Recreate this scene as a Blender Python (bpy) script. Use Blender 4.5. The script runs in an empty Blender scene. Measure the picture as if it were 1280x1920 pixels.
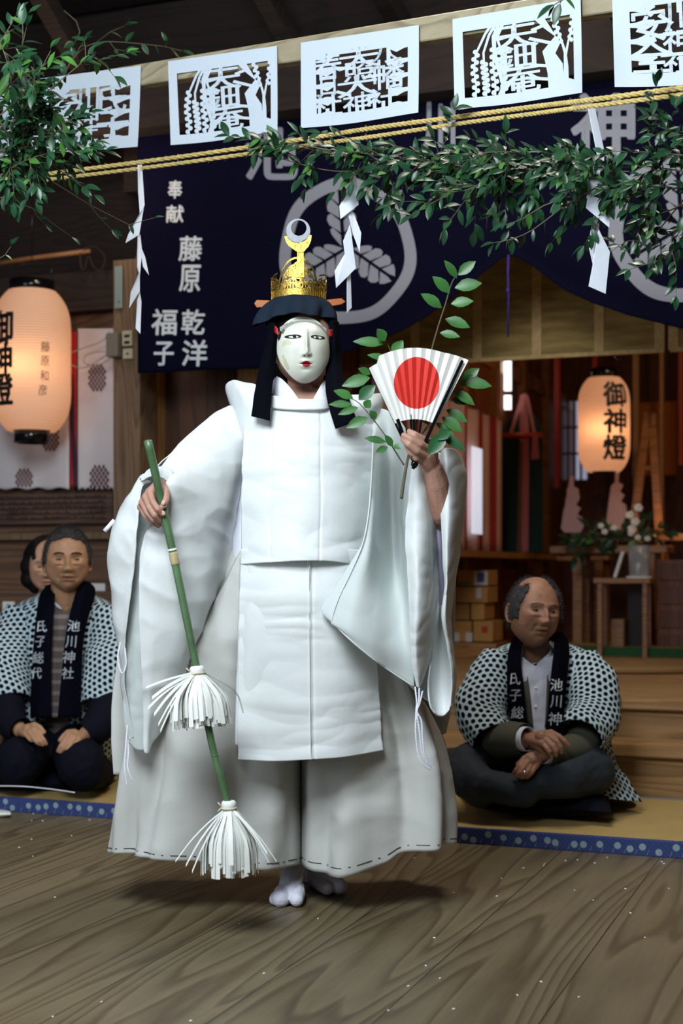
import bpy, bmesh, math, random
import numpy as np
from mathutils import Vector, Matrix, noise
from math import radians, sin, cos, pi, exp, floor, sqrt, atan2

# ---------------------------------------------------------------- camera, world, lights, exposure
F, CX, CY, H = 2650.0, 640.0, 1068.0, 0.905      # focal length in px of the 1280x1920 frame, horizon row, camera height
Y0 = 3.795                                        # depth of the dancer
A = radians(20.5)                                 # the shrine front is turned by this angle to the camera
sc = bpy.context.scene
cam_d = bpy.data.cameras.new('camera'); cam = bpy.data.objects.new('camera', cam_d)
sc.collection.objects.link(cam); sc.camera = cam
cam.location = (0, 0, H); cam.rotation_euler = (pi/2, 0, 0)
cam_d.sensor_fit = 'VERTICAL'; cam_d.sensor_height = 36; cam_d.sensor_width = 24
cam_d.lens = F/1920*36; cam_d.shift_y = (CY-960)/1920; cam_d.clip_start = .05; cam_d.clip_end = 60
cam_d.dof.use_dof = True; cam_d.dof.focus_distance = 3.7; cam_d.dof.aperture_fstop = 3.2

sc.view_settings.view_transform = 'Standard'; sc.view_settings.look = 'None'
sc.view_settings.gamma = 1; sc.view_settings.use_curve_mapping = False
sc.view_settings.exposure = 0.30
w = bpy.data.worlds.new('world'); sc.world = w; w.use_nodes = True
w.node_tree.nodes['Background'].inputs[0].default_value = (.55, .68, .9, 1)
w.node_tree.nodes['Background'].inputs[1].default_value = 0.035

def area(name, loc, target, size, power, col, sy=None):
    l = bpy.data.lights.new(name, 'AREA'); l.energy = power; l.color = col
    l.shape = 'RECTANGLE'; l.size = size; l.size_y = sy or size
    o = bpy.data.objects.new(name, l); sc.collection.objects.link(o); o.location = loc
    o.rotation_euler = (Vector(target)-Vector(loc)).to_track_quat('-Z', 'Y').to_euler()
    return o
def point(name, loc, power, col, r=.05):
    l = bpy.data.lights.new(name, 'POINT'); l.energy = power; l.color = col; l.shadow_soft_size = r
    o = bpy.data.objects.new(name, l); sc.collection.objects.link(o); o.location = loc
    return o
# daylight from the open side of the hall, in front of and above the dancer
area('daylight_opening', (-.75, 1.35, 2.75), (-.15, 3.8, 1.45), 1.2, 102, (.86, .945, 1.0), 1.2)
area('daylight_side', (-3.6, 1.2, 1.7), (-.3, 3.9, .8), 1.6, 34, (.80, .89, 1.0), 1.9)
area('hall_fill', (.5, 4.35, 3.3), (.4, 4.9, .2), .9, 34, (1.0, .92, .80))  # unseen warm fill added over the floor, steps and seated men
# warm lamps inside the shrine
# ---------------------------------------------------------------- geometry helpers
O = Vector(((540-CX)/F*Y0, Y0, 0)); U = Vector((cos(A), -sin(A), 0)); N = Vector((sin(A), cos(A), 0))
def P(px, py, Y): return Vector(((px-CX)/F*Y, Y, H-(py-CY)/F*Y))
def Q(px, py, d=0.0): return P(px, py, Y0+d)
def W(a, b, z): return O + U*a + N*b + Vector((0, 0, z))
def onb(px, py, b):
    r = Vector(((px-CX)/F, 1, -(py-CY)/F)); c = Vector((0, 0, H))
    return c + r*((b - N.dot(c-O))/N.dot(r))
def ona(px, py, a):
    r = Vector(((px-CX)/F, 1, -(py-CY)/F)); c = Vector((0, 0, H))
    return c + r*((a - U.dot(c-O))/U.dot(r))
def onz(px, py, z):
    Y = (H-z)*F/(py-CY); return P(px, py, Y)
def AB(p):
    q = p-O; return U.dot(q), N.dot(q)
def abz(px, py, b):
    p = onb(px, py, b); return U.dot(p-O), p.z

C = sc.collection
def mesh_obj(name, verts, faces, mat=None, parent=None, uv=None, smooth=False):
    me = bpy.data.meshes.new(name)
    me.from_pydata([tuple(v) for v in verts], [], [tuple(f) for f in faces])
    if uv is not None:
        l = me.uv_layers.new(name='UVMap')
        for lp in me.loops: l.data[lp.index].uv = uv[lp.vertex_index]
    if smooth:
        for p in me.polygons: p.use_smooth = True
    me.update()
    o = bpy.data.objects.new(name, me); C.objects.link(o)
    if mat: me.materials.append(mat)
    if parent: adopt(o, parent)
    return o
def bm_obj(name, bm, mat=None, parent=None, smooth=False):
    me = bpy.data.meshes.new(name); bm.to_mesh(me); bm.free()
    if smooth:
        for p in me.polygons: p.use_smooth = True
    o = bpy.data.objects.new(name, me); C.objects.link(o)
    if mat: me.materials.append(mat)
    if parent: adopt(o, parent)
    return o
def adopt(o, parent):
    o.parent = parent
    o.matrix_parent_inverse = parent.matrix_basis.inverted() if parent.type == 'EMPTY' else Matrix()
def tag(o, label=None, cat=None, group=None, kind=None):
    if label: o['label'] = label
    if cat: o['category'] = cat
    if group: o['group'] = group
    if kind: o['kind'] = kind
    return o
def thing(name, label, cat, loc, group=None, kind=None):
    o = bpy.data.objects.new(name, None); C.objects.link(o); o.location = loc; o.empty_display_size = .1
    return tag(o, label, cat, group, kind)
def struct(o): o['kind'] = 'structure'; return o

def bx(bm, a0, a1, b0, b1, z0, z1, wf=W):
    """box in hall coordinates"""
    v = [bm.verts.new(wf(a, b, z)) for z in (z0, z1) for b in (b0, b1) for a in (a0, a1)]
    for f in ((0,1,3,2),(4,6,7,5),(0,4,5,1),(2,3,7,6),(0,2,6,4),(1,5,7,3)): bm.faces.new([v[i] for i in f])
def boxo(name, a0, a1, b0, b1, z0, z1, mat, parent=None, bev=0.0, wf=W):
    bm = bmesh.new(); bx(bm, a0, a1, b0, b1, z0, z1, wf)
    bmesh.ops.recalc_face_normals(bm, faces=bm.faces)
    if bev: bmesh.ops.bevel(bm, geom=list(bm.edges), offset=bev, segments=2, affect='EDGES', profile=.7)
    return bm_obj(name, bm, mat, parent)
def beam(bm, p, q, wx, wy, up=Vector((0,0,1))):
    """square bar from p to q"""
    d = (q-p).normalized(); s = d.cross(up)
    if s.length < 1e-4: s = Vector((1,0,0))
    s.normalize(); t = s.cross(d)
    vs = [bm.verts.new(c + s*(i*wx/2) + t*(j*wy/2)) for c in (p, q) for i, j in ((-1,-1),(1,-1),(1,1),(-1,1))]
    for f in ((0,1,2,3),(7,6,5,4),(0,4,5,1),(1,5,6,2),(2,6,7,3),(3,7,4,0)): bm.faces.new([vs[i] for i in f])
def tube(bm, pts, rad, seg=8, cap=True):
    """round tube along points; rad number or list"""
    n = len(pts); pts = [Vector(p) for p in pts]
    if not hasattr(rad, '__len__'): rad = [rad]*n
    rings = []; s = None
    for i in range(n):
        d = (pts[min(i+1, n-1)]-pts[max(i-1, 0)]).normalized()
        if s is None:
            s = d.cross(Vector((0,0,1)));
            if s.length < .05: s = d.cross(Vector((1,0,0)))
        s = (s - d*s.dot(d)).normalized(); t = d.cross(s)
        rings.append([bm.verts.new(pts[i]+(s*cos(2*pi*k/seg)+t*sin(2*pi*k/seg))*rad[i]) for k in range(seg)])
    for i in range(n-1):
        for k in range(seg):
            bm.faces.new((rings[i][k], rings[i][(k+1)%seg], rings[i+1][(k+1)%seg], rings[i+1][k]))
    if cap:
        bm.faces.new(rings[0][::-1]); bm.faces.new(rings[-1])
def tubeo(name, pts, rad, mat, parent=None, seg=8):
    bm = bmesh.new(); tube(bm, pts, rad, seg)
    bmesh.ops.recalc_face_normals(bm, faces=bm.faces)
    return bm_obj(name, bm, mat, parent, True)
def ball(bm, c, r, sub=2, scale=(1,1,1), M=None):
    m = Matrix.Translation(c) @ (M or Matrix()) @ Matrix.Diagonal((r*scale[0], r*scale[1], r*scale[2], 1))
    return bmesh.ops.create_icosphere(bm, subdivisions=sub, radius=1, matrix=m)
def crom(pts, n):
    """Catmull-Rom through rows of vectors (numpy array k x ...), n samples"""
    pts = np.asarray(pts, float); k = len(pts); out = []
    for i in range(n):
        t = i/(n-1)*(k-1); j = min(int(t), k-2); t -= j
        p0 = pts[j-1] if j > 0 else 2*pts[0]-pts[1]
        p3 = pts[j+2] if j < k-2 else 2*pts[k-1]-pts[k-2]
        p1, p2 = pts[j], pts[j+1]
        out.append(.5*((2*p1)+(-p0+p2)*t+(2*p0-5*p1+4*p2-p3)*t*t+(-p0+3*p1-3*p2+p3)*t**3))
    return np.array(out)
def fnoise(p, s=1.0): return noise.noise(Vector(p)*s)
def crease(p, s, ax=(1, 1, 1)):
    """ridged noise: crisp silk creases"""
    q = Vector((p[0]*ax[0], p[1]*ax[1], p[2]*ax[2]))*s
    q += Vector((noise.noise(q*.5+Vector((9,0,0))), noise.noise(q*.5), noise.noise(q*.5+Vector((0,7,0)))))*.8
    return .75*(1-abs(noise.noise(q))*2.2)+.35*(1-abs(noise.noise(q*2.3+Vector((3,1,2))))*2.4)
def grid_obj(name, G, mat, parent, thick=.003, smooth=True, closed=False, uvs=None):
    """G: (rows, cols, 3) array"""
    r, c = G.shape[:2]; V = G.reshape(-1, 3); fs = []
    for i in range(r-1):
        for j in range(c if closed else c-1):
            j2 = (j+1) % c; fs.append((i*c+j, i*c+j2, (i+1)*c+j2, (i+1)*c+j))
    du = np.zeros((r, c)); dv = np.zeros((r, c))
    du[:, 1:] = np.cumsum(np.linalg.norm(G[:, 1:]-G[:, :-1], axis=2), axis=1)
    dv[1:] = np.cumsum(np.linalg.norm(G[1:]-G[:-1], axis=2), axis=0)
    du = du - du[:, c//2:c//2+1]
    uv = np.stack([du, -np.repeat(dv.mean(axis=1)[:, None], c, 1)], 2).reshape(-1, 2)
    o = mesh_obj(name, V, fs, mat, parent, uv=[tuple(x) for x in uv], smooth=smooth)
    if thick:
        m = o.modifiers.new('solid', 'SOLIDIFY'); m.thickness = thick; m.offset = 0
    return o
def sheet(name, rows, mat, parent=None, nu=60, nv=60, thick=.003, wr=.004, ws=9, seed=0, fn=None, base=None, ax=(1,1,1), closed=False):
    """cloth through a control grid; each control point = (px, py, d): pixel and depth behind the dancer's plane (or absolute with base)"""
    b = Y0 if base is None else base
    pts = np.array([[tuple(P(p[0], p[1], b+p[2])) for p in row] for row in rows])
    if closed: pts = np.concatenate([pts, pts[:, :1]], axis=1)
    G = crom(pts, nv)                        # rows
    G = np.swapaxes(crom(np.swapaxes(G, 0, 1), nu), 0, 1)
    if closed: G = G[:, :-1]
    r, c = G.shape[:2]
    du = np.gradient(G, axis=1); dv = np.gradient(G, axis=0)
    n = np.cross(du, dv); n /= (np.linalg.norm(n, axis=2, keepdims=True)+1e-9)
    for i in range(r):
        for j in range(c):
            p = G[i, j]; u = j/(c-1); v = i/(r-1); a = 0
            if wr:
                q = (p[0]+seed*3.1, p[1]*.6, p[2])
                a += wr*(crease(q, ws, ax)-.45) + wr*.8*fnoise(q, ws*.45)
            if fn: a += fn(u, v)
            G[i, j] = p + n[i, j]*a
    return grid_obj(name, G, mat, parent, thick, closed=closed)

# ---------------------------------------------------------------- glyphs
_gc = {}
def glyph(ch, bold=.02):
    k = (ch, bold)
    if k not in _gc:
        cu = bpy.data.curves.new('g', 'FONT'); cu.body = ch; cu.size = 1; cu.offset = bold; cu.resolution_u = 3
        cu.align_x = 'LEFT'
        o = bpy.data.objects.new('g', cu); C.objects.link(o)
        dg = bpy.context.evaluated_depsgraph_get(); dg.update()
        me = bpy.data.meshes.new_from_object(o.evaluated_get(dg))
        v = np.array([(a.co.x, a.co.y) for a in me.vertices]) if len(me.vertices) else np.zeros((1, 2))
        f = [tuple(p.vertices) for p in me.polygons]
        mn, mx = v.min(0), v.max(0); v = (v-(mn+mx)/2)/max(mx-mn) if len(f) else v
        _gc[k] = (v, f)
        bpy.data.objects.remove(o); bpy.data.curves.remove(cu); bpy.data.meshes.remove(me)
    return _gc[k]
def lettering(name, items, fn, mat, parent, bold=.02, thick=0.0, cuts=0, slant=0.0):
    """items: (char, cx, cy, size_x[, size_y]) in any 2D space; fn maps 2D -> 3D.  y grows downward."""
    bm = bmesh.new()
    for it in items:
        ch, cx, cy, sx = it[:4]; sy = it[4] if len(it) > 4 else sx
        v, f = glyph(ch, 0)
        b2 = bmesh.new()
        for k in range(7 if bold > 0 else 1):      # thickened strokes: the glyph repeated round a small circle
            ox, oy = (0, 0) if k == 0 else (bold*cos(k*pi/3), bold*sin(k*pi/3))
            vs = [b2.verts.new((x+ox, y+oy, 0)) for x, y in v]
            for q in f:
                try: b2.faces.new([vs[i] for i in q])
                except ValueError: pass
        if cuts: bmesh.ops.subdivide_edges(b2, edges=list(b2.edges), cuts=cuts, use_grid_fill=True)
        m = {}
        for vv in b2.verts: m[vv] = bm.verts.new(fn(cx+(vv.co.x+slant*vv.co.y)*sx, cy-vv.co.y*sy))
        for ff in b2.faces:
            try: bm.faces.new([m[x] for x in ff.verts])
            except ValueError: pass
        b2.free()
    o = bm_obj(name, bm, mat, parent)
    if thick:
        md = o.modifiers.new('solid', 'SOLIDIFY'); md.thickness = thick; md.offset = 0
    return o

# ---------------------------------------------------------------- materials
def mat_new(name):
    m = bpy.data.materials.new(name); m.use_nodes = True; nt = m.node_tree
    return m, nt, nt.nodes['Principled BSDF']
def nd(nt, t, **kw):
    n = nt.nodes.new(t)
    for k, v in kw.items():
        if hasattr(n, k): setattr(n, k, v)
        else: n.inputs[k].default_value = v
    return n
def srgb(r, g, b):
    f = lambda c: ((c/255+.055)/1.055)**2.4 if c/255 > .04045 else c/255/12.92
    return (f(r), f(g), f(b), 1)
def plain(name, col, rough=.6, metal=0, bump=0, bs=60, var=0.0, vs=8, spec=.4, sheen=0, trans=0, coord='Object', sub=0, emis=0, stretch=(1,1,1)):
    m, nt, b = mat_new(name)
    b.inputs['Base Color'].default_value = col; b.inputs['Roughness'].default_value = rough
    b.inputs['Metallic'].default_value = metal; b.inputs['Specular IOR Level'].default_value = spec
    if sheen: b.inputs['Sheen Weight'].default_value = sheen
    if trans: b.inputs['Transmission Weight'].default_value = trans
    if sub:
        b.inputs['Subsurface Weight'].default_value = sub; b.inputs['Subsurface Radius'].default_value = (.012, .005, .003); b.inputs['Subsurface Scale'].default_value = .6
    if emis:
        b.inputs['Emission Color'].default_value = col; b.inputs['Emission Strength'].default_value = emis
    if bump or var:
        tc = nd(nt, 'ShaderNodeTexCoord'); mp = nd(nt, 'ShaderNodeMapping'); mp.inputs['Scale'].default_value = stretch
        nt.links.new(tc.outputs[coord], mp.inputs[0])
    if bump:
        no = nd(nt, 'ShaderNodeTexNoise'); no.inputs['Scale'].default_value = bs; no.inputs['Detail'].default_value = 4
        nt.links.new(mp.outputs[0], no.inputs['Vector'])
        bp = nd(nt, 'ShaderNodeBump'); bp.inputs['Strength'].default_value = bump; bp.inputs['Distance'].default_value = .004
        nt.links.new(no.outputs[0], bp.inputs['Height']); nt.links.new(bp.outputs[0], b.inputs['Normal'])
    if var:
        n2 = nd(nt, 'ShaderNodeTexNoise'); n2.inputs['Scale'].default_value = vs; n2.inputs['Detail'].default_value = 5
        nt.links.new(mp.outputs[0], n2.inputs['Vector'])
        cr = nd(nt, 'ShaderNodeValToRGB')
        cr.color_ramp.elements[0].position = .3; cr.color_ramp.elements[1].position = .7
        cr.color_ramp.elements[0].color = tuple(c*(1-var) for c in col[:3])+(1,); cr.color_ramp.elements[1].color = tuple(min(1, c*(1+var)) for c in col[:3])+(1,)
        nt.links.new(n2.outputs[0], cr.inputs[0]); nt.links.new(cr.outputs[0], b.inputs['Base Color'])
    return m
def wood(name, c1, c2, axis='b', scale=6, rough=.55, board=0.0, seam=.004, bump=.25, bdir='a', contrast=1.0, gs=1.0):
    """wood with grain running along a hall axis (a = along the front, b = into the hall, z = upright); optional boards"""
    m, nt, b = mat_new(name); L = nt.links
    tc = nd(nt, 'ShaderNodeTexCoord'); rot = nd(nt, 'ShaderNodeMapping'); rot.inputs['Rotation'].default_value = (0, 0, A)
    L.new(tc.outputs['Object'], rot.inputs[0])
    sx = nd(nt, 'ShaderNodeSeparateXYZ'); L.new(rot.outputs[0], sx.inputs[0])
    idx = {'a': 0, 'b': 1, 'z': 2}
    # board index and offset per board
    vec = rot.outputs[0]; seamf = None
    if board:
        dv = nd(nt, 'ShaderNodeMath', operation='DIVIDE'); L.new(sx.outputs[idx[bdir]], dv.inputs[0]); dv.inputs[1].default_value = board
        fl = nd(nt, 'ShaderNodeMath', operation='FLOOR'); L.new(dv.outputs[0], fl.inputs[0])
        fr = nd(nt, 'ShaderNodeMath', operation='FRACT'); L.new(dv.outputs[0], fr.inputs[0])
        wn = nd(nt, 'ShaderNodeTexWhiteNoise'); wn.noise_dimensions = '1D'; L.new(fl.outputs[0], wn.inputs['W'])
        vm = nd(nt, 'ShaderNodeVectorMath', operation='SCALE'); L.new(wn.outputs['Color'], vm.inputs[0]); vm.inputs['Scale'].default_value = 7
        va = nd(nt, 'ShaderNodeVectorMath', operation='ADD'); L.new(rot.outputs[0], va.inputs[0]); L.new(vm.outputs[0], va.inputs[1])
        vec = va.outputs[0]
        lt = nd(nt, 'ShaderNodeMath', operation='LESS_THAN'); L.new(fr.outputs[0], lt.inputs[0]); lt.inputs[1].default_value = seam/board
        seamf = lt.outputs[0]; tone = wn.outputs['Value']
    mp = nd(nt, 'ShaderNodeMapping'); s = [1, 1, 1]; s[idx[axis]] = .09; mp.inputs['Scale'].default_value = s
    L.new(vec, mp.inputs[0])
    # cathedral figure: contours of a stretched noise
    n1 = nd(nt, 'ShaderNodeTexNoise'); n1.inputs['Scale'].default_value = scale; n1.inputs['Detail'].default_value = 1.5; n1.inputs['Roughness'].default_value = .4
    L.new(mp.outputs[0], n1.inputs['Vector'])
    mu = nd(nt, 'ShaderNodeMath', operation='MULTIPLY'); L.new(n1.outputs[0], mu.inputs[0]); mu.inputs[1].default_value = 22*gs
    fr2 = nd(nt, 'ShaderNodeMath', operation='FRACT'); L.new(mu.outputs[0], fr2.inputs[0])
    n2 = nd(nt, 'ShaderNodeTexNoise'); n2.inputs['Scale'].default_value = 90; n2.inputs['Detail'].default_value = 3; L.new(mp.outputs[0], n2.inputs['Vector'])
    n3 = nd(nt, 'ShaderNodeTexNoise'); n3.inputs['Scale'].default_value = 2.2; n3.inputs['Detail'].default_value = 4; L.new(vec, n3.inputs['Vector'])
    cr = nd(nt, 'ShaderNodeValToRGB'); e = cr.color_ramp.elements
    e[0].position = 0; e[0].color = (0, 0, 0, 1); e[1].position = 1; e[1].color = (.15, .15, .15, 1)
    x = e.new(.55); x.color = (.35, .35, .35, 1); x = e.new(.82); x.color = (1, 1, 1, 1); x = e.new(.9); x.color = (.9, .9, .9, 1)
    L.new(fr2.outputs[0], cr.inputs[0])
    a1 = nd(nt, 'ShaderNodeMath', operation='MULTIPLY_ADD'); L.new(n2.outputs[0], a1.inputs[0]); a1.inputs[1].default_value = .8; L.new(cr.outputs[0], a1.inputs[2])
    a2 = nd(nt, 'ShaderNodeMath', operation='MULTIPLY_ADD'); L.new(n3.outputs[0], a2.inputs[0]); a2.inputs[1].default_value = 1.1; L.new(a1.outputs[0], a2.inputs[2])
    mr = nd(nt, 'ShaderNodeMapRange'); L.new(a2.outputs[0], mr.inputs[0]); mr.inputs[1].default_value = .55; mr.inputs[2].default_value = .55+1.6/contrast
    mx = nd(nt, 'ShaderNodeMix', data_type='RGBA'); L.new(mr.outputs[0], mx.inputs[0]); mx.inputs[6].default_value = c1; mx.inputs[7].default_value = c2
    col = mx.outputs[2]
    if board:
        m3 = nd(nt, 'ShaderNodeMix', data_type='RGBA', blend_type='MULTIPLY'); m3.inputs[0].default_value = 1
        r3 = nd(nt, 'ShaderNodeMapRange'); L.new(tone, r3.inputs[0]); r3.inputs[3].default_value = .78; r3.inputs[4].default_value = 1.12
        L.new(col, m3.inputs[6]); L.new(r3.outputs[0], m3.inputs[7])
        m4 = nd(nt, 'ShaderNodeMix', data_type='RGBA'); L.new(seamf, m4.inputs[0]); L.new(m3.outputs[2], m4.inputs[6]); m4.inputs[7].default_value = tuple(c*.3 for c in c2[:3])+(1,)
        col = m4.outputs[2]
    L.new(col, b.inputs['Base Color']); b.inputs['Roughness'].default_value = rough
    bp = nd(nt, 'ShaderNodeBump'); bp.inputs['Strength'].default_value = bump; bp.inputs['Distance'].default_value = .002; bp.invert = True
    L.new(mr.outputs[0], bp.inputs['Height']); L.new(bp.outputs[0], b.inputs['Normal'])
    return m
def dots(name, bg, fg, pitch=.022, rad=.33):
    """black dots in a honeycomb on pale cloth, laid in UV metres"""
    m, nt, b = mat_new(name); L = nt.links
    tc = nd(nt, 'ShaderNodeTexCoord'); sx = nd(nt, 'ShaderNodeSeparateXYZ'); L.new(tc.outputs['UV'], sx.inputs[0])
    def M(op, a, c=None, k=None):
        n = nd(nt, 'ShaderNodeMath', operation=op); L.new(a, n.inputs[0])
        if c is not None: L.new(c, n.inputs[1])
        if k is not None: n.inputs[1].default_value = k
        return n.outputs[0]
    def lattice(ox, oy):
        u = M('FRACT', M('ADD', M('DIVIDE', sx.outputs[0], k=pitch*1.732), k=ox+50)); v = M('FRACT', M('ADD', M('DIVIDE', sx.outputs[1], k=pitch), k=oy+50))
        u = M('MULTIPLY', M('SUBTRACT', u, k=.5), k=1.732); v = M('SUBTRACT', v, k=.5)
        return M('SQRT', M('ADD', M('MULTIPLY', u, u), M('MULTIPLY', v, v)))
    d = M('MINIMUM', lattice(0, 0), lattice(.5, .5))
    lt = M('LESS_THAN', d, k=rad)
    mx = nd(nt, 'ShaderNodeMix', data_type='RGBA'); L.new(lt, mx.inputs[0]); mx.inputs[6].default_value = bg; mx.inputs[7].default_value = fg
    L.new(mx.outputs[2], b.inputs['Base Color']); b.inputs['Roughness'].default_value = .9; b.inputs['Specular IOR Level'].default_value = .1
    return m

def cloth_trans(m, w=.28):
    nt = m.node_tree; b = nt.nodes['Principled BSDF']; out = nt.nodes['Material Output']
    t = nd(nt, 'ShaderNodeBsdfTranslucent'); t.inputs[0].default_value = b.inputs['Base Color'].default_value
    mx = nd(nt, 'ShaderNodeMixShader'); mx.inputs[0].default_value = w
    nt.links.new(b.outputs[0], mx.inputs[1]); nt.links.new(t.outputs[0], mx.inputs[2]); nt.links.new(mx.outputs[0], out.inputs[0]); return m
M_ = {}
M_['silk'] = cloth_trans(plain('white_silk', (.80, .835, .835, 1), .5, bump=.6, bs=16, spec=.3), .14)
M_['hakama'] = cloth_trans(plain('cream_cloth', (.60, .605, .575, 1), .7, bump=.8, bs=9, spec=.25), .12)
M_['kosode'] = plain('white_cotton', (.78, .79, .88, 1), .75, bump=.3, bs=20)
M_['organza'] = cloth_trans(plain('thin_white_silk', (.76, .81, .80, 1), .5, bump=.3, bs=12, spec=.3), .35)
M_['tabi'] = plain('white_tabi', (.78, .78, .90, 1), .8, bump=.3, bs=60)
M_['skin'] = plain('skin', srgb(178, 126, 104), .5, bump=.15, bs=150, sub=.12, var=.06, vs=12)
M_['mask'] = plain('lacquered_mask', srgb(208, 210, 196), .32, bump=.04, bs=30, var=.03, vs=9)
M_['mask_worn'] = plain('worn_gesso', srgb(190, 188, 160), .5, var=.1, vs=40)
M_['ink'] = plain('black_ink', (.006, .006, .008, 1), .5)
M_['red'] = plain('vermilion', (.40, .008, .010, 1), .5)
M_['fanred'] = plain('fan_red', (.62, .03, .015, 1), .6)
M_['gold'] = plain('gilt_metal', (.50, .33, .075, 1), .46, metal=1, bump=.5, bs=120)
M_['silver'] = plain('silver_metal', (.26, .27, .29, 1), .6, metal=.7, bump=.2, bs=80)
M_['amber'] = plain('amber_resin', (.34, .09, .006, 1), .3, bump=.1, bs=40, spec=.25)
M_['wrapcloth'] = plain('dark_blue_headcloth', (.008, .016, .030, 1), .8, bump=.6, bs=30, spec=.15)
M_['black'] = plain('black_cloth', (.0022, .0024, .005, 1), .9, spec=.04)
M_['navycoat'] = plain('navy_cloth', (.0045, .005, .011, 1), .85, bump=.5, bs=25, spec=.1)
M_['navy'] = plain('navy_curtain', (.0035, .0035, .014, 1), .95, bump=.2, bs=120, spec=.04)
M_['print'] = plain('grey_white_print', (.25, .26, .31, 1), .9, spec=.05)
M_['text'] = plain('white_print', (.62, .68, .74, 1), .9)
M_['paper'] = plain('white_paper', (.54, .61, .68, 1), .75, bump=.1, bs=8)
M_['shide'] = plain('shide_paper', (.76, .80, .88, 1), .75)
M_['leaf'] = plain('glossy_leaf', (.014, .055, .022, 1), .33, var=.4, vs=16, spec=.38)
M_['leafy'] = plain('young_leaf', (.055, .17, .03, 1), .38, var=.3, vs=20, spec=.5)
M_['fresh'] = plain('fresh_leaf', (.038, .135, .028, 1), .4, var=.3, vs=18, spec=.45)
M_['twig'] = plain('twig', (.10, .085, .05, 1), .7)
M_['greentwig'] = plain('green_twig', (.10, .17, .05, 1), .6)
M_['bamboo'] = plain('green_bamboo', (.075, .145, .065, 1), .35, var=.3, vs=14, spec=.5)
M_['bamboo_tan'] = plain('bamboo_node', (.40, .33, .17, 1), .5, var=.2, vs=60)
M_['wash'] = plain('washi_paper', (.84, .86, .82, 1), .8)
M_['cream'] = plain('cream_straw_tie', (.66, .60, .42, 1), .8)
M_['lacquer'] = plain('black_lacquer', (.004, .004, .005, 1), .15)
M_['stitch'] = plain('dark_thread', (.03, .028, .02, 1), .8)
M_['seam'] = plain('seam_thread', (.45, .47, .47, 1), .8)
M_['hairb'] = plain('black_hair', (.006, .005, .005, 1), .6, spec=.15, bump=.8, bs=90, stretch=(1,1,.15))
M_['hairg'] = plain('grey_hair', (.045, .040, .038, 1), .8, bump=.9, bs=220, var=.35, vs=30)
# ---------------------------------------------------------------- the hall: floor, walls, steps, ceiling
floor_m = wood('floor_boards', srgb(128, 115, 88), srgb(66, 50, 30), 'b', 4.6, .45, board=.31, seam=.003, bump=.3, gs=.75, contrast=.82)
oldwood = wood('old_dark_wood', srgb(104, 76, 62), srgb(66, 46, 38), 'a', 4, .7, bump=.4)
plankw = wood('wall_planks', srgb(134, 98, 72), srgb(88, 62, 46), 'a', 4, .65, board=.2, bdir='z', bump=.3)
postw = wood('post_wood', srgb(128, 104, 80), srgb(84, 62, 44), 'z', 5, .65, bump=.4)
stepw = wood('step_wood', srgb(178, 140, 92), srgb(132, 96, 56), 'a', 4, .5, bump=.2)
inwood = wood('inner_wood', srgb(150, 84, 44), srgb(92, 46, 22), 'z', 5, .55, board=.24, bdir='b', bump=.2)
backw = wood('inner_back_wood', srgb(120, 62, 32), srgb(64, 30, 16), 'z', 5, .55, board=.3, bdir='a', bump=.2)
altarw = wood('altar_wood', srgb(176, 122, 62), srgb(120, 74, 34), 'a', 6, .45, bump=.15)
ceilw = wood('ceiling_wood', srgb(48, 32, 26), srgb(26, 18, 15), 'a', 4, .9, board=.3, bdir='b', bump=.3)
darkbeamw = wood('dark_beam_wood', srgb(52, 40, 34), srgb(30, 22, 18), 'a', 4, .9, bump=.3)  # darker wood tone for the upper beam and braces
doorw = wood('door_wood', srgb(92, 58, 34), srgb(58, 34, 20), 'z', 4, .6, board=.3, bdir='a', bump=.25)
framew = wood('frame_wood', srgb(190, 144, 84), srgb(150, 104, 54), 'z', 6, .5, bump=.15)
tatami_m = plain('tatami_rush', srgb(172, 146, 92), .8, bump=.5, bs=90, var=.08, vs=5, stretch=(1, 1, 1))

o = boxo('floor', -5, 5, -4.5, 3.0, -.05, 0, floor_m); struct(o)
# grains of scattered rice on the boards
random.seed(5)
bm = bmesh.new()
for k in range(150):
    a = random.uniform(-2.1, 2.2); b = random.uniform(-1.7, 1.0) if k % 3 else random.uniform(.4, 1.0)
    if abs(a) < .5 and b < .4 and k % 2: continue
    ball(bm, W(a, b, .002), .0026, 1, (1.6, .8, .7), Matrix.Rotation(random.uniform(0, 3), 4, 'Z'))
o = bm_obj('rice_grains', bm, M_['wash'])
tag(o, 'tiny white grains of rice scattered over the brown floorboards', 'rice', kind='stuff')

# inner floor with two steps
def stair(name, b0, z1, zb, depth_end):
    bm = bmesh.new()
    bx(bm, -1.70, 4.55, b0, depth_end, zb, z1-.045); bx(bm, -1.72, 4.55, b0-.035, depth_end, z1-.045, z1)
    bmesh.ops.recalc_face_normals(bm, faces=bm.faces)
    bmesh.ops.bevel(bm, geom=list(bm.edges), offset=.005, segments=2, affect='EDGES')
    return bm_obj(name, bm, stepw)
s1 = stair('lower_step', 1.90, .244, .0, 2.11)
tag(s1, 'lower of the two wide wooden steps behind the right seated man', 'step')
s2 = stair('upper_step', 2.15, .398, .0, 2.5)
tag(s2, 'upper wooden step whose top meets the shrine floor', 'step')
o = boxo('floor_shrine', -1.70, 6, 2.5, 8.6, .30, .398, stepw); struct(o)

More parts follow.
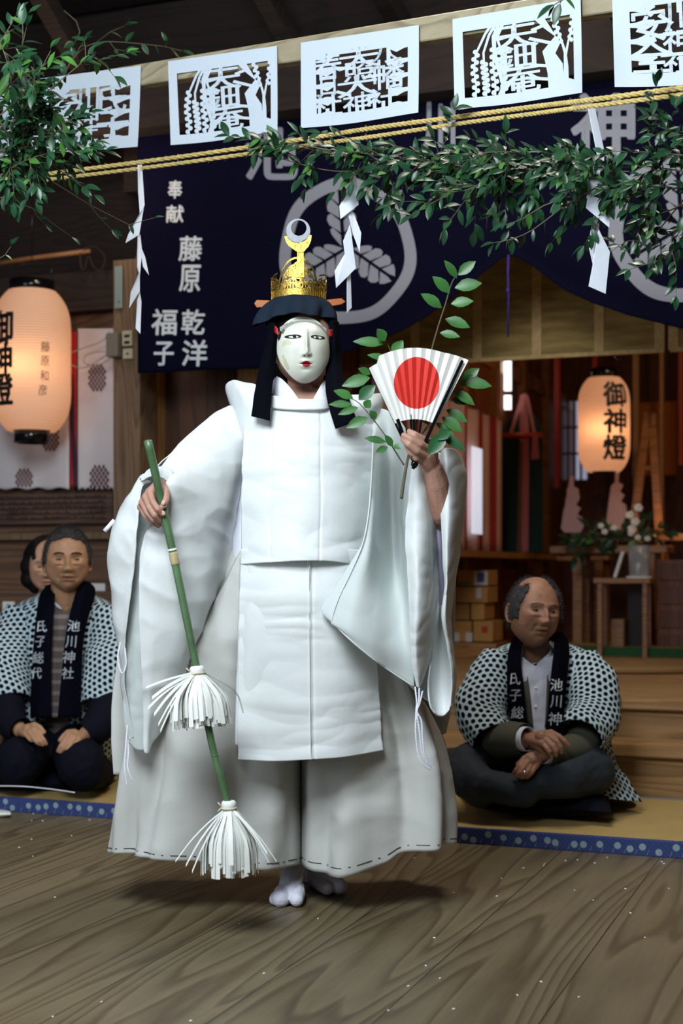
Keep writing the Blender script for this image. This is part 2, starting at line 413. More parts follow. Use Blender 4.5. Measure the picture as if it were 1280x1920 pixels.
# tatami with a blue brocade edge
t = thing('tatami_mat', 'long straw tatami strip with blue brocade edging along the floorboards', 'mat', W(0, 1.4, 0))
boxo('straw_core', -4, 4, 1.026, 1.84, .004, .050, tatami_m, t, .003)
def brocade():
    m, nt, b = mat_new('blue_brocade'); L = nt.links
    tc = nd(nt, 'ShaderNodeTexCoord'); rot = nd(nt, 'ShaderNodeMapping'); rot.inputs['Rotation'].default_value = (0, 0, A); L.new(tc.outputs['Object'], rot.inputs[0])
    s = nd(nt, 'ShaderNodeSeparateXYZ'); L.new(rot.outputs[0], s.inputs[0])
    cb = nd(nt, 'ShaderNodeCombineXYZ'); L.new(s.outputs[0], cb.inputs[0]); 
    ad = nd(nt, 'ShaderNodeMath', operation='SUBTRACT'); L.new(s.outputs[2], ad.inputs[0]); L.new(s.outputs[1], ad.inputs[1]); L.new(ad.outputs[0], cb.inputs[1])
    v = nd(nt, 'ShaderNodeTexVoronoi'); v.inputs['Scale'].default_value = 22; v.inputs['Randomness'].default_value = .55; v.voronoi_dimensions = '2D'; L.new(cb.outputs[0], v.inputs['Vector'])
    lt = nd(nt, 'ShaderNodeMath', operation='LESS_THAN'); L.new(v.outputs['Distance'], lt.inputs[0]); lt.inputs[1].default_value = .24
    w = nd(nt, 'ShaderNodeTexWave'); w.inputs['Scale'].default_value = 40; w.bands_direction = 'DIAGONAL'; L.new(cb.outputs[0], w.inputs['Vector'])
    g = nd(nt, 'ShaderNodeMath', operation='GREATER_THAN'); L.new(w.outputs[0], g.inputs[0]); g.inputs[1].default_value = .96
    m1 = nd(nt, 'ShaderNodeMix', data_type='RGBA'); L.new(g.outputs[0], m1.inputs[0]); m1.inputs[6].default_value = srgb(40, 56, 112); m1.inputs[7].default_value = srgb(62, 82, 140)
    m2 = nd(nt, 'ShaderNodeMix', data_type='RGBA'); L.new(lt.outputs[0], m2.inputs[0]); L.new(m1.outputs[2], m2.inputs[6]); m2.inputs[7].default_value = srgb(138, 158, 164)
    L.new(m2.outputs[2], b.inputs['Base Color']); b.inputs['Roughness'].default_value = .7
    return m
boxo('brocade_edging', -4, 4, 1.010, 1.027, .0, .053, brocade(), t, .004)
boxo('brocade_edging', -4, 4, 1.840, 1.858, .0, .053, plain('grey_edge', srgb(120, 122, 128), .8), t, .003)
bm = bmesh.new()
for k in range(130):
    a = -2.4+k*.036
    beam(bm, W(a, 1.0085, .004), W(a+.006, 1.0085, .020), .0011, .0011)
bm_obj('edge_stitching', bm, plain('dull_thread', srgb(150, 156, 160), .8), t)['kind'] = 'stuff'

# left front wall: planks, post, beams
wallB = 2.62
def wall_boards():
    bm = bmesh.new()
    zs = [0.0, .22, .40, .60, .78, .97, 1.06, 1.62, 1.78, 1.98, 2.2]
    for i in range(len(zs)-1):
        off = 0 if i % 2 else .012
        bx(bm, -5.5, -1.78, wallB-off, wallB+.05, zs[i]+.003, zs[i+1]-.003)
    bmesh.ops.recalc_face_normals(bm, faces=bm.faces)
    return bm_obj('wall_left', bm, plankw)
struct(wall_boards())
boxo('trim_left_ledge', -5.5, -1.78, wallB-.06, wallB+.02, 1.055, 1.085, postw)['kind'] = 'structure'
boxo('trim_left_upper', -5.5, -1.78, wallB-.07, wallB+.02, 1.975, 2.07, oldwood)['kind'] = 'structure'
boxo('trim_left_top', -5.5, -1.78, wallB-.10, wallB+.02, 2.17, 2.36, darkbeamw)['kind'] = 'structure'
boxo('wall_left_above', -5.5, -1.78, wallB+.25, wallB+.3, 2.36, 3.8, ceilw)['kind'] = 'structure'
a0, _ = abz(212, 800, 2.35); a1, _ = abz(262, 800, 2.35)
boxo('corner_post', a0, a1, 2.35, 2.35+.17, 0, 2.36, postw, None, .006)
tag(bpy.data.objects['corner_post'], 'square wooden post behind the edge of the navy curtain carrying the wall sockets', 'post')
# inner front wall with plank door
a2, _ = abz(287, 760, 2.62); a3, _ = abz(425, 760, 2.62); a4, _ = abz(482, 760, 2.62)
boxo('door_1', a2, a3, 2.66, 2.70, .398, 2.6, doorw)['kind'] = 'structure'
boxo('trim_door_jamb', a1-.03, a2, 2.60, 2.72, .0, 2.7, framew)['kind'] = 'structure'
boxo('trim_door_stile', a3, a3+.035, 2.63, 2.72, .398, 2.7, doorw)['kind'] = 'structure'
boxo('wall_shrine_front', a3+.035, a4+.25, 2.66, 2.72, .398, 3.4, framew)['kind'] = 'structure'

# inner side wall, back wall, ceiling, lintel
inA = -.871
boxo('wall_shrine_left', inA-.05, inA, 2.72, 8.3, .398, 3.4, inwood)['kind'] = 'structure'
bm = bmesh.new()
for b in (3.1, 3.9, 4.7, 5.5, 6.3, 7.1):
    bx(bm, inA, inA+.05, b, b+.11, .398, 3.3)
bx(bm, inA, inA+.03, 2.72, 8.2, 2.22, 2.32)
bmesh.ops.recalc_face_normals(bm, faces=bm.faces)
struct(bm_obj('trim_shrine_left_posts', bm, altarw))
struct(boxo('wall_shrine_right', 3.6, 3.7, 2.6, 8.3, .398, 3.4, inwood))
struct(boxo('wall_right', 4.6, 4.7, -4.5, 2.6, 0, 4, plankw))
bk = 7.9
bm = bmesh.new()
# back wall with a slit window and a lattice window left open
sa0, sz0 = abz(945, 766, bk); sa1, sz1 = abz(959, 676, bk)
la0, lz0 = abz(1052, 900, bk); la1, lz1 = abz(1100, 750, bk)
for (p, q, r, s_) in ((-.9, sa0, .3, 3.5), (sa0, sa1, .3, sz0), (sa0, sa1, sz1, 3.5), (sa1, la0, .3, 3.5), (la0, la1, .3, lz0), (la0, la1, lz1, 3.5), (la1, 3.7, .3, 3.5)):
    bx(bm, p, q, bk, bk+.06, r, s_)
_, zm = abz(950, 736, bk); bx(bm, sa0, sa1, bk, bk+.05, zm-.02, zm+.02)
bmesh.ops.recalc_face_normals(bm, faces=bm.faces)
struct(bm_obj('wall_shrine_back', bm, backw))
bm = bmesh.new()
for k in range(1, 4): bx(bm, la0+(la1-la0)*k/4-.008, la0+(la1-la0)*k/4+.008, bk+.01, bk+.04, lz0, lz1)
for k in (1, 2): bx(bm, la0, la1, bk+.01, bk+.04, lz0+(lz1-lz0)*k/3-.008, lz0+(lz1-lz0)*k/3+.008)
bmesh.ops.recalc_face_normals(bm, faces=bm.faces)
struct(bm_obj('window_1', bm, backw))
# daylight behind the back windows: an overcast sky glowing outside
struct(boxo('sky_outside', -.9, 2.4, bk+.5, bk+.52, .8, 3.0, plain('sky_glow', (.70, .75, 1, 1), 1, emis=.28)))
struct(boxo('ceiling_shrine', -.95, 3.7, 2.6, 8.3, 3.3, 3.36, ceilw))
struct(boxo('wall_shrine_lintel', -1.9, 3.7, 2.50, 2.62, 2.72, 3.6, ceilw))
struct(boxo('ceiling', -5.5, 5, -.2, 2.8, 3.75, 3.80, ceilw))
# rafters seen above the papers
for k, (p, q) in enumerate((((470, -60, 1.9), (560, 110, 2.4)), ((700, -40, 2.0), (760, 60, 2.5)), ((60, -40, 1.6), (190, 190, 2.4)), ((1130, -60, 1.6), (1190, 80, 2.4)))):
    bm = bmesh.new(); a = onb(p[0], p[1], p[2]); b = onb(q[0], q[1], q[2]); d = (b-a)
    beam(bm, a-d*.9, b+d*.25, .07, .09); bmesh.ops.recalc_face_normals(bm, faces=bm.faces)
    r = bm_obj('rafter', bm, darkbeamw)
    tag(r, ['slanting roof brace above the second and third papers', 'faint roof brace above the middle paper', 'slanting roof brace behind the leaves at upper left', 'roof brace above the gap beside the last paper'][k], 'rafter', 'roof braces')
bm = bmesh.new(); bx(bm, -5, 5, 2.1, 2.28, 2.88, 3.12); bmesh.ops.recalc_face_normals(bm, faces=bm.faces)
tag(bm_obj('tie_beam', bm, ceilw), 'dark crossbeam running behind the white papers', 'beam')
# ---------------------------------------------------------------- beam, cut papers, straw rope, zigzag papers
def paperplane(quad, d):
    """quad: TL, TR, BR, BL in px at per-corner depths"""
    return [np.array(Q(x, y, dd)) for (x, y), dd in zip(quad, d)]
beam_m = wood('pale_beam', srgb(170, 160, 132), srgb(124, 110, 84), 'a', 6, .6, bump=.3)
bm = bmesh.new()
pa = Q(40, 180, 1.02); pb = Q(1300, -22, -.32)
dd_ = (pb-pa)
beam(bm, pa-dd_*.08, pb+dd_*.1, .04, .068); bmesh.ops.recalc_face_normals(bm, faces=bm.faces)
bmesh.ops.bevel(bm, geom=list(bm.edges), offset=.003, segments=1, affect='EDGES')
tag(bm_obj('cross_rail', bm, beam_m), 'pale squared wooden rail to which the cut papers are fixed', 'rail')

def strokes(bm, pts, w, fn):
    """flat ribbon along 2D points, mapped by fn; w number or list"""
    n = len(pts); L_ = []; R_ = []
    for i in range(n):
        x0, y0 = pts[max(i-1, 0)]; x1, y1 = pts[min(i+1, n-1)]; dx, dy = x1-x0, y1-y0; l = sqrt(dx*dx+dy*dy)+1e-9
        ww = w[i] if hasattr(w, '__len__') else w
        x, y = pts[i]; L_.append(bm.verts.new(fn(x-dy/l*ww/2, y+dx/l*ww/2))); R_.append(bm.verts.new(fn(x+dy/l*ww/2, y-dx/l*ww/2)))
    for i in range(n-1): bm.faces.new((L_[i], L_[i+1], R_[i+1], R_[i]))
def blob(bm, cx, cy, rx, ry, fn, n=10, ph=0):
    vs = [bm.verts.new(fn(cx+cos(2*pi*k/n+ph)*rx, cy+sin(2*pi*k/n+ph)*ry)) for k in range(n)]; bm.faces.new(vs)
def cutpaper(quad, dps, kind, label):
    TL, TR, BR, BL = paperplane(quad, dps)
    nrm = np.cross(TR-TL, BL-TL); nrm /= np.linalg.norm(nrm)
    def fn(x, y):  # x,y in 0..1 (y down), a gentle curl
        p = (TL*(1-x)+TR*x)*(1-y)+(BL*(1-x)+BR*x)*y
        return tuple(p + nrm*(.010*sin(pi*x)*(y)+.006*y*y*sin(5*x)))
    bm = bmesh.new()
    # border
    X0, X1, Y0_, Y1_ = (.13, .91, .2, .87) if kind != 2 else (.08, .94, .16, .89)
    def quadp(x0, x1, y0, y1, n=8, m=4):
        g = [[bm.verts.new(fn(x0+(x1-x0)*i/n, y0+(y1-y0)*j/m)) for i in range(n+1)] for j in range(m+1)]
        for j in range(m):
            for i in range(n): bm.faces.new((g[j][i], g[j][i+1], g[j+1][i+1], g[j+1][i]))
    quadp(0, 1, 0, Y0_); quadp(0, 1, Y1_, 1); quadp(0, X0, Y0_, Y1_, 2, 8); quadp(X1, 1, Y0_, Y1_, 2, 8)
    items = []
    if kind in (1, 3):
        # finger-shaped cut-outs leave white tongues reaching inwards from both sides
        n = 4
        for side in (0, 1):
            for k in range(n+1):
                y = Y0_+(Y1_-Y0_)*(k+.02)/n
                x0 = X0-.01 if side == 0 else X1+.01; s = 1 if side == 0 else -1
                L = .16 if kind == 1 else .13
                strokes(bm, [(x0, y), (x0+s*L*.35, y+.004), (x0+s*L*.75, y+.012), (x0+s*L*1.25, y-.01)], [.045, .055, .105, .05], fn)
    if kind == 1:
        items = [('氏', .74, .37, .29, .34), ('子', .75, .68, .30, .34), ('川', .50, .33, .22, .30), ('神', .49, .56, .24, .26), ('社', .49, .77, .24, .24), ('安', .27, .38, .28, .34), ('全', .28, .70, .30, .34)]
        links = [[(.2, .19), (.3, .3)], [(.75, .18), (.74, .3)], [(.5, .18), (.5, .3)], [(.3, .88), (.3, .75)], [(.5, .88), (.5, .7)], [(.77, .88), (.76, .75)], [(.3, .5), (.5, .5), (.7, .5)], [(.35, .3), (.45, .4)], [(.6, .35), (.66, .33)], [(.35, .7), (.7, .7)]]
    elif kind == 3:
        items = [('春', .23, .32, .24, .30), ('日', .23, .55, .16, .20), ('社', .22, .76, .24, .26), ('天', .50, .27, .34, .26), ('照', .50, .42, .26, .22), ('大', .48, .58, .34, .24), ('神', .47, .78, .24, .24), ('八', .72, .27, .2, .16), ('幡', .75, .50, .26, .34), ('社', .70, .78, .28, .26)]
        links = [[(.5, .14), (.5, .25)], [(.23, .14), (.23, .3)], [(.75, .14), (.75, .4)], [(.22, .9), (.22, .8)], [(.47, .9), (.47, .8)], [(.7, .9), (.7, .8)], [(.3, .35), (.45, .38)], [(.55, .5), (.7, .5)], [(.3, .62), (.42, .68)], [(.55, .75), (.66, .72)]]
    else:
        items = [('天', .49, .30, .36, .27), ('鈿', .49, .50, .32, .27), ('庵', .51, .75, .34, .30)]
        # ears of rice: stalks with grains, left and upper right; a big solid field at the right
        for (sx, tx, bxx, ph) in ((.34, .16, .17, 0), (.37, .22, .25, 1), (.40, .30, .32, 2), (.43, .36, .39, 3)):
            pts = [(sx-.02, .12), (sx-.08, .22+.04*ph/2), (tx+.02, .42), (bxx-.01, .60), (bxx, .75), (bxx-.005, .91)]
            strokes(bm, pts, [.03, .022, .018, .014, .014, .012], fn)
            r_ = random.Random(int(ph))
            for k in range(13):
                t = k/12; y = .40+.12*(ph % 2)+(.86-.40-.12*(ph % 2))*t
                x = np.interp(y, [p[1] for p in pts], [p[0] for p in pts]); s = 1 if k % 2 else -1
                blob(bm, x+s*.014, y, .019, .028, fn, 7, r_.random())
        # circle around the characters
        strokes(bm, [(.37, .13), (.33, .28), (.325, .42), (.34, .55), (.36, .66), (.38, .78), (.36, .91)], [.03]*7, fn)
        # solid right field with curved left edge
        vs = [(.64, .14), (.72, .26), (.80, .36), (.70, .50), (.72, .62), (.735, .74), (.74, .92), (.96, .92), (.96, .86), (.86, .80), (.855, .66), (.80, .54), (.84, .44), (.80, .34), (.76, .24), (.72, .14)]
        pr = [bm.verts.new(fn(*v)) for v in vs]
        for q in ((0, 1, 14, 15), (1, 2, 13, 14), (2, 11, 12, 13), (2, 3, 11), (3, 4, 10, 11), (4, 5, 9, 10), (5, 6, 8, 9), (6, 7, 8)): bm.faces.new([pr[k] for k in q])
        strokes(bm, [(.875, .92), (.88, .7), (.875, .55), (.85, .42), (.82, .30), (.79, .14)], [.05, .035, .022, .016, .016, .02], fn)
        strokes(bm, [(.878, .58), (.90, .44), (.93, .30), (.95, .15)], [.02, .016, .016, .02], fn)
        for k in range(8):
            y = .18+.035*k; s = 1 if k % 2 else -1
            blob(bm, .80+.14*(y-.18)+s*.012, y, .017, .026, fn, 7, k); blob(bm, .942-.10*(y-.16)+s*.010, y, .015, .024, fn, 7, k)
        links = [[(.49, .13), (.49, .25)], [(.62, .26), (.74, .22)], [(.60, .34), (.76, .42)], [(.36, .3), (.46, .28)], [(.34, .44), (.44, .42)], [(.36, .62), (.48, .64)], [(.60, .62), (.74, .66)], [(.36, .88), (.48, .72)], [(.56, .75), (.74, .80)], [(.5, .9), (.5, .8)]]
    for l in links: strokes(bm, l, .032, fn)
    for ch, x, y, sx, sy in items:
        v, f = glyph(ch, 0)
        for k in range(7):
            ox, oy = (0, 0) if k == 0 else (.014*cos(k*pi/3), .014*sin(k*pi/3))
            vs = [bm.verts.new(fn(x+(a+ox)*sx, y-(b+oy)*sy)) for a, b in v]
            for q in f:
                try: bm.faces.new([vs[i] for i in q])
                except ValueError: pass
    if kind == 2:   # the ear-of-rice openings in the right field are drawn by dark gaps: cut by leaving the field open
        pass
    o = bm_obj('cut_paper', bm, M_['paper'])
    md = o.modifiers.new('solid', 'SOLIDIFY'); md.thickness = .0009; md.offset = 0
    tag(o, label, 'cut paper', 'white cut papers hung along the rail')
def dl(x):   # depth just in front of the rail's face where the ray through column x meets it
    k = (x-CX)/F; t = (k*pa.y-pa.x)/((pb.x-pa.x)-k*(pb.y-pa.y)); return pa.y+t*(pb.y-pa.y)-Y0-.034
def dq(q): return [dl(x)-.0 for x, y in q]
cutpaper([(72, 148), (264, 123), (260, 276), (58, 286)], dq([(72, 0), (264, 0), (260, 0), (58, 0)]), 1, 'white cut paper reading 氏子 at its right, first whole sheet beside the leaves at upper left')
cutpaper([(315, 115), (519, 86), (522, 246), (320, 272)], dq([(315, 0), (519, 0), (522, 0), (320, 0)]), 2, 'white cut paper with ears of rice and 天鈿庵, just left of the middle sheet')
cutpaper([(564, 80), (785, 47), (786, 212), (564, 240)], dq([(564, 0), (785, 0), (786, 0), (564, 0)]), 3, 'middle white cut paper crowded with shrine names in many characters')
cutpaper([(848, 36), (1088, -5), (1093, 175), (852, 204)], dq([(848, 0), (1088, 0), (1093, 0), (852, 0)]), 2, 'white cut paper with ears of rice and 天鈿庵, just right of the middle sheet')
cutpaper([(1147, -14), (1400, -58), (1404, 150), (1152, 163)], dq([(1147, 0), (1400, 0), (1404, 0), (1152, 0)]), 1, 'white cut paper cropped by the right frame edge, reading 安全')
cutpaper([(-190, 180), (26, 160), (30, 308), (-190, 318)], dq([(-190, 0), (26, 0), (30, 0), (-190, 0)]), 3, 'white cut paper mostly hidden behind the leaves at the left frame edge')

# straw rope: two twisted strands
def rope(name, pts, r, label):
    P_ = crom([tuple(Q(*p)) for p in pts], 260); bm = bmesh.new()
    L = 0; ph = 0
    for k in range(3):
        path = []
        for i in range(len(P_)):
            t = i/len(P_)*2*pi*46+k*2*pi/3
            path.append(Vector(P_[i])+Vector((0, cos(t), sin(t)))*r*.55)
        # resample finer for a clean twist
        tube(bm, [Vector(v) for v in crom(path, 900)], r*.62, 6)
    rr = random.Random(3)
    for k in range(130):
        i = rr.randrange(5, len(P_)-5); p = Vector(P_[i])
        e = p+Vector((rr.uniform(-.02, .02), rr.uniform(-.006, .006), rr.uniform(-.012, .012)))
        tube(bm, [p, e], .0004, 3)
    o = bm_obj(name, bm, M_['straw'], None, True); tag(o, label, 'rope', 'twisted straw ropes under the papers'); return o
M_['straw'] = plain('straw_rope', srgb(196, 174, 108), .85, bump=.6, bs=200, var=.2, vs=60)
def drp(x): return .85-(x/1280)*1.30
rope('straw_rope', [(x, y, drp(x)) for x, y in ((-60, 345), (120, 322), (330, 295), (560, 262), (700, 240), (860, 219), (1010, 199), (1110, 187), (1340, 157))], .0060, 'upper of the two straw ropes strung below the white papers')
rope('straw_rope', [(x, y, drp(x)) for x, y in ((-60, 352), (120, 333), (330, 307), (560, 275), (700, 256), (860, 232), (1010, 212), (1110, 199), (1340, 170))], .0055, 'lower straw rope, carrying the knots of the zigzag papers')
def shide(quads, d0, label):
    bm = bmesh.new()
    for k, (q, dd) in enumerate(quads):
        vs = [bm.verts.new(Q(x, y, d0+dd+(.012 if i in (1, 2) else 0))) for i, (x, y) in enumerate(q)]
        bm.faces.new(vs)
    o = bm_obj('paper_streamer', bm, M_['shide']); md = o.modifiers.new('s', 'SOLIDIFY'); md.thickness = .0014; md.offset = 0
    md = o.modifiers.new('b', 'BEVEL'); md.width = .0004
    tag(o, label, 'paper streamer', 'zigzag paper streamers hung on the rope')
shide([([(258, 309), (266, 309), (271, 385), (262, 400), (259, 360)], 0), ([(262, 400), (270, 386), (261, 440), (235, 456), (240, 440)], -.012), ([(258, 441), (263, 440), (266, 470), (262, 520), (257, 500)], .004),
       ([(261, 455), (272, 482), (279, 516), (268, 500)], -.01), ([(256, 522), (262, 507), (262, 546), (242, 578), (245, 548)], -.014), ([(257, 562), (262, 546), (265, 566), (263, 626), (254, 616)], .004)], drp(262)-.01,
      'narrow zigzag white paper hanging over the left edge of the navy curtain')
shide([([(640, 283), (656, 283), (670, 345), (656, 352)], 0), ([(655, 352), (669, 342), (672, 384), (638, 411), (636, 386)], -.012), ([(653, 404), (662, 398), (677, 437), (674, 473), (662, 440)], .004),
       ([(643, 452), (656, 420), (667, 503), (630, 540), (627, 508), (646, 476)], -.014), ([(650, 520), (657, 513), (659, 577), (650, 587)], .006)], drp(650)-.015, 'zigzag white paper hanging before the white ring right of the gold crown')
shide([([(1102, 204), (1115, 203), (1133, 285), (1120, 296)], 0), ([(1118, 294), (1133, 284), (1128, 360), (1099, 372), (1104, 340)], .004), ([(1102, 366), (1125, 372), (1144, 390), (1142, 427), (1098, 390)], -.012), ([(1113, 405), (1124, 414), (1117, 470), (1112, 500), (1102, 456)], .006),
       ([(1122, 430), (1143, 472), (1135, 551), (1103, 537), (1112, 490)], -.01)], drp(1110)-.015, 'zigzag white paper hanging lowest, below the leaves at the right')

# ---------------------------------------------------------------- leafy branches
def leaf(bm, base, dirv, L, wd, up, curl=.25):
    d = dirv.normalized(); s = d.cross(up)
    if s.length < .1: s = d.cross(Vector((1, .3, 0)))
    s.normalize(); n = s.cross(d)
    prof = ((0, .0), (.12, .42), (.32, .92), (.52, 1.0), (.74, .74), (.9, .32), (1, .0))
    mid = []; lf = []; rt = []
    for t, ww in prof:
        c = base + d*(L*t) - n*(curl*L*t*t)
        mid.append(bm.verts.new(c))
        if 0 < t < 1:
            off = s*(wd/2*ww); lift = n*(wd*.14*ww)
            lf.append(bm.verts.new(c-off+lift)); rt.append(bm.verts.new(c+off+lift))
    for S, fl in ((lf, 0), (rt, 1)):
        f = [(mid[0], S[0], mid[1])]
        for i in range(len(S)-1): f.append((mid[i+1], S[i], S[i+1], mid[i+2]))
        f.append((mid[-2], S[-1], mid[-1]))
        for q in f: bm.faces.new(q if fl else q[::-1])
def rv(r): return Vector((r.uniform(-1, 1), r.uniform(-1, 1), r.uniform(-1, 1)))
def bough(name, label, stems, seed, size=.045, step=.016, lmat='leaf', fork=.25, jit=.03, group='evergreen boughs hung along the rope', young=.12, droop=.25, spread=1.0, tw=.0024):
    """stems: lists of (px, py, d); leaves set along the stems and along short side twigs"""
    r = random.Random(seed); root = thing(name, label, 'branch', Q(*stems[0][0]), group)
    bs = bmesh.new(); bl = bmesh.new(); by = bmesh.new()
    def grow(path, rad, lv):
        n = max(3, int(sum((path[i+1]-path[i]).length for i in range(len(path)-1))/step))
        pp = [Vector(v) for v in crom([tuple(v) for v in path], n)]
        tube(bs, pp, [rad*(1-.7*i/n) for i in range(n)], 5)
        for i in range(1, n):
            d = (pp[i]-pp[i-1]).normalized()
            if r.random() < fork and lv < 2 and i < n-2:
                dv = (d*.9+rv(r)*.8*spread+Vector((0, 0, r.uniform(-.5, .35)-droop*.3))).normalized(); ln = r.uniform(.05, .13)
                e = pp[i]+dv*ln; mid = pp[i]+dv*ln*.5+rv(r)*.01
                grow([pp[i], mid, e+Vector((0, 0, -.02*droop))], rad*.55, lv+1)
            if lv == 0 and r.random() < .35: continue
            side = rv(r); side = (side-d*side.dot(d)).normalized()
            dv = (d*.7+side*.9*spread+Vector((0, 0, r.uniform(-droop, droop*.6)))).normalized()
            up = Vector((r.uniform(-.5, .5), -.8, r.uniform(.2, 1))).normalized()
            L = size*r.uniform(.6, 1.15)
            leaf(by if r.random() < young else bl, pp[i], dv, L, L*r.uniform(.34, .46), up, r.uniform(-.05, .4))
        L = size*r.uniform(.8, 1.1); d = (pp[-1]-pp[-2]).normalized()
        leaf(bl, pp[-1], d, L, L*.42, Vector((0, -.7, .7)), .2)
    for st in stems: grow([Q(*p) for p in st], tw, 0 if len(st) > 2 else 1)
    bm_obj('stem', bs, M_['twig'], root, True)
    bm_obj('foliage', bl, M_[lmat], root, True)
    if len(by.verts): bm_obj('young_foliage', by, M_['leafy'], root, True)
    else: by.free()
    return root
bough('evergreen_branch', 'leafy evergreen branch whose tips reach left across the second and middle papers',
      [[(800, 312, .1), (700, 300, .12), (640, 292, .14), (560, 275, .16), (500, 262, .18), (430, 255, .2)], [(720, 318, .1), (620, 320, .12), (520, 296, .15)], [(700, 296, .1), (660, 262, .1), (600, 248, .12)], [(620, 282, .1), (540, 268, .14), (470, 262, .18)]], 11, .050, .016, fork=.24, droop=.3)
bough('evergreen_branch', 'dense evergreen branch below the rope between the middle paper and the right streamer',
      [[(1180, 322, -.25), (1060, 320, -.2), (940, 318, -.12), (840, 308, -.05), (760, 296, .02), (650, 286, .08)], [(1150, 330, -.25), (1000, 300, -.2), (900, 290, -.1), (800, 292, 0), (720, 278, .05)], [(1020, 322, -.2), (950, 348, -.15), (880, 345, -.1)], [(1000, 300, -.2), (960, 285, -.2), (880, 288, -.15)], [(900, 320, -.1), (860, 315, -.08), (790, 325, -.05)]], 12, .046, .0145, fork=.34, droop=.3)
bough('evergreen_branch', 'evergreen spray with a long bare twig drooping left below the right streamer knot',
      [[(1120, 350, -.3), (1060, 385, -.28), (1000, 430, -.26), (960, 448, -.25), (925, 455, -.24)], [(1080, 365, -.3), (1020, 385, -.28), (980, 410, -.26), (950, 420, -.25)], [(960, 300, -.2), (880, 355, -.18), (815, 357, -.15)]], 13, .044, .026, fork=.2, droop=.5)
bough('evergreen_branch', 'thick evergreen branch filling the right edge below the rope',
      [[(1330, 330, -.45), (1260, 318, -.42), (1200, 312, -.38), (1120, 318, -.3), (1060, 326, -.28)], [(1340, 300, -.45), (1270, 290, -.42), (1200, 285, -.4), (1140, 292, -.35)], [(1330, 360, -.45), (1260, 352, -.42), (1190, 345, -.38), (1140, 350, -.35)], [(1240, 300, -.4), (1215, 262, -.4), (1222, 215, -.4)], [(1300, 290, -.42), (1290, 255, -.42), (1240, 235, -.42)]], 14, .042, .0125, fork=.42, droop=.35, young=.06)
bough('evergreen_branch', 'darker evergreen twigs hanging down at the right edge before the second ring',
      [[(1300, 350, -.3), (1260, 400, -.28), (1225, 440, -.26), (1180, 470, -.25), (1150, 455, -.24)], [(1310, 360, -.3), (1285, 430, -.28), (1250, 480, -.26), (1180, 505, -.25)], [(1250, 340, -.3), (1210, 380, -.28), (1196, 440, -.25)], [(1290, 380, -.3), (1240, 400, -.3), (1200, 410, -.3)]], 15, .038, .016, fork=.35, droop=.5, young=.04)
bough('evergreen_branch', 'leafy evergreen branch rising at the upper left corner of the picture',
      [[(-40, 210, -.35), (10, 170, -.36), (35, 110, -.38), (50, 50, -.4)], [(-30, 240, -.3), (30, 190, -.32), (70, 140, -.34), (95, 95, -.35)], [(-30, 120, -.4), (0, 80, -.4), (30, 30, -.42)], [(-40, 270, -.2), (30, 220, -.2), (90, 170, -.2), (150, 120, -.1), (175, 90, -.05)]], 16, .046, .018, fork=.3, group='evergreen boughs hung along the rope', young=.3)
bough('evergreen_branch', 'thick evergreen branch before the left edge paper, its lowest leaves over the rope',
      [[(-40, 330, -.2), (20, 280, -.2), (60, 240, -.2), (110, 200, -.18)], [(-40, 300, -.2), (30, 270, -.2), (90, 240, -.2), (140, 225, -.2)], [(-30, 350, -.2), (30, 310, -.2), (80, 290, -.2), (130, 285, -.2)], [(-30, 220, -.25), (10, 240, -.22), (20, 300, -.2), (15, 345, -.2)], [(-30, 260, -.25), (30, 250, -.2), (60, 300, -.2), (110, 305, -.15)], [(-40, 180, -.25), (20, 200, -.22), (55, 170, -.2)]], 17, .040, .0135, fork=.4, young=.15)
bough('evergreen_twig', 'long thin evergreen twig drooping from the rope towards the curtain corner',
      [[(90, 335, .1), (150, 372, .12), (200, 405, .14), (260, 425, .16), (290, 408, .18)]], 18, .034, .075, fork=.22, group='thin evergreen twigs', spread=.8, tw=.0016)
bough('evergreen_twig', 'thin evergreen twig hanging down before the wooden beam at the left',
      [[(-20, 365, .1), (50, 385, .12), (100, 420, .14), (135, 445, .16)], [(-10, 490, 0), (10, 478, 0), (20, 462, 0)]], 19, .036, .04, fork=.3, group='thin evergreen twigs', tw=.0016)
bough('evergreen_branch', 'shadowed evergreen spray behind the rail above the first paper',
      [[(118, 170, 1.0), (130, 120, 1.03), (180, 80, 1.05), (290, 85, 1.1), (340, 95, 1.1)], [(120, 20, 1.1), (150, 50, 1.1), (140, 80, 1.1)]], 20, .05, .03, fork=.35, young=0)
bough('evergreen_twig', 'small bright sprig dangling over the top of the right cut papers',
      [[(1060, -30, -.45), (1055, -8, -.45), (1050, 6, -.45)], [(1075, -30, -.45), (1062, -5, -.45), (1040, 8, -.45)]], 21, .05, .02, fork=.1, young=.9, group='thin evergreen twigs', droop=.6)
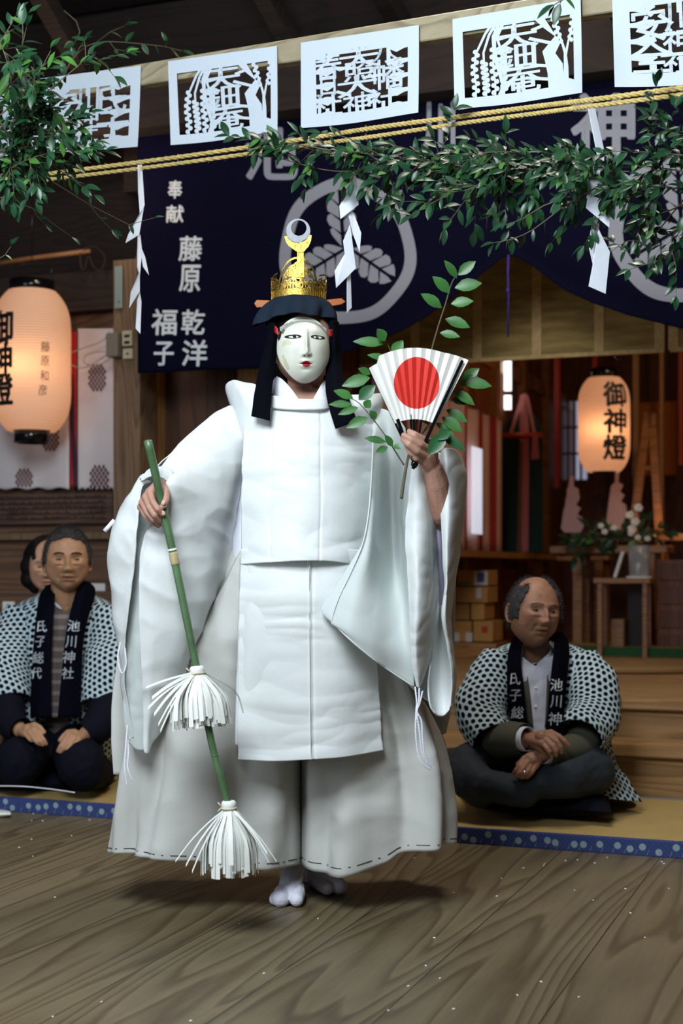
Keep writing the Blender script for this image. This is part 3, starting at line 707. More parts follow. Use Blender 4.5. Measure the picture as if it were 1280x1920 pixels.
# ---------------------------------------------------------------- navy curtain with white crests
nb = 2.22
top_y = {258: 150}
def curt_bottom(x):
    xs = [230, 258, 330, 400, 480, 560, 640, 700, 750, 790, 830, 870, 905, 930, 945, 958, 975, 1000, 1030, 1060, 1110, 1180, 1280, 1400, 1500]
    ys = [701, 700, 697, 693, 692, 684, 664, 643, 622, 600, 572, 540, 512, 492, 482, 480, 484, 500, 524, 545, 568, 592, 617, 632, 636]
    return float(np.interp(x, xs, ys))
def curt_fold(x, y):
    """depth offset of the curtain (metres, + = away): swags gathered towards the cord at x=950"""
    t = max(0, min(1, (y-330)/300))
    g = 0
    # swag folds run from the gather point out and down to both sides
    for side, cx0 in ((-1, 950), (1, 952)):
        dx = (x-cx0)*side
        if dx > 0:
            bot = curt_bottom(x); r = (bot-y)/(60+dx*.35)
            if r < 3: g += .020*sin(r*5.2+dx*.006)*exp(-max(0, r-.2)*.8)*t*min(1, dx/40)
    g += .012*fnoise((x*.006, y*.003, 1.0))*1.2 + .006*sin(x*.021+.5*sin(y*.01))*t
    return g
def curt(x, y, off=0.0):
    return onb(x, y, nb+curt_fold(x, y)-off)
t = thing('shrine_curtain', 'large navy curtain with white ringed crests and 池川神社, gathered up by a cord', 'curtain', onb(640, 680, nb))
nx, ny = 150, 90; G = np.zeros((ny, nx, 3))
for j in range(nx):
    x = 258+(1500-258)*j/(nx-1); yb = curt_bottom(x); yt = 165-.15*(x-258)*.8
    for i in range(ny):
        y = yt+(yb-yt)*(i/(ny-1)); G[i, j] = curt(x, y)
grid_obj('cloth', G, M_['navy'], t, .003)
def dband(name, poly, off, mat, par):
    bm = bmesh.new(); strip = poly
    for i in range(len(strip)-1):
        pass
    return bm
def crest(cx, cy, rx, ry, w, seed):
    r_ = random.Random(seed); bm = bmesh.new(); n = 96; m = 6; rows = []
    for k in range(n):
        th = 2*pi*k/n; row = []
        wob = 1+.018*sin(3*th+seed)+.012*sin(7*th)
        for q in range(m+1):
            e = 1-w*(1-q/m)
            x, y = cx+cos(th)*rx*e*wob, cy+sin(th)*ry*e*wob
            row.append(bm.verts.new(curt(x, y, .0045)))
        rows.append(row)
    for k in range(n):
        for q in range(m): bm.faces.new((rows[k][q], rows[(k+1)%n][q], rows[(k+1)%n][q+1], rows[k][q+1]))
    ring = bm_obj('crest_ring', bm, M_['print'], t)
    # three paulownia-like leaves built of lobes; veins stay as dark gaps
    def kleaf(bx_, by_, tx, ty, wd, name='crest_leaf'):
        bm = bmesh.new(); L = sqrt((tx-bx_)**2+(ty-by_)**2); ux, uy = (tx-bx_)/L, (ty-by_)/L; vx, vy = -uy, ux
        nl = 4
        for s in (-1, 1):
            for k in range(nl):
                t0 = .02+k/nl*.93; t1 = t0+.93/nl*.80
                pts = []
                w0 = wd*sin(pi*min(.97, t0*.86+.14))**.7; w1 = wd*sin(pi*min(.96, t1*.86+.14))**.7 if k < nl-1 else wd*.25
                inner = .03
                pts.append((t0*L, inner*L)); pts.append((t1*L, inner*L))
                pts.append(((t1+.13)*L if k < nl-1 else L, w1*.75)); pts.append(((t1+.10)*L if k < nl-1 else L*1.02, w1*1.0 if k < nl-1 else w1*.6)); pts.append(((t0+t1)/2*L+.12*L, (w0+w1)/2*1.1)); pts.append(((t0+.13)*L, w0*.98))
                vs = [bm.verts.new(curt(bx_+ux*a+vx*b*s, by_+uy*a+vy*b*s, .0045)) for a, b in pts]
                c = bm.verts.new(curt(bx_+ux*(t0+t1)/2*L*1.05+vx*w0*.5*s, by_+uy*(t0+t1)/2*L*1.05+vy*w0*.5*s, .0048))
                for q in range(len(vs)): bm.faces.new((c, vs[q], vs[(q+1) % len(vs)]))
        bm_obj(name, bm, M_['print'], t)
    s = rx/128
    kleaf(cx-4, cy-5, cx-86*s, cy+45*s, 30*s); kleaf(cx+8, cy-5, cx+86*s, cy+50*s, 30*s); kleaf(cx-6*s, cy-8*s, cx-14*s, cy-122*s, 26*s)
crest(650, 472, 128, 138, .17, 1)
crest(1284, 430, 146, 137, .19, 2)
fnL = lambda x, y: curt(x, y, .005)
for it in [('池', 508, 288, 96, 96), ('川', 822, 238, 60, 92), ('神', 1130, 232, 118, 110), ('社', 1430, 190, 110, 100)]: lettering('large_lettering', [it], fnL, M_['print'], t, .028, cuts=1)
for it in [('奉', 328, 355, 26, 34), ('献', 328, 401, 32, 32), ('藤', 357, 466, 42, 46), ('原', 356, 522, 38, 52), ('乾', 362, 604, 42, 46), ('洋', 365, 662, 46, 48), ('福', 308, 604, 46, 48), ('子', 307, 663, 36, 46)]: lettering('small_lettering', [it], fnL, M_['text'], t, .020, slant=.05)
t = None
# cord that gathers it
o = tubeo('gather_cord', [onb(953, 478, nb-.03), onb(952, 510, nb-.035), onb(953, 560, nb-.035), onb(952, 632, nb-.03)], [.006, .005, .004, .004], plain('purple_cord', (.035, .012, .16, 1), .7))
bm = bmesh.new(); bm.from_mesh(o.data); ball(bm, onb(952, 545, nb-.035), .009, 2, (1, 1, 1.5)); bm.to_mesh(o.data); bm.free()
tag(o, 'purple cord hanging where the navy curtain is gathered up', 'cord')

# bamboo blinds behind the curtain
def blind_m():
    m, nt, b = mat_new('bamboo_blind'); L = nt.links
    tc = nd(nt, 'ShaderNodeTexCoord'); s = nd(nt, 'ShaderNodeSeparateXYZ'); L.new(tc.outputs['Object'], s.inputs[0])
    mu = nd(nt, 'ShaderNodeMath', operation='MULTIPLY'); L.new(s.outputs[2], mu.inputs[0]); mu.inputs[1].default_value = 900
    sn = nd(nt, 'ShaderNodeMath', operation='SINE'); L.new(mu.outputs[0], sn.inputs[0])
    no = nd(nt, 'ShaderNodeTexNoise'); no.inputs['Scale'].default_value = 5; mp = nd(nt, 'ShaderNodeMapping'); mp.inputs['Scale'].default_value = (1, 1, 6); L.new(tc.outputs['Object'], mp.inputs[0]); L.new(mp.outputs[0], no.inputs[0])
    cr = nd(nt, 'ShaderNodeValToRGB'); cr.color_ramp.elements[0].position = .35; cr.color_ramp.elements[1].position = .65
    cr.color_ramp.elements[0].color = srgb(150, 118, 62); cr.color_ramp.elements[1].color = srgb(186, 156, 92); L.new(no.outputs[0], cr.inputs[0])
    L.new(cr.outputs[0], b.inputs['Base Color']); bp = nd(nt, 'ShaderNodeBump'); bp.inputs['Distance'].default_value = .002; bp.inputs['Strength'].default_value = .5
    L.new(sn.outputs[0], bp.inputs['Height']); L.new(bp.outputs[0], b.inputs['Normal']); b.inputs['Roughness'].default_value = .6
    return m
bl_m = blind_m(); edge_m = plain('blind_brocade', srgb(214, 176, 118), .7, var=.15, vs=40)
bb = 3.0
for k, (x0, x1, strips) in enumerate(((600, 1244, (660, 778, 895, 1006, 1123, 1236)), (1256, 1620, (1262, 1380, 1500)))):
    a0_, z0 = abz(x0, 690, bb); a1_, z1 = abz(x1, 652, bb)
    yb = lambda x: 676-(x-880)*.0625
    _, zb = abz(1000, yb(1000), bb)
    t = thing('bamboo_blind', ['wide golden bamboo blind with pale bands behind the gathered navy curtain', 'bamboo blind beginning at the right frame edge beyond a narrow gap'][k], 'blind', W(a0_, bb, zb), 'bamboo blinds across the inner hall')
    boxo('slats', a0_, a1_, bb, bb+.012, zb, 2.72, bl_m, t)
    for s in strips:
        sa, _ = abz(s, 620, bb); boxo('brocade_band', sa-.022, sa+.022, bb-.006, bb+.001, zb-.002, 2.72, edge_m, t)
    boxo('bottom_rod', a0_, a1_, bb-.008, bb+.016, zb-.012, zb+.006, edge_m, t)
# inner lintel under the ceiling which carries the blinds
struct(boxo('wall_shrine_crossbeam', inA, 3.6, 3.02, 3.12, 2.72, 3.3, inwood))

# ---------------------------------------------------------------- paper lanterns
def lantern_m(name, glow_c, hot, hz, str_=1.0):
    m, nt, b = mat_new(name); L = nt.links
    tc = nd(nt, 'ShaderNodeTexCoord'); s = nd(nt, 'ShaderNodeSeparateXYZ'); L.new(tc.outputs['Object'], s.inputs[0])
    mu = nd(nt, 'ShaderNodeMath', operation='MULTIPLY'); L.new(s.outputs[2], mu.inputs[0]); mu.inputs[1].default_value = 2*pi/.0125
    sn = nd(nt, 'ShaderNodeMath', operation='SINE'); L.new(mu.outputs[0], sn.inputs[0])
    bp = nd(nt, 'ShaderNodeBump'); bp.inputs['Distance'].default_value = .003; bp.inputs['Strength'].default_value = .5; L.new(sn.outputs[0], bp.inputs['Height']); L.new(bp.outputs[0], b.inputs['Normal'])
    b.inputs['Base Color'].default_value = (.78, .66, .52, 1); b.inputs['Roughness'].default_value = .8
    # translucent paper lit by the lamp inside
    tr = nd(nt, 'ShaderNodeBsdfTranslucent'); tr.inputs[0].default_value = (.85, .55, .36, 1)
    ms = nd(nt, 'ShaderNodeMixShader'); ms.inputs[0].default_value = .55
    L.new(b.outputs[0], ms.inputs[1]); L.new(tr.outputs[0], ms.inputs[2]); L.new(bp.outputs[0], tr.inputs['Normal'])
    em = nd(nt, 'ShaderNodeEmission'); em.inputs[0].default_value = glow_c; em.inputs[1].default_value = str_
    ad = nd(nt, 'ShaderNodeAddShader'); L.new(ms.outputs[0], ad.inputs[0]); L.new(em.outputs[0], ad.inputs[1])
    L.new(ad.outputs[0], nt.nodes['Material Output'].inputs[0]); return m
def lantern(name, label, c, r, hgt, mat, caps, chars, small=None, power=3, hang=1.0, rot0=0.0, charsz=None):
    """c centre of the paper body; profile of revolution with horizontal ribs"""
    t = thing(name, label, 'lantern', c+Vector((0, 0, hgt/2)), 'white paper lanterns with 御神燈')
    def prof(v):  # v 0 top .. 1 bottom -> radius
        e = abs(2*v-1); return r*(1-.38*max(0, (e-.35)/.65)**3.2)
    n, m = 48, 88; V = []; Fc = []
    for i in range(m+1):
        v = i/m; rr = prof(v)+.0006*cos(i*pi); z = hgt*(.5-v)
        for k in range(n): V.append(c+Vector((rr*sin(2*pi*k/n), -rr*cos(2*pi*k/n), z)))
    for i in range(m):
        for k in range(n): Fc.append((i*n+k, i*n+(k+1)%n, (i+1)*n+(k+1)%n, (i+1)*n+k))
    b = mesh_obj('paper_body', V, Fc, mat, t, smooth=True)
    if caps:
        for s, rr, hh in ((1, caps[0], caps[1]), (-1, caps[2], caps[3])):
            bm = bmesh.new(); z0 = s*hgt/2-s*.006
            ps = [c+Vector((0, 0, z0+s*hh*q)) for q in (0, .5, 1)]
            tube(bm, ps, [rr, rr*.98, rr], 32, False)
            tube(bm, ps[::-1], [rr*.93]*3, 32, False)
            bmesh.ops.recalc_face_normals(bm, faces=bm.faces)
            o = bm_obj('top_ring' if s > 0 else 'bottom_ring', bm, M_['lacquer'], t, True); o.modifiers.new('s', 'SOLIDIFY').thickness = .004
    bm = bmesh.new()
    z = hgt/2+(caps[1] if caps else 0)
    tube(bm, [c+Vector((-r*.55, 0, z-.005)), c+Vector((-r*.5, 0, z+.05)), c+Vector((-r*.35, 0, z+.075)), c+Vector((0, 0, z+.08)), c+Vector((r*.35, 0, z+.075)), c+Vector((r*.5, 0, z+.05)), c+Vector((r*.55, 0, z-.005))], .0022, 6)
    tube(bm, [c+Vector((0, 0, z+.08)), c+Vector((0, 0, z+hang))], .002, 6)
    bm_obj('hanging_wire', bm, M_['lacquer'], t, True)
    cm = c.copy()
    def on(x, y):   # x = angle position in metres along the girth, y metres down from the centre
        v = max(0.0, min(1.0, .5+y/hgt)); rr = prof(v)+.0025; th = x/r
        return cm+Vector((rr*sin(th), -rr*cos(th), -y))
    for it in chars: lettering('lettering', [it], on, M_['ink'], t, .034, cuts=1)
    bi = plain('brown_ink', (.06, .03, .018, 1), .8)
    for it in small or []: lettering('small_lettering', [it], on, bi, t, .0, cuts=1)
    point(name+'_lamp', c+Vector((-r*.1, -r*.45, -.035)), power, (1, .62, .34), .04)
    return t
# left lantern
lb = 2.25; c = onb(60, 678, lb); s = c.y/F
lantern('paper_lantern', 'large glowing paper lantern with 御神燈 at the left edge before the patterned cloth', c, 72*s, 262*s, lantern_m('lantern_paper_near', (1, .56, .36, 1), .6, 0, .11),
        (42*s, 22*s, 34*s, 24*s), [('御', -.115, -.135, .125, .16), ('神', -.115, .012, .12, .15), ('燈', -.115, .15, .125, .15)],
        [('藤', .100, -.045, .042, .048), ('原', .098, .020, .040, .048), ('和', .095, .088, .040, .048), ('彦', .088, .155, .042, .05)], power=1.0, hang=.5)
c = onb(1132, 797, 5.0); s = c.y/F
lantern('paper_lantern', 'smaller glowing paper lantern with 御神燈 hanging inside the shrine at the right', c, 48*s, 176*s, lantern_m('lantern_paper_far', (1, .52, .34, 1), .5, 0, .09),
        (24*s, 20*s, 22*s, 4*s), [('御', .045, -.17, .15, .145), ('神', .045, -.01, .15, .14), ('燈', .045, .145, .15, .145)], None, power=1.0, hang=.75)

# ---------------------------------------------------------------- left wall: patterned cloth, bamboo pole, wires, sockets
cb_ = wallB-.09
def cpt(x, y, off=0.0): return onb(x, y, cb_+.012*sin(x*.05+y*.012)+.008*fnoise((x*.02, y*.015, 0))-off)
t = thing('patterned_cloth', 'white wall cloth printed with maroon lozenge crests behind the large lantern', 'cloth', onb(100, 915, cb_))
for (x0, x1) in ((-120, 130), (146, 213)):
    G = np.array([[cpt(x0+(x1-x0)*j/39, 616+(916-616)*i/59+(2 if i == 59 else 0)*sin(j)) for j in range(40)] for i in range(60)])
    grid_obj('cloth_panel', G, plain('white_wall_cloth', srgb(205, 200, 205), .85, bump=.3, bs=10), t, .003)
G = np.array([[cpt(131+12*j/5+max(0, i-20)*.05*(1 if j < 9 else 1), 622+(914-622)*i/39, .012) for j in range(6)] for i in range(40)])
grid_obj('red_ribbon', G, plain('red_ribbon', (.45, .01, .015, 1), .6), t, .002)
G = np.array([[cpt(128+8*j/5+i*.25, 700+(914-700)*i/39, .018) for j in range(6)] for i in range(40)])
grid_obj('purple_ribbon', G, plain('purple_ribbon', (.03, .01, .035, 1), .7), t, .002)
mar = plain('maroon_print', srgb(96, 44, 40), .9)
for k, (x, y, sc_) in enumerate(((182, 716, 1), (94, 828, 1), (45, 912, 1), (186, 908, 1.1), (20, 740, 1))):
    bm = bmesh.new()
    for i in range(-3, 4):
        for j in range(-3, 4):
            X = x+(i-j)*3.6*sc_; Y = y+(i+j)*5.6*sc_-8
            if Y > 913 or abs(i)+abs(j) > 4: continue
            vs = [bm.verts.new(cpt(X+dx*3.1*sc_, Y+dy*4.6*sc_, .006)) for dx, dy in ((0, -1), (.8, 0), (0, 1), (-.8, 0))]; bm.faces.new(vs)
    bm_obj('lozenge_crest', bm, mar, t)
pb_ = wallB-.15
o = tubeo('bamboo_pole', [onb(-40, 500, pb_), onb(60, 484, pb_), onb(170, 470, pb_)], .012, plain('old_bamboo', srgb(150, 104, 66), .5, var=.2, vs=20)); tag(o, 'old bamboo pole fixed level on the wall above the large lantern', 'pole')
def wire(name, pts, r, mat, label, b):
    o = tubeo(name, [Vector(v) for v in crom([tuple(onb(x, y, b)) for x, y in pts], 60)], r, mat); tag(o, label, 'cable'); return o
grey = plain('grey_cable', srgb(150, 140, 130), .6); dark = plain('dark_cable', srgb(52, 40, 34), .6)
wire('power_cable', [(262, 430), (252, 520), (235, 580), (222, 640), (205, 660), (175, 682), (150, 690), (130, 680), (128, 665), (150, 655), (190, 640), (206, 622)], .0028, grey, 'pale looped cable running from the sockets across the patterned cloth', pb_-.05)
wire('power_cable', [(206, 660), (180, 660), (160, 668), (160, 682), (185, 684), (206, 672)], .0026, grey, 'small oval loop of cable beside the wall sockets', pb_-.06)
wire('power_cable', [(150, 474), (152, 500), (158, 505), (166, 480), (175, 500), (190, 506), (196, 480), (175, 462), (155, 466)], .003, dark, 'dark tangle of cable at the end of the bamboo pole', pb_-.03)
pf = 2.34
sock = plain('ivory_plastic', srgb(188, 176, 150), .5)
def socket(x0, x1, y0, y1, label, slots):
    p0, p1 = abz(x0, y1, pf), abz(x1, y0, pf)
    t = thing('wall_socket', label, 'socket', W(p0[0], pf, p0[1]), 'electric sockets on the post')
    boxo('cover', p0[0], p1[0], pf-.016, pf+.01, p0[1], p1[1], sock, t, .004)
    for s in slots:
        q0, q1 = abz(s[0], s[3], pf), abz(s[2], s[1], pf); boxo('slot', q0[0], q1[0], pf-.0175, pf-.015, q0[1], q1[1], M_['ink'], t)
socket(232, 250, 620, 650, 'ivory double socket on the post beside the navy curtain, upper of two', ((236, 628, 246, 634), (236, 640, 246, 646)))
socket(233, 251, 654, 674, 'ivory switch box on the post, lower of the two', ((240, 662, 244, 666),))
p0, p1 = abz(208, 672, pf), abz(230, 626, pf)
tag(boxo('junction_box', p0[0], p1[0], pf-.05, pf+.01, p0[1], p1[1], plain('grey_box', srgb(110, 104, 92), .6), None, .008), 'grey junction box with plugs at the left face of the post', 'box')
p0, p1 = abz(216, 579, pf), abz(230, 499, pf)
t = thing('thermometer', 'pale metal plate with a hole fixed to the post above the sockets', 'plate', W(p0[0], pf, p0[1]))
boxo('plate', p0[0], p1[0], pf-.008, pf+.004, p0[1], p1[1], plain('pale_metal', srgb(170, 190, 180), .35, metal=.6), t, .002)
bm = bmesh.new(); ball(bm, onb(223, 566, pf-.009), .004); bm_obj('screw_hole', bm, M_['ink'], t)
t.name = 'metal_plate'
# carved board below the cloth, small notes on the wall
p0, p1 = abz(-60, 984, cb_), abz(206, 922, cb_)
t = thing('inscribed_board', 'dark framed board with faint rows of writing below the patterned cloth', 'board', W(p0[0], cb_, p0[1]))
boxo('frame', p0[0], p1[0], cb_+.02, cb_+.05, p0[1], p1[1], oldwood, t, .004)
bm = bmesh.new(); r_ = random.Random(4)
for i in range(5):
    for k in range(60):
        a = p0[0]+.03+(p1[0]-p0[0]-.06)*k/60; z = p0[1]+.02+(p1[1]-p0[1]-.05)*i/4
        bx(bm, a, a+.006, cb_+.016, cb_+.021, z, z+.012*r_.random()+.006)
bm_obj('inscription', bm, plain('faint_ink', srgb(44, 30, 26), .9), t)
for k, (x0, y0, x1, y1, lb_) in enumerate(((4, 1128, 26, 1148, 'small white note on the wall left of the left seated man'), (168, 1094, 196, 1108, 'small white note on the wall over the left man’s shoulder'))):
    p0, p1 = abz(x0, y1, wallB-.02), abz(x1, y0, wallB-.02)
    tag(boxo('paper_note', p0[0], p1[0], wallB-.016, wallB-.013, p0[1], p1[1], M_['wash']), lb_, 'note')
# pale amulet-like white cloth piece on floor at left edge
sheet_rows = [[(-30, 1517, 0), (0, 1516, 0), (20, 1522, 0)], [(-30, 1526, 0), (0, 1524, 0), (21, 1528, 0)], [(-30, 1534, 0), (0, 1533, 0), (12, 1531, 0)]]
def onfloor(x, y, z): return onz(x, y, z)
G = np.array([[tuple(onfloor(x, y, .018 if (i == 1) else .002)) for x, y in ((-30, 1517+i*8), (-12, 1517+i*8), (4, 1518+i*7), (20, 1522+i*4))] for i in range(3)])
G = crom(G, 12); G = np.swapaxes(crom(np.swapaxes(G, 0, 1), 16), 0, 1)
tag(grid_obj('folded_cloth', G, M_['wash'], None, .004), 'folded white cloth lying on the floorboards at the left frame edge', 'cloth')
# ---------------------------------------------------------------- inside the shrine (blurred background)
ZF = .398
def std(px, py, z=ZF):  # hall coords of the point where the ray meets height z
    return AB(onz(px, py, z))
# striped curtain along the left inner wall
t = thing('striped_curtain', 'red and white striped curtain along the inner left wall right of the raised sleeve', 'curtain', ona(940, 1035, inA+.03))
red_m = plain('red_stripe', srgb(150, 40, 36), .85); whi_m = plain('white_stripe', srgb(214, 180, 172), .85, sub=0)
zt, zb = 1.875, 1.02
def bpx(x): return AB(ona(x, 900, inA+.09))[1]
edges = [(700, 748, 0), (748, 756, 1), (756, 778, 0), (778, 786, 1), (786, 806, 0), (806, 813, 1), (813, 835, 0), (835, 841, 1), (841, 865, 0), (865, 871, 1), (871, 893, 0), (893, 899, 1), (899, 918, 0), (918, 925, 1), (925, 943, 0)]
for x0, x1, red in edges:
    G = np.zeros((10, 8, 3)); q0, q1 = bpx(x0), bpx(x1)
    for i in range(10):
        for j in range(8):
            b = q0+(q1-q0)*j/7; G[i, j] = W(inA+.09+.02*sin(b*17), b, zt+(zb-zt)*i/9)
    grid_obj('red_stripe' if red else 'white_stripe', G, red_m if red else whi_m, t, .003)
# tall slit window in the side wall, daylight behind
for y0_, y1_ in ((676, 733), (741, 768)):
    G = np.array([[ona(x, y, inA+.056) for x in (945, 949.5, 954, 958)] for y in (y0_, (y0_+y1_)/2, y1_)])
    struct(grid_obj('window_3', G, plain('daylit_opening', (.90, .96, 1, 1), .8, emis=1.6), None, .003))
# glowing patch added before the curtain, for daylight showing between two stripes
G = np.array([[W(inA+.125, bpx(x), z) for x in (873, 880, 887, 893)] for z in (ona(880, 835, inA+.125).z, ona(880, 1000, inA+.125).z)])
struct(grid_obj('curtain_glow_patch', G, plain('curtain_daylight_glow', (.80, .85, 1, 1), .8, emis=.55), None, .003))
# the glowing patch hangs clear of the curtain cloth
# shelf and rail under it
tag(boxo('wall_shelf', inA, inA+.30, 3.0, 6.2, .975, 1.01, altarw), 'narrow wooden shelf under the striped curtain', 'shelf')
# green banner with ribbons on a red bar
bn = 5.85
def hb(x, y, off=0): return onb(x, y, bn-off)
t = thing('hanging_banner', 'dark green banner with pink ribbons hung from a vermilion bar', 'banner', hb(975, 1040))
def flat(name, pts, off, mat, par, b=None, th=.004):
    """cloth or board standing in a plane, thickness th"""
    bm = bmesh.new(); bb_ = (b if b is not None else bn)-off
    f = [bm.verts.new(onb(x, y, bb_)) for x, y in pts]; bm.faces.new(f)
    bmesh.ops.triangulate(bm, faces=bm.faces)
    o = bm_obj(name, bm, mat, par); m = o.modifiers.new('s', 'SOLIDIFY'); m.thickness = th; m.offset = 0; return o
grn = plain('green_cloth', srgb(30, 52, 44), .9); pnk = plain('pink_ribbon', srgb(190, 110, 104), .8); vmr = plain('vermilion_lacquer', srgb(190, 62, 18), .4)
flat('green_cloth', [(950, 790), (962, 776), (1000, 776), (1016, 800), (1018, 1035), (938, 1035), (938, 820)], 0, grn, t)
tubeo('bar', [hb(936, 817, .04), hb(1018, 815, .04)], .018, vmr, t)
flat('center_ribbon', [(975, 740), (985, 738), (992, 800), (990, 1035), (978, 1035), (974, 800)], .02, pnk, t)
flat('side_ribbon', [(973, 830), (979, 830), (977, 1035), (969, 1035)], .03, plain('brown_ribbon', srgb(120, 74, 40), .8), t)
flat('left_tie', [(977, 740), (983, 742), (958, 818), (952, 818)], .05, pnk, t)
flat('right_tie', [(984, 738), (990, 742), (1006, 818), (1000, 820)], .05, pnk, t)
flat('hanging_tassel', [(998, 816), (1008, 816), (1011, 860), (995, 862)], .06, pnk, t)
# vermilion posts
for x, w_ in ((1043, 10), (1114, 8), (1276, 9)):
    p, _ = abz(x-w_/2, 800, 6.1); q, _ = abz(x+w_/2, 800, 6.1)
    _, zlo = abz(x, 915, 6.1)
    o = boxo('vermilion_post', p, q, 6.1, 6.16, zlo if x < 1100 else 1.6, 3.3, plain('vermilion_wood', srgb(150, 44, 16), .5))
    tag(o, {1043: 'vermilion upright between the green banner and the far lantern', 1114: 'vermilion upright just left of the far lantern top', 1276: 'vermilion upright at the right frame edge'}[x], 'post', 'vermilion uprights')
# left vertical timber posts between stripes and banner
# altar table
def table(x0, x1, ytop, b, yleg, label, legs, th=.045, dp=.35):
    (p, zt_), (q, _) = abz(x0, ytop, b), abz(x1, ytop, b)
    t = thing('altar_table', label, 'table', W((p+q)/2, b+dp/2, ZF), 'low wooden altar tables')
    boxo('table_top', p, q, b, b+dp, zt_-th, zt_, altarw, t, .005)
    for lx in legs:
        la, _ = abz(lx, 1100, b)
        for bb__ in (b+.03, b+dp-.07): boxo('leg', la-.028, la+.028, bb__, bb__+.05, ZF, zt_-th, altarw, t, .003)
    pass
    return t, zt_
table(1030, 1250, 1024, 5.3, 1205, 'wooden altar table carrying the evergreen spray and zigzag offerings', (1080, 1217))
table(1205, 1420, 1001, 5.9, 1190, 'higher altar table at the right frame edge behind the spray', (1235, 1400))
table(990, 1140, 1043, 6.2, 1190, 'long low table under the green banner', (1005, 1120), .03)
def stand(x0, x1, ytop, b, label, h=.03):
    (p, zt_), (q, _) = abz(x0, ytop, b), abz(x1, ytop, b)
    t = thing('offering_stand', label, 'stand', W((p+q)/2, b+.12, ZF), 'small stands before the altar')
    boxo('stand_top', p, q, b, b+.22, zt_-h, zt_, altarw, t, .003)
    for aa in (p+.02, q-.045): boxo('leg', aa, aa+.025, b+.02, b+.05, ZF, zt_-h, altarw, t)
    for aa in (p+.02, q-.045): boxo('leg', aa, aa+.025, b+.17, b+.20, ZF, zt_-h, altarw, t)
    return zt_
zs_ = stand(1112, 1218, 1084, 4.7, 'small offering stand with the glass jar and the slanted white stick')
bm = bmesh.new(); pj, zj = abz(1195, 1083, 4.75); tube(bm, [W(pj, 4.8, zs_+.001), W(pj, 4.8, zs_+.01), W(pj, 4.8, zs_+.19)], [.052, .055, .062], 20)
bmesh.ops.recalc_face_normals(bm, faces=bm.faces)
gl = plain('clear_glass', (.8, .85, .9, 1), .1, trans=.75, bump=.6, bs=60)
t = thing('glass_jar', 'clear glass jar under the spray with white orchids', 'jar', W(pj, 4.8, zs_)); bm_obj('jar_body', bm, gl, t, True)
bm = bmesh.new(); tube(bm, [W(pj, 4.8, zs_), W(pj, 4.8, zs_+.012)], [.075, .075], 20); bmesh.ops.recalc_face_normals(bm, faces=bm.faces); bm_obj('saucer', bm, M_['wash'], t)
pw, zw = abz(1151, 1074, 4.75); qw, zw2 = abz(1163, 1034, 4.75)
bm = bmesh.new(); beam(bm, W(pw, 4.78, zs_+.004), W(qw+.01, 4.78, zs_+.155), .034, .018); bmesh.ops.recalc_face_normals(bm, faces=bm.faces)
tag(bm_obj('white_slip', bm, M_['wash']), 'slanted white paper slip beside the glass jar', 'paper slip')
# dark box behind
p, z_ = abz(1176, 1084, 5.0); q, _ = abz(1214, 1084, 5.0)
tag(boxo('dark_chest', p, q, 5.0, 5.25, ZF, z_, plain('dark_chest', srgb(34, 20, 14), .6), None, .004), 'tall dark chest standing under the glass jar', 'chest')
p, z_ = abz(1150, 1160, 5.0); q, _ = abz(1174, 1160, 5.0)
tag(boxo('small_wooden_box', p, q, 4.9, 5.1, ZF, z_, altarw, None, .004), 'small reddish wooden box beside the dark chest', 'box')
# drawers at the right
p, z_ = abz(1232, 1050, 5.0); q, _ = abz(1420, 1050, 5.0)
t = thing('offering_chest', 'broad wooden chest with horizontal boards at the right frame edge', 'chest', W(p, 5.0, ZF))
boxo('chest_body', p, q, 5.0, 5.28, ZF, z_, inwood, t, .004)
for k in range(4): boxo('front_board', p+.01, q-.01, 4.985, 5.0, ZF+.02+k*(z_-ZF)/4, ZF+(k+1)*(z_-ZF)/4-.015, backw, t, .003)
# gohei on sticks
def gohei(x, y0, y1, wd, b, label):
    t = thing('zigzag_offering', label, 'paper offering', onb(x, y1, b), 'pink-white paper offerings behind the spray')
    h = y1-y0; pts = []
    # folded paper falling in steps to both sides of the stick
    L_, R_ = [], []
    for k in range(5):
        yy = y0+h*(.18+.164*k); w0 = 7+2.4*k
        R_ += [(x+w0-4, yy), (x+w0+5, yy+h*.05), (x+w0-1, yy+h*.15)]; L_ += [(x-w0+4, yy), (x-w0-4, yy+h*.07), (x-w0+2, yy+h*.15)]
    flat('paper', [(x-3, y0), (x+4, y0+1)]+R_+L_[::-1], 0, plain('pinkish_paper', srgb(206, 170, 166), .85), t, b, .006)
    tubeo('stick', [onb(x, y0+4, b+.03), onb(x, 1028, b+.03)], .008, altarw, t)
gohei(1072, 892, 1000, 1, 5.45, 'left pinkish zigzag paper offering standing behind the evergreen spray')
gohei(1156, 884, 995, 1, 5.65, 'pinkish zigzag paper offering below the far lantern, partly in shadow')
bough('evergreen_spray', 'evergreen spray lying along the altar table, dotted with small white flowers', [[(1060+k*30, 1010, 5.0) for k in range(6)], [(1070, 1000, 5.0), (1130, 1002, 5.0), (1190, 995, 5.0), (1240, 1000, 5.0)], [(1200, 1012, 4.9), (1130, 1012, 4.9), (1070, 1015, 4.9)]], 31, .085, .028, fork=.3, group='evergreen sprays on the altar', young=.05, tw=.005)
bm = bmesh.new(); r_ = random.Random(8)
for (x, y) in ((1125, 986), (1150, 990), (1132, 997), (1181, 1000), (1194, 1008), (1212, 1010)):
    for k in range(5): ball(bm, Q(x, y, 4.8)+Vector((cos(k*1.25)*.012, -.02, sin(k*1.25)*.010)), .009, 1, (1, .5, 1))
o = bm_obj('white_flowers', bm, M_['wash']); tag(o, 'small white flowers scattered over the altar spray', 'flowers', kind='stuff')
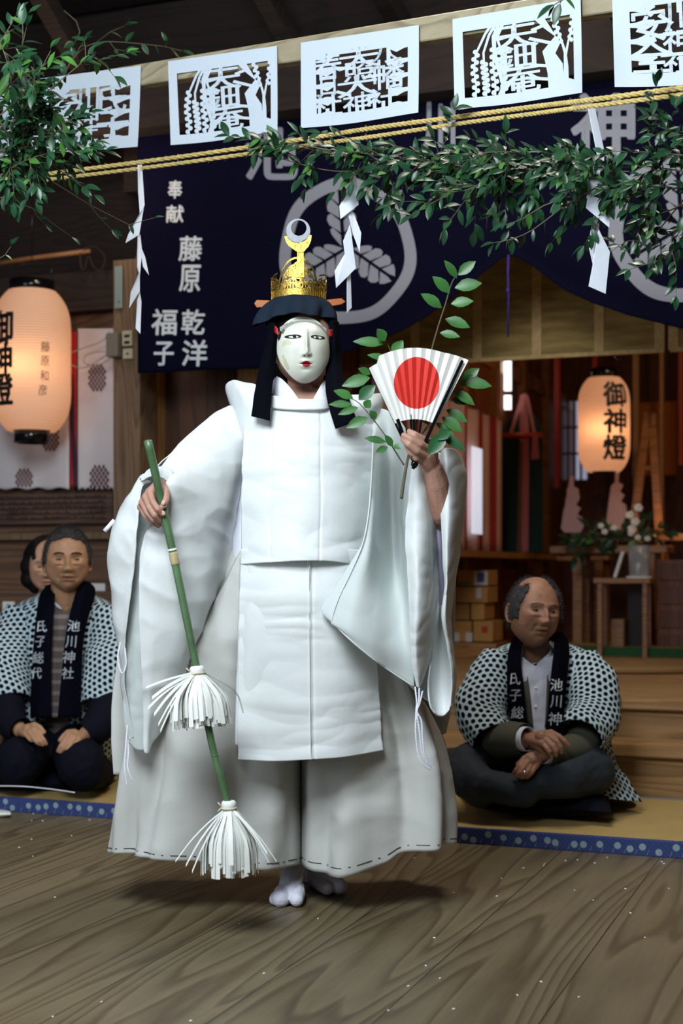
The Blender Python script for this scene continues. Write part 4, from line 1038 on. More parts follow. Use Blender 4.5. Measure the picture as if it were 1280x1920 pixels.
t = thing('orchid_stem', 'white orchid blooms rising above the spray on the altar', 'flower', Q(1190, 1000, 5.0))
tubeo('stem', [Q(1188, 1005, 5.0), Q(1184, 975, 5.0), Q(1180, 962, 5.0), Q(1190, 950, 5.0)], .004, M_['greentwig'], t)
for k, (x, y) in enumerate(((1196, 952), (1180, 966), (1190, 978), (1184, 992))):
    bm = bmesh.new()
    for q in range(5): ball(bm, Q(x, y, 4.95)+Vector((cos(q*1.257)*.015, -.004*q, sin(q*1.257)*.014)), .016, 2, (1, .35, .8))
    bm_obj('bloom', bm, M_['wash'], t, True)
# leaning boards / pillar by the lantern
for k, (x0, x1, y1, b) in enumerate(((1186, 1196, 930, 6.4), (1236, 1243, 935, 6.4))):
    p, _ = abz(x0, 800, b); q, _ = abz(x1, 800, b); 
    tag(boxo('pale_upright', p, q, b, b+.05, ZF, 3.3, framew), ['pale wooden upright just right of the far lantern', 'pale wooden upright left of the right frame edge'][k], 'post', 'pale uprights behind the altar')
bm = bmesh.new(); beam(bm, onb(1216, 775, 5.8), onb(1186, 1000, 5.8), .05, .05); beam(bm, onb(1222, 775, 5.8), onb(1236, 1000, 5.8), .05, .05); beam(bm, onb(1205, 878, 5.8), onb(1230, 878, 5.8), .03, .03)
bmesh.ops.recalc_face_normals(bm, faces=bm.faces); tag(bm_obj('wooden_easel', bm, altarw), 'tall A-shaped wooden stand right of the far lantern', 'stand')
p, z0_ = abz(1185, 892, 7.2); q, z1_ = abz(1268, 752, 7.2)
tag(boxo('ochre_cloth', p, q, 7.2, 7.22, z0_, z1_, plain('ochre_cloth', srgb(170, 92, 26), .8)), 'ochre cloth panel hanging behind the A-shaped stand', 'cloth')
# cartons
cm = plain('carton_board', srgb(176, 128, 70), .8, var=.1, vs=12)
def carton(x0, x1, y0, y1, b, label, marks=()):
    (p, z1__), (q, z0__) = abz(x0, y0, b), abz(x1, y1, b)
    t = thing('carton', label, 'box', W((p+q)/2, b+.12, z0__), 'cardboard cartons stacked by the sleeve')
    boxo('carton_body', p+.002, q-.002, b, b+.24, z0__+.002, z1__, cm, t, .006)
    for (mx0, mx1, my0, my1, mt) in marks:
        (r, s2), (u_, s1_) = abz(mx0, my0, b), abz(mx1, my1, b); boxo('printed_label', r, u_, b-.003, b+.001, s1_, s2, mt, t)
wl = plain('white_label', srgb(196, 190, 186), .8); bl_ = plain('blue_label', srgb(74, 86, 160), .8); rl = plain('red_label', srgb(170, 50, 36), .8); gl_ = plain('green_label', srgb(110, 120, 70), .8)
carton(856, 914, 1069, 1099, 4.40, 'top carton with a blue and white label', ((889, 914, 1071, 1097, wl), (894, 908, 1073, 1092, bl_), (858, 886, 1092, 1098, gl_)))
carton(850, 914, 1100, 1131, 4.40, 'second carton from the top with a small white label', ((892, 902, 1102, 1122, wl),))
carton(882, 908, 1132, 1163, 4.40, 'narrow carton in the third row down beside a shadowed gap', ())
carton(848, 880, 1132, 1163, 4.43, 'dark carton in the third row down, left of the narrow one', ())
carton(886, 924, 1164, 1204, 4.40, 'bottom right carton printed with a red mark', ((903, 914, 1174, 1187, rl),))
carton(844, 884, 1164, 1204, 4.40, 'bottom left carton with two white labels', ((849, 861, 1186, 1203, wl), (873, 885, 1186, 1203, wl)))
zc_ = abz(850, 1204.5, 4.40)[1]; ac0, ac1 = abz(842, 1200, 4.38)[0], abz(930, 1200, 4.38)[0]
tag(boxo('low_dais', ac0, ac1, 4.38, 4.72, ZF+.001, zc_, altarw, None, .004), 'low wooden dais under the stacked cardboard cartons', 'dais')
# mats on the shrine floor
p0 = std(820, 1240, ZF+.05); 
t = thing('inner_tatami', 'tatami mats with a green edge on the shrine floor behind the right man', 'mat', W(1, 4.8, ZF))
boxo('straw_core', -.4, 3.5, 4.84, 5.28, ZF+.001, ZF+.05, tatami_m, t, .003); boxo('green_edging', -.4, 3.5, 4.78, 4.84, ZF+.001, ZF+.053, plain('green_edge', srgb(36, 84, 44), .8), t, .003)
bm = bmesh.new(); cc = onz(1185, 1248, ZF+.02)
for k in range(7): 
    rr = .42-.055*k; tube(bm, [cc+Vector((rr*cos(2*pi*i/40), rr*.8*sin(2*pi*i/40), .0)) for i in range(41)], .018, 8, False)
tag(bm_obj('straw_cushion', bm, plain('woven_straw', srgb(140, 108, 66), .9, bump=.6, bs=120), None, True), 'round coiled straw cushion on the shrine floor behind the right man', 'cushion')

# warm lamps inside (the shrine has its own bulbs)
point('shrine_bulb', W(.6, 4.2, 2.45), 11, (1, .72, .48), .06)
point('altar_bulb', W(2.0, 5.0, 2.3), 7, (1, .68, .42), .05)
point('altar_candle', onb(1262, 990, 5.6), 1.2, (1, .5, .2), .02)
point('left_wall_fill', onb(150, 330, 1.9), 5, (1, .7, .5), .05)  # unseen warm fill added to brighten the left wall
# ---------------------------------------------------------------- people: heads, hands, bodies
def sph_head(kind='man', n=72, m=96):
    """head in its own frame: x to the right of the picture, y away from the face, z up; centre between the ears at eye height"""
    V = []; Fc = []
    feats = []
    def g(x0, z0, sx, sz, a, both=False):
        feats.append((x0, z0, sx, sz, a))
        if both: feats.append((-x0, z0, sx, sz, a))
    old = kind != 'woman'
    g(.031, .004, .018, .011, -.013, True); g(.028, .022, .022, .007, .0062 if old else .002, True)
    g(0, .0, .009, .018, .009); g(0, -.016, .010, .014, .013); g(0, -.034, .014, .011, .020); g(.015, -.038, .0085, .008, .012, True)
    g(0, -.050, .012, .004, -.003)
    g(0, -.060, .022, .005, .0075); g(0, -.0668, .026, .0030, -.0075); g(0, -.074, .018, .005, .0085); g(0, -.083, .017, .005, -.003); g(0, -.098, .018, .012, .007)
    g(.047, -.014, .018, .015, .008, True); g(.044, -.058, .014, .02, -.008 if old else -.001, True)
    g(.031, -.0135, .013, .0045, .0048 if old else .001, True); g(.030, -.0205, .014, .003, -.0045 if old else 0, True)
    for k in range(6): g(.0195+.0026*k, -.036-.0068*k, .0042, .007, -.0062 if old else -.0015, True)
    for k in range(3): g(.0, .045+.012*k, .03, .0022, -.0008 if old else 0)
    for i in range(n+1):
        th = pi*i/n
        for j in range(m):
            ph = 2*pi*j/m
            nx, ny, nz = sin(th)*sin(ph), -sin(th)*cos(ph), cos(th)
            t = max(0, -nz)
            x = nx*.083*(1-.27*t**1.9); z = nz*.120
            x *= 1+.10*exp(-((nz+.55)/.25)**2)
            if ny < 0: y = -.090*abs(ny)**.82*(1-.06*t*t)
            else: y = .098*ny*(1-.45*t)
            x *= 1+.05*max(0, ny)
            if ny < 0:
                w = min(1, abs(ny)*2.2); d = 0
                for (x0, z0, sx, sz, a) in feats: d += a*exp(-((x-x0)/sx)**2-((z-z0)/sz)**2)
                y -= d*w
            V.append(Vector((x, y, z)))
    for i in range(n):
        for j in range(m): Fc.append((i*m+j, (i+1)*m+j, (i+1)*m+(j+1) % m, i*m+(j+1) % m))
    return V, Fc
def face_y(x, z):
    best = None
    for v in _hv:
        if v.y < 0:
            d = (v.x-x)**2+(v.z-z)**2
            if best is None or d < best[0]: best = (d, v.y)
    return best[1]
_hv, _hf = sph_head('man')
def add_vf(bm, V, Fc, M):
    vs = [bm.verts.new(M @ v) for v in V]
    for f in Fc:
        q = [vs[i] for i in f]
        if len(set(q)) > 2:
            try: bm.faces.new(q)
            except ValueError: pass
def limb(bm, pts, rad):
    """tapered limb of overlapping cones and balls (merged by the voxel remesh)"""
    pts = [Vector(p) for p in pts]
    for p, r in zip(pts, rad): ball(bm, p, r, 2)
    for a, b, r0, r1 in zip(pts, pts[1:], rad, rad[1:]):
        tube(bm, [a, b], [r0, r1], 12)
def ear(bm, M, s):
    c = Matrix.Translation((s*.082, .012, -.010)) @ Matrix.Rotation(s*-.35, 4, 'Z') @ Matrix.Rotation(-.15, 4, 'X')
    bmesh.ops.create_icosphere(bm, subdivisions=2, radius=1, matrix=M @ c @ Matrix.Diagonal((.0055, .015, .028, 1)))
    pts = [M @ c @ Vector((s*.004, .016*cos(a), .031*sin(a))) for a in np.linspace(-2.2, 2.4, 14)]
    tube(bm, pts, [.0042]*14, 6)
    ball(bm, M @ c @ Vector((s*.002, -.006, -.030)), .0075, 2)
def remeshed(name, bm, vox, mat, parent=None, smooth=2, fac=.5):
    me = bpy.data.meshes.new('tmp'); bmesh.ops.recalc_face_normals(bm, faces=bm.faces); bm.to_mesh(me); bm.free()
    o = bpy.data.objects.new('tmp', me); C.objects.link(o)
    r = o.modifiers.new('r', 'REMESH'); r.mode = 'VOXEL'; r.voxel_size = vox; r.use_smooth_shade = True
    if smooth: s = o.modifiers.new('s', 'SMOOTH'); s.factor = fac; s.iterations = smooth
    dg = bpy.context.evaluated_depsgraph_get(); dg.update()
    m2 = bpy.data.meshes.new_from_object(o.evaluated_get(dg)); m2.name = name; m2.materials.clear(); m2.materials.append(mat)
    for p in m2.polygons: p.use_smooth = True
    bpy.data.objects.remove(o); bpy.data.meshes.remove(me)
    o = bpy.data.objects.new(name, m2); C.objects.link(o)
    if parent: adopt(o, parent)
    return o
def rumple(o, a=.004, s=9):
    me = o.data; n = [v.normal.copy() for v in me.vertices]; c = [v.co.copy() for v in me.vertices]
    out = [ci+ni*(a*(crease(ci, s)-.4)+a*fnoise(ci, s*.66)) for ci, ni in zip(c, n)]
    me.vertices.foreach_set('co', [x for v in out for x in v]); me.update()
def tint(o, fn):
    """per-vertex pigment (lips, beard shadow, age spots, painted lid shade): fn(array of co) -> array of multiplier colours"""
    me = o.data; n = len(me.vertices); co = np.zeros(n*3); me.vertices.foreach_get('co', co); co = co.reshape(-1, 3)
    c = np.ones((n, 4)); c[:, :3] = fn(co)
    a = me.color_attributes.new('pigment', 'FLOAT_COLOR', 'POINT'); a.data.foreach_set('color', c.ravel())
def skin_m(name, col):
    m = plain(name, col, .52, bump=.2, bs=140, sub=.1, spec=.35); nt = m.node_tree; b = nt.nodes['Principled BSDF']
    at = nd(nt, 'ShaderNodeAttribute'); at.attribute_name = 'pigment'
    mx = nd(nt, 'ShaderNodeMix', data_type='RGBA', blend_type='MULTIPLY'); mx.inputs[0].default_value = 1
    mx.inputs[6].default_value = col; nt.links.new(at.outputs['Color'], mx.inputs[7]); nt.links.new(mx.outputs[2], b.inputs['Base Color']); return m
def head_pigment(Mi, s, old=True, spots=()):
    M4 = np.array(Mi)
    def fn(co):
        p = co @ M4[:3, :3].T + M4[:3, 3]; x, y, z = p.T
        inn = ((abs(z) < .13) & (abs(x) < .1) & (y < -.02) & (y > -.16)).astype(float)
        r = np.ones((len(co), 3)); E = np.exp
        l = E(-(x/.023)**4-((z+.067)/.0085)**4)*inn
        r *= 1-l[:, None]*np.array([.22, .48, .42])
        ml = E(-(x/.026)**4-((z+.0668)/.0018)**2)*inn; r *= 1-.5*ml[:, None]
        for sx in (-1, 1):
            ck = E(-((x-sx*.042)/.018)**2-((z+.025)/.018)**2)*inn; r *= 1-ck[:, None]*np.array([0, .12, .12])
        if old:
            bd = E(-(x/.045)**4-((z+.077)/.030)**4)*inn; r *= 1-.14*bd[:, None]
            n_ = np.array([noise.noise(Vector(q)*55) if k else 0 for q, k in zip(p, inn)]); r *= 1+.16*(n_*inn)[:, None]
        for (sx, sz, a) in spots:
            e = E(-((x-sx)/a)**2-((z-sz)/a)**2)*inn; r *= 1-.4*e[:, None]
        return np.clip(r, 0, 2)
    return fn
eye_white = plain('eye_white', (.10, .08, .07, 1), .3)
iris_m = plain('dark_iris', (.012, .008, .006, 1), .15)
def eyes(M, parent, lid_mat, openz=.0042, gaze=0.0, brow_mat=None, browt=.0034):
    for s in (-1, 1):
        c = Vector((s*.031, face_y(s*.031, .0)+.0085, .0))
        bm = bmesh.new(); bmesh.ops.create_icosphere(bm, subdivisions=3, radius=.0118, matrix=M @ Matrix.Translation(c))
        e = bm_obj('eye', bm, eye_white, parent, True)
        bm = bmesh.new(); bmesh.ops.create_uvsphere(bm, u_segments=16, v_segments=8, radius=1, matrix=M @ Matrix.Translation(c+Vector((gaze, -.0085, 0))) @ Matrix.Diagonal((.0066, .0038, .0066, 1)))
        bm_obj('iris', bm, iris_m, e, True)
        # lids: caps just outside the eyeball, above and below the slit
        bm = bmesh.new(); R = .0131
        for lo, hi in ((openz, .0128), (-.0128, -openz*.75)):
            rows = []
            for i in range(7):
                z0 = lo+(hi-lo)*i/6; row = []
                for j in range(17):
                    a = -1.45+2.9*j/16; k = cos(a*.95)     # slit closes at the corners
                    z = z0*(k if abs(z0) < .006 else 1) if i in (0, 6) and abs(z0) < .006 else z0
                    z = z0*(1 if abs(z0) > .008 else max(.05, k)); rr = sqrt(max(1e-6, R*R-z*z))
                    row.append(bm.verts.new(M @ (c+Vector((sin(a)*rr*1.08, -cos(a)*rr, z)))))
                rows.append(row)
            for i in range(6):
                for j in range(16): bm.faces.new((rows[i][j], rows[i][j+1], rows[i+1][j+1], rows[i+1][j]))
        bmesh.ops.recalc_face_normals(bm, faces=bm.faces)
        lash = [M @ (c+Vector((sin(a)*R*1.08, -cos(a)*R-.0004, openz*max(.05, cos(a*.95))))) for a in np.linspace(-1.35, 1.35, 15)]
        o = tubeo('eyelash', lash, .0011, iris_m, e, 5)
        o = bm_obj('eyelids', bm, lid_mat, parent, True); o.modifiers.new('s', 'SOLIDIFY').thickness = .0012
        tint(o, lambda co: .72)  # shade put into the lid colour, where the lids would catch light
        if brow_mat:
            pts = [Vector((s*(.013+.038*t), 0, .0195+.0065*sin(pi*(t*.8+.12)))) for t in np.linspace(0, 1, 9)]
            pts = [M @ Vector((p.x, face_y(p.x, p.z)-.0005, p.z)) for p in pts]
            tubeo('eyebrow', pts, [browt*(.6+.5*sin(pi*(t*.8+.1))) for t in np.linspace(0, 1, 9)], brow_mat, parent, 6)
def hair_shell(M, parent, mat, keep, off=.006, rough=.0025, seed=0, vox=None, rsc=1.0):
    bm = bmesh.new(); idx = {}
    for i, v in enumerate(_hv):
        n = Vector((v.x/.0775**2, v.y/.094**2, v.z/.118**2)).normalized()
        k = keep(v)
        idx[i] = (v + n*(off*k + rough*fnoise((v.x*90+seed, v.y*90, v.z*60)) if k > 0 else n*0)) if k > 0 else None
    vs = {}
    for f in _hf:
        if all(idx[i] is not None for i in f) and len(set(f)) > 3:
            q = []
            for i in f:
                if i not in vs: vs[i] = bm.verts.new(M @ idx[i])
                q.append(vs[i])
            try: bm.faces.new(q)
            except ValueError: pass
    o = bm_obj('hair', bm, mat, parent, True); md = o.modifiers.new('s', 'SOLIDIFY'); md.thickness = .004; md.offset = -1
    # short strands that soften its edge
    r = random.Random(seed); bm = bmesh.new(); vv = [i for i in idx if idx[i] is not None]
    for _ in range(6500):
        v = _hv[r.choice(vv)]; n = Vector((v.x/.083**2, v.y/.094**2, v.z/.12**2)).normalized()
        p = v+n*(off*.6)+Vector((r.uniform(-1, 1), r.uniform(-1, 1), r.uniform(-1, 1)))*.004
        d = (n*.55+Vector((0, -.35, .15)) + Vector((r.uniform(-1, 1), r.uniform(-1, 1), r.uniform(-1, 1)))*.45).normalized(); s_ = d.cross(n).normalized()*.0007
        L = r.uniform(.008, .017); q = p+d*L
        bm.faces.new([bm.verts.new(M @ (p-s_)), bm.verts.new(M @ (p+s_)), bm.verts.new(M @ q)])
    bm_obj('hair_strands', bm, mat, o)
    return o
def headM(c, yaw=0, pitch=0, roll=0, s=1.0):
    """yaw + turns the face to the right of the picture; pitch + looks up; roll + tilts the crown to the right"""
    return Matrix.Translation(c) @ Matrix.Rotation(yaw, 4, 'Z') @ Matrix.Rotation(-pitch, 4, 'X') @ Matrix.Rotation(roll, 4, 'Y') @ Matrix.Scale(s, 4)
def hand(bm, wrist, fingers, thumb, palm, rw=.024, rf=.0085):
    """fingers: 4 chains (knuckle, joint, joint, tip) as world points; palm balls fill between wrist and knuckles"""
    ks = [Vector(f[0]) for f in fingers]
    for i, k in enumerate(ks):
        limb(bm, [wrist.lerp(k, .12), wrist.lerp(k, .6), k], [rw*.72, rf*1.7, rf*1.30])
    for a, b in zip(ks, ks[1:]): limb(bm, [a.lerp(wrist, .18), b.lerp(wrist, .18)], [rf*1.3, rf*1.3])
    for p in palm: ball(bm, Vector(p[0]), p[1], 2)
    for i, f in enumerate(fingers):
        q = [.98, 1.02, .97, .85][i]*rf
        limb(bm, f, [q*1.12, q*1.02, q*.95, q*.80][:len(f)])
    limb(bm, thumb, [rf*1.6, rf*1.35, rf*1.12, rf*.95][:len(thumb)])
# ---------------------------------------------------------------- the masked dancer
dancer = thing('person', 'masked dancer in flowing white robes and gold crown standing on the floorboards', 'person', (O.x, O.y, 0))
D = dancer
HC = Q(570, 652, .015)                       # head centre
# body: one continuous figure, mostly hidden by the robes
bm = bmesh.new()
Mh = headM(HC, radians(8), 0, 0, .93)
add_vf(bm, _hv, _hf, Mh); ear(bm, Mh, -1); ear(bm, Mh, 1)
limb(bm, [Q(572, 700, .03), Q(573, 740, .04), Q(573, 775, .04)], [.050, .050, .07])
limb(bm, [Q(500, 800, .04), Q(573, 800, .03), Q(650, 800, .04)], [.062, .10, .062])
limb(bm, [Q(573, 800, .03), Q(573, 900, .03), Q(573, 1010, .03), Q(573, 1080, .04)], [.12, .115, .105, .12])
limb(bm, [Q(545, 1080, .04), Q(545, 1350, .06), Q(543, 1540, .14), Q(543, 1590, .155)], [.085, .055, .038, .032])
limb(bm, [Q(605, 1080, .06), Q(600, 1350, .12), Q(585, 1530, .22), Q(575, 1570, .28)], [.085, .055, .038, .032])
# right arm (left in the picture) down to the hand on the wand
limb(bm, [Q(480, 800, .03), Q(395, 880, -.02), Q(350, 920, -.10), Q(303, 905, -.27)], [.055, .042, .034, .022])
wr_ = Q(300, 908, -.275)
hand(bm, wr_, [[Q(281, 924, -.30), Q(287, 941, -.325), Q(296, 955, -.335), Q(305, 965, -.325)],
               [Q(273, 932, -.295), Q(280, 951, -.318), Q(290, 966, -.325), Q(300, 977, -.31)],
               [Q(267, 942, -.285), Q(276, 961, -.30), Q(288, 975, -.305), Q(300, 984, -.29)],
               [Q(264, 951, -.27), Q(273, 968, -.28), Q(286, 980, -.285), Q(297, 987, -.275)]],
     [Q(303, 912, -.28), Q(311, 924, -.305), Q(311, 938, -.318), Q(306, 949, -.325)],
     [(Q(285, 925, -.285), .019), (Q(280, 938, -.275), .016)], .022, .0082)
# raised left arm (right in the picture), forearm upright, fingers round the fan
limb(bm, [Q(665, 800, .05), Q(750, 900, .07), Q(838, 1030, .0), Q(826, 960, -.20), Q(818, 905, -.25), Q(812, 880, -.27)], [.055, .045, .042, .038, .031, .026])
wl_ = Q(812, 880, -.27)
hand(bm, wl_, [[Q(806, 830, -.30), Q(790, 822, -.325), Q(778, 815, -.335), Q(767, 809, -.33)],
               [Q(805, 843, -.31), Q(787, 833, -.338), Q(771, 824, -.345), Q(757, 816, -.34)],
               [Q(800, 856, -.31), Q(781, 846, -.338), Q(766, 834, -.345), Q(755, 823, -.335)],
               [Q(794, 868, -.30), Q(779, 860, -.325), Q(769, 849, -.330), Q(762, 838, -.325)]],
     [Q(815, 868, -.255), Q(806, 850, -.24), Q(792, 836, -.24), Q(778, 826, -.25)],
     [(Q(806, 850, -.285), .022), (Q(800, 862, -.28), .018)], .026, .0092)
sk = skin_m('dancer_skin', srgb(176, 134, 116))
body = remeshed('body', bm, .0027, sk, D, 2)
tint(body, lambda co: 1.0)
# nails
nailm = plain('nail', srgb(214, 168, 156), .3)
for k, (p, s_, r_) in enumerate(((Q(306, 943, -.3335), 1, .3), (Q(305.5, 962, -.3325), 1, -.5))):
    bm = bmesh.new(); ball(bm, p, 1, 2, (.0052, .002, .0068), Matrix.Rotation(r_, 4, 'Y')); bm_obj('fingernail', bm, nailm, D, True)

# tabi socks
def tabi(heel, toe, ankle, wd, side, name='tabi_sock'):
    """split-toed sock: heel, toe and ankle points"""
    bm = bmesh.new(); d = (toe-heel); L = d.length; d.normalize(); s = Vector((0, 0, 1)).cross(d); s.normalize()
    up = Vector((0, 0, 1))
    at = lambda t, o, z: heel+d*L*t+s*(o*wd)+up*z
    limb(bm, [at(.04, 0, .030), at(.10, 0, .075), ankle], [.030, .033, .037])
    limb(bm, [at(.10, 0, .085), at(.36, 0, .062), at(.62, 0, .040), at(.76, 0, .030)], [.034, .033, .032, .027])
    limb(bm, [at(.04, 0, .027), at(.5, -side*.006, .026), at(.74, -side*.012, .025), at(.89, -side*.0165, .0215)], [.027, .026, .029, .0245])
    limb(bm, [at(.4, side*.008, .028), at(.70, side*.017, .025), at(.91, side*.0215, .0200)], [.026, .025, .0190])
    limb(bm, [at(.6, 0, .034), at(.80, side*.003, .026)], [.030, .023])
    limb(bm, [at(.76, -side*.030, .018), at(.85, -side*.031, .017)], [.017, .016])
    return remeshed(name, bm, .0022, M_['tabi'], D, 2)
toe = onz(537, 1704, 0); hl = toe+Vector((.016, .222, 0)); tabi(hl, toe, hl+Vector((0, -.01, .15)), 1.15, 1)
toe = onz(632, 1681, 0); h2 = onz(570, 1650, 0); tabi(h2, toe, h2+Vector((.0, .0, .15)), 1.0, -1)

# ---- white inner kimono, seen at the neck and at the side
def ringloft(name, rings, mat, parent, nu=96, nv=90, fold=None, thick=.003, evalfn=False):
    """closed loft; ring = (y_px list [(px,py)...] or py, xl, xr, dc, hd, expo)"""
    R = []
    for (ys, xl, xr, dc, hd, ex) in rings:
        row = []
        for k in range(nu):
            th = 2*pi*k/nu; c_, s_ = cos(th), sin(th)
            cx_ = (abs(c_)**ex)*(1 if c_ >= 0 else -1); sy_ = (abs(s_)**ex)*(1 if s_ >= 0 else -1)
            px = (xl+xr)/2+(xr-xl)/2*cx_
            d = dc-hd*sy_
            py = float(np.interp(px, [p[0] for p in ys], [p[1] for p in ys])) if hasattr(ys, '__len__') else ys
            X = (px-CX)/F*(Y0+dc); z = H-(py-CY)/F*(Y0+dc-hd*max(0, sy_))
            row.append((X, Y0+d, z))
        R.append(row)
    R = np.array(R); G = crom(R, nv)
    if fold:
        for i in range(nv):
            for k in range(nu):
                th = 2*pi*k/nu; f = fold(th, i/(nv-1), G[i, k])
                c0 = G[i].mean(0); v = G[i, k]-c0; v[2] = 0; l = np.linalg.norm(v)+1e-9
                G[i, k] = G[i, k]+v/l*f
    o = grid_obj(name, G, mat, parent, thick, closed=True)
    return (o, G) if evalfn else o
ringloft('inner_kimono', [(742, 535, 612, .04, .055, 1), (765, 515, 632, .035, .085, 1), (800, 460, 690, .03, .11, .8), (900, 446, 700, .03, .125, .8), (1000, 432, 705, .03, .13, .8), (1075, 425, 710, .04, .14, .8)], M_['kosode'], D, 80, 60,
         lambda th, v, p: .004*crease(p, 9))
# crossed collar at the neck
sheet('inner_collar', [[(519, 706, -.01), (512, 716, -.02), (508, 735, -.02)], [(530, 712, -.05), (524, 728, -.06), (517, 745, -.06)], [(545, 728, -.085), (538, 742, -.09), (530, 756, -.09)], [(562, 752, -.10), (556, 758, -.105), (548, 766, -.105)]], M_['kosode'], D, 14, 24, .004, 0)
sheet('inner_collar', [[(622, 708, .0), (628, 718, -.01), (630, 735, -.02)], [(606, 716, -.05), (612, 730, -.055), (616, 745, -.055)], [(597, 730, -.075), (604, 742, -.08), (610, 755, -.08)], [(585, 752, -.09), (590, 760, -.095), (600, 768, -.095)]], M_['kosode'], D, 14, 24, .004, 0)

# ---- wide trousers (hakama): two cloth legs
hemL = [(205, 1597), (213, 1597), (262, 1603), (330, 1610), (400, 1620), (450, 1628), (500, 1631), (540, 1628), (560, 1621)]
hemR = [(560, 1615), (566, 1620), (590, 1634), (620, 1642), (645, 1643), (670, 1638), (700, 1628), (725, 1620), (745, 1606), (775, 1596), (812, 1588), (848, 1579)]
def foldL(th, v, p):
    k_ = (abs(sin(th))**.7+.06)*(min(1, (1-cos(th))*2.5))
    a = .009*(crease(p, 5)-.4)+(.006+.016*v)*sin(th*7+2*sin(v*3)+1.0)*(1 if sin(th) > 0 else 1.6)+.02*v*fnoise((p[0]*3, p[1]*3, p[2]*1.1+3), 1.6)+.008*sin(th*17+3*v)*(1 if 1.9 < th < 2.9 else .3)
    return a*k_
def foldR(th, v, p):
    k_ = (abs(sin(th))**.7+.06)*(min(1, (1+cos(th))*2.5))
    a = .009*(crease(p, 5)-.4)+(.004+.014*v)*sin(th*8+1.5*sin(v*4)+.3)+.018*v*fnoise((p[0]*3+5, p[1]*3, p[2]*1.1), 1.6)
    # broad fold right of the apron
    a += .022*exp(-((th-.95)/.16)**2)*min(1, v*2) - .018*exp(-((th-1.30)/.12)**2)*min(1, v*2)
    return a*k_
lg, GL = ringloft('hakama_leg', [(1030, 420, 570, .06, .13, .9), (1080, 385, 570, .06, .15, .9), (1200, 300, 566, .06, .18, .8), (1320, 250, 562, .07, .19, .75), (1420, 233, 563, .08, .20, .72), (1510, 222, 564, .09, .205, .7), (hemL, 213, 564, .09, .205, .7)], M_['hakama'], D, 150, 130, foldL, .003, True)
rg, GR = ringloft('hakama_leg', [(1030, 568, 700, .08, .13, .9), (1080, 568, 730, .08, .15, .9), (1200, 566, 765, .08, .18, .8), (1290, 565, 778, .08, .19, .75), (1330, 565, 801, .09, .195, .75), (1400, 565, 831, .10, .20, .72), (1500, 565, 848, .11, .21, .7), (hemR, 565, 848, .11, .21, .7)], M_['hakama'], D, 150, 130, foldR, .003, True)
def stitches(G, name, side):
    bm = bmesh.new(); nv, nu = G.shape[:2]
    def pt(th, v):
        k = (th/(2*pi)*nu) % nu; i = v*(nv-1); i0 = int(min(nv-2, i)); k0 = int(k) % nu; fk = k-int(k); fi = i-i0
        p = (G[i0, k0]*(1-fk)+G[i0, (k0+1) % nu]*fk)*(1-fi)+(G[i0+1, k0]*(1-fk)+G[i0+1, (k0+1) % nu]*fk)*fi
        c0 = G[i0].mean(0); n_ = p-c0; n_[2] = 0; return Vector(p)+Vector(n_).normalized()*.0028
    # along the hem, by arc length
    ths = np.linspace(.02, pi-.02, 800); P_ = [pt(t, .983) for t in ths]
    def run(P_):
        s = 0; i = 0; ph = 0; seq = [(.042, .018), (.005, .018)]; k = 0
        while i < len(P_)-2:
            L, gap = seq[k % 2]; k += 1
            j = i; a = 0
            while j < len(P_)-1 and a < L: a += (P_[j+1]-P_[j]).length; j += 1
            if j-i >= 1: tube(bm, P_[i:j+1:max(1, (j-i)//3)] if j-i > 3 else [P_[i], P_[j]], .0011, 4)
            a = 0
            while j < len(P_)-1 and a < gap: a += (P_[j+1]-P_[j]).length; j += 1
            i = j
    run(P_)
    th0 = .10 if side > 0 else pi-.10
    run([pt(th0, v) for v in np.linspace(.983, .45 if side > 0 else .68, 500)])
    bm_obj(name, bm, M_['stitch'], D)
stitches(GL, 'hem_stitching', -1); stitches(GR, 'hem_stitching', 1)
# back panel of the robe behind the legs, showing at both sides
sheet('back_panel', [[(430, 800, .16), (520, 800, .2), (620, 800, .2), (715, 800, .16)], [(330, 950, .2), (500, 950, .26), (650, 950, .26), (850, 1000, .15)], [(245, 1130, .16), (480, 1130, .32), (650, 1130, .32), (853, 1088, .12)], [(214, 1280, .1), (480, 1280, .36), (650, 1280, .34), (851, 1200, .14)], [(209, 1380, .08), (480, 1380, .38), (650, 1380, .34), (845, 1320, .16)], [(213, 1452, .08), (480, 1452, .40), (650, 1440, .34), (836, 1375, .18)]], M_['hakama'], D, 50, 60, .004, .003, 6)

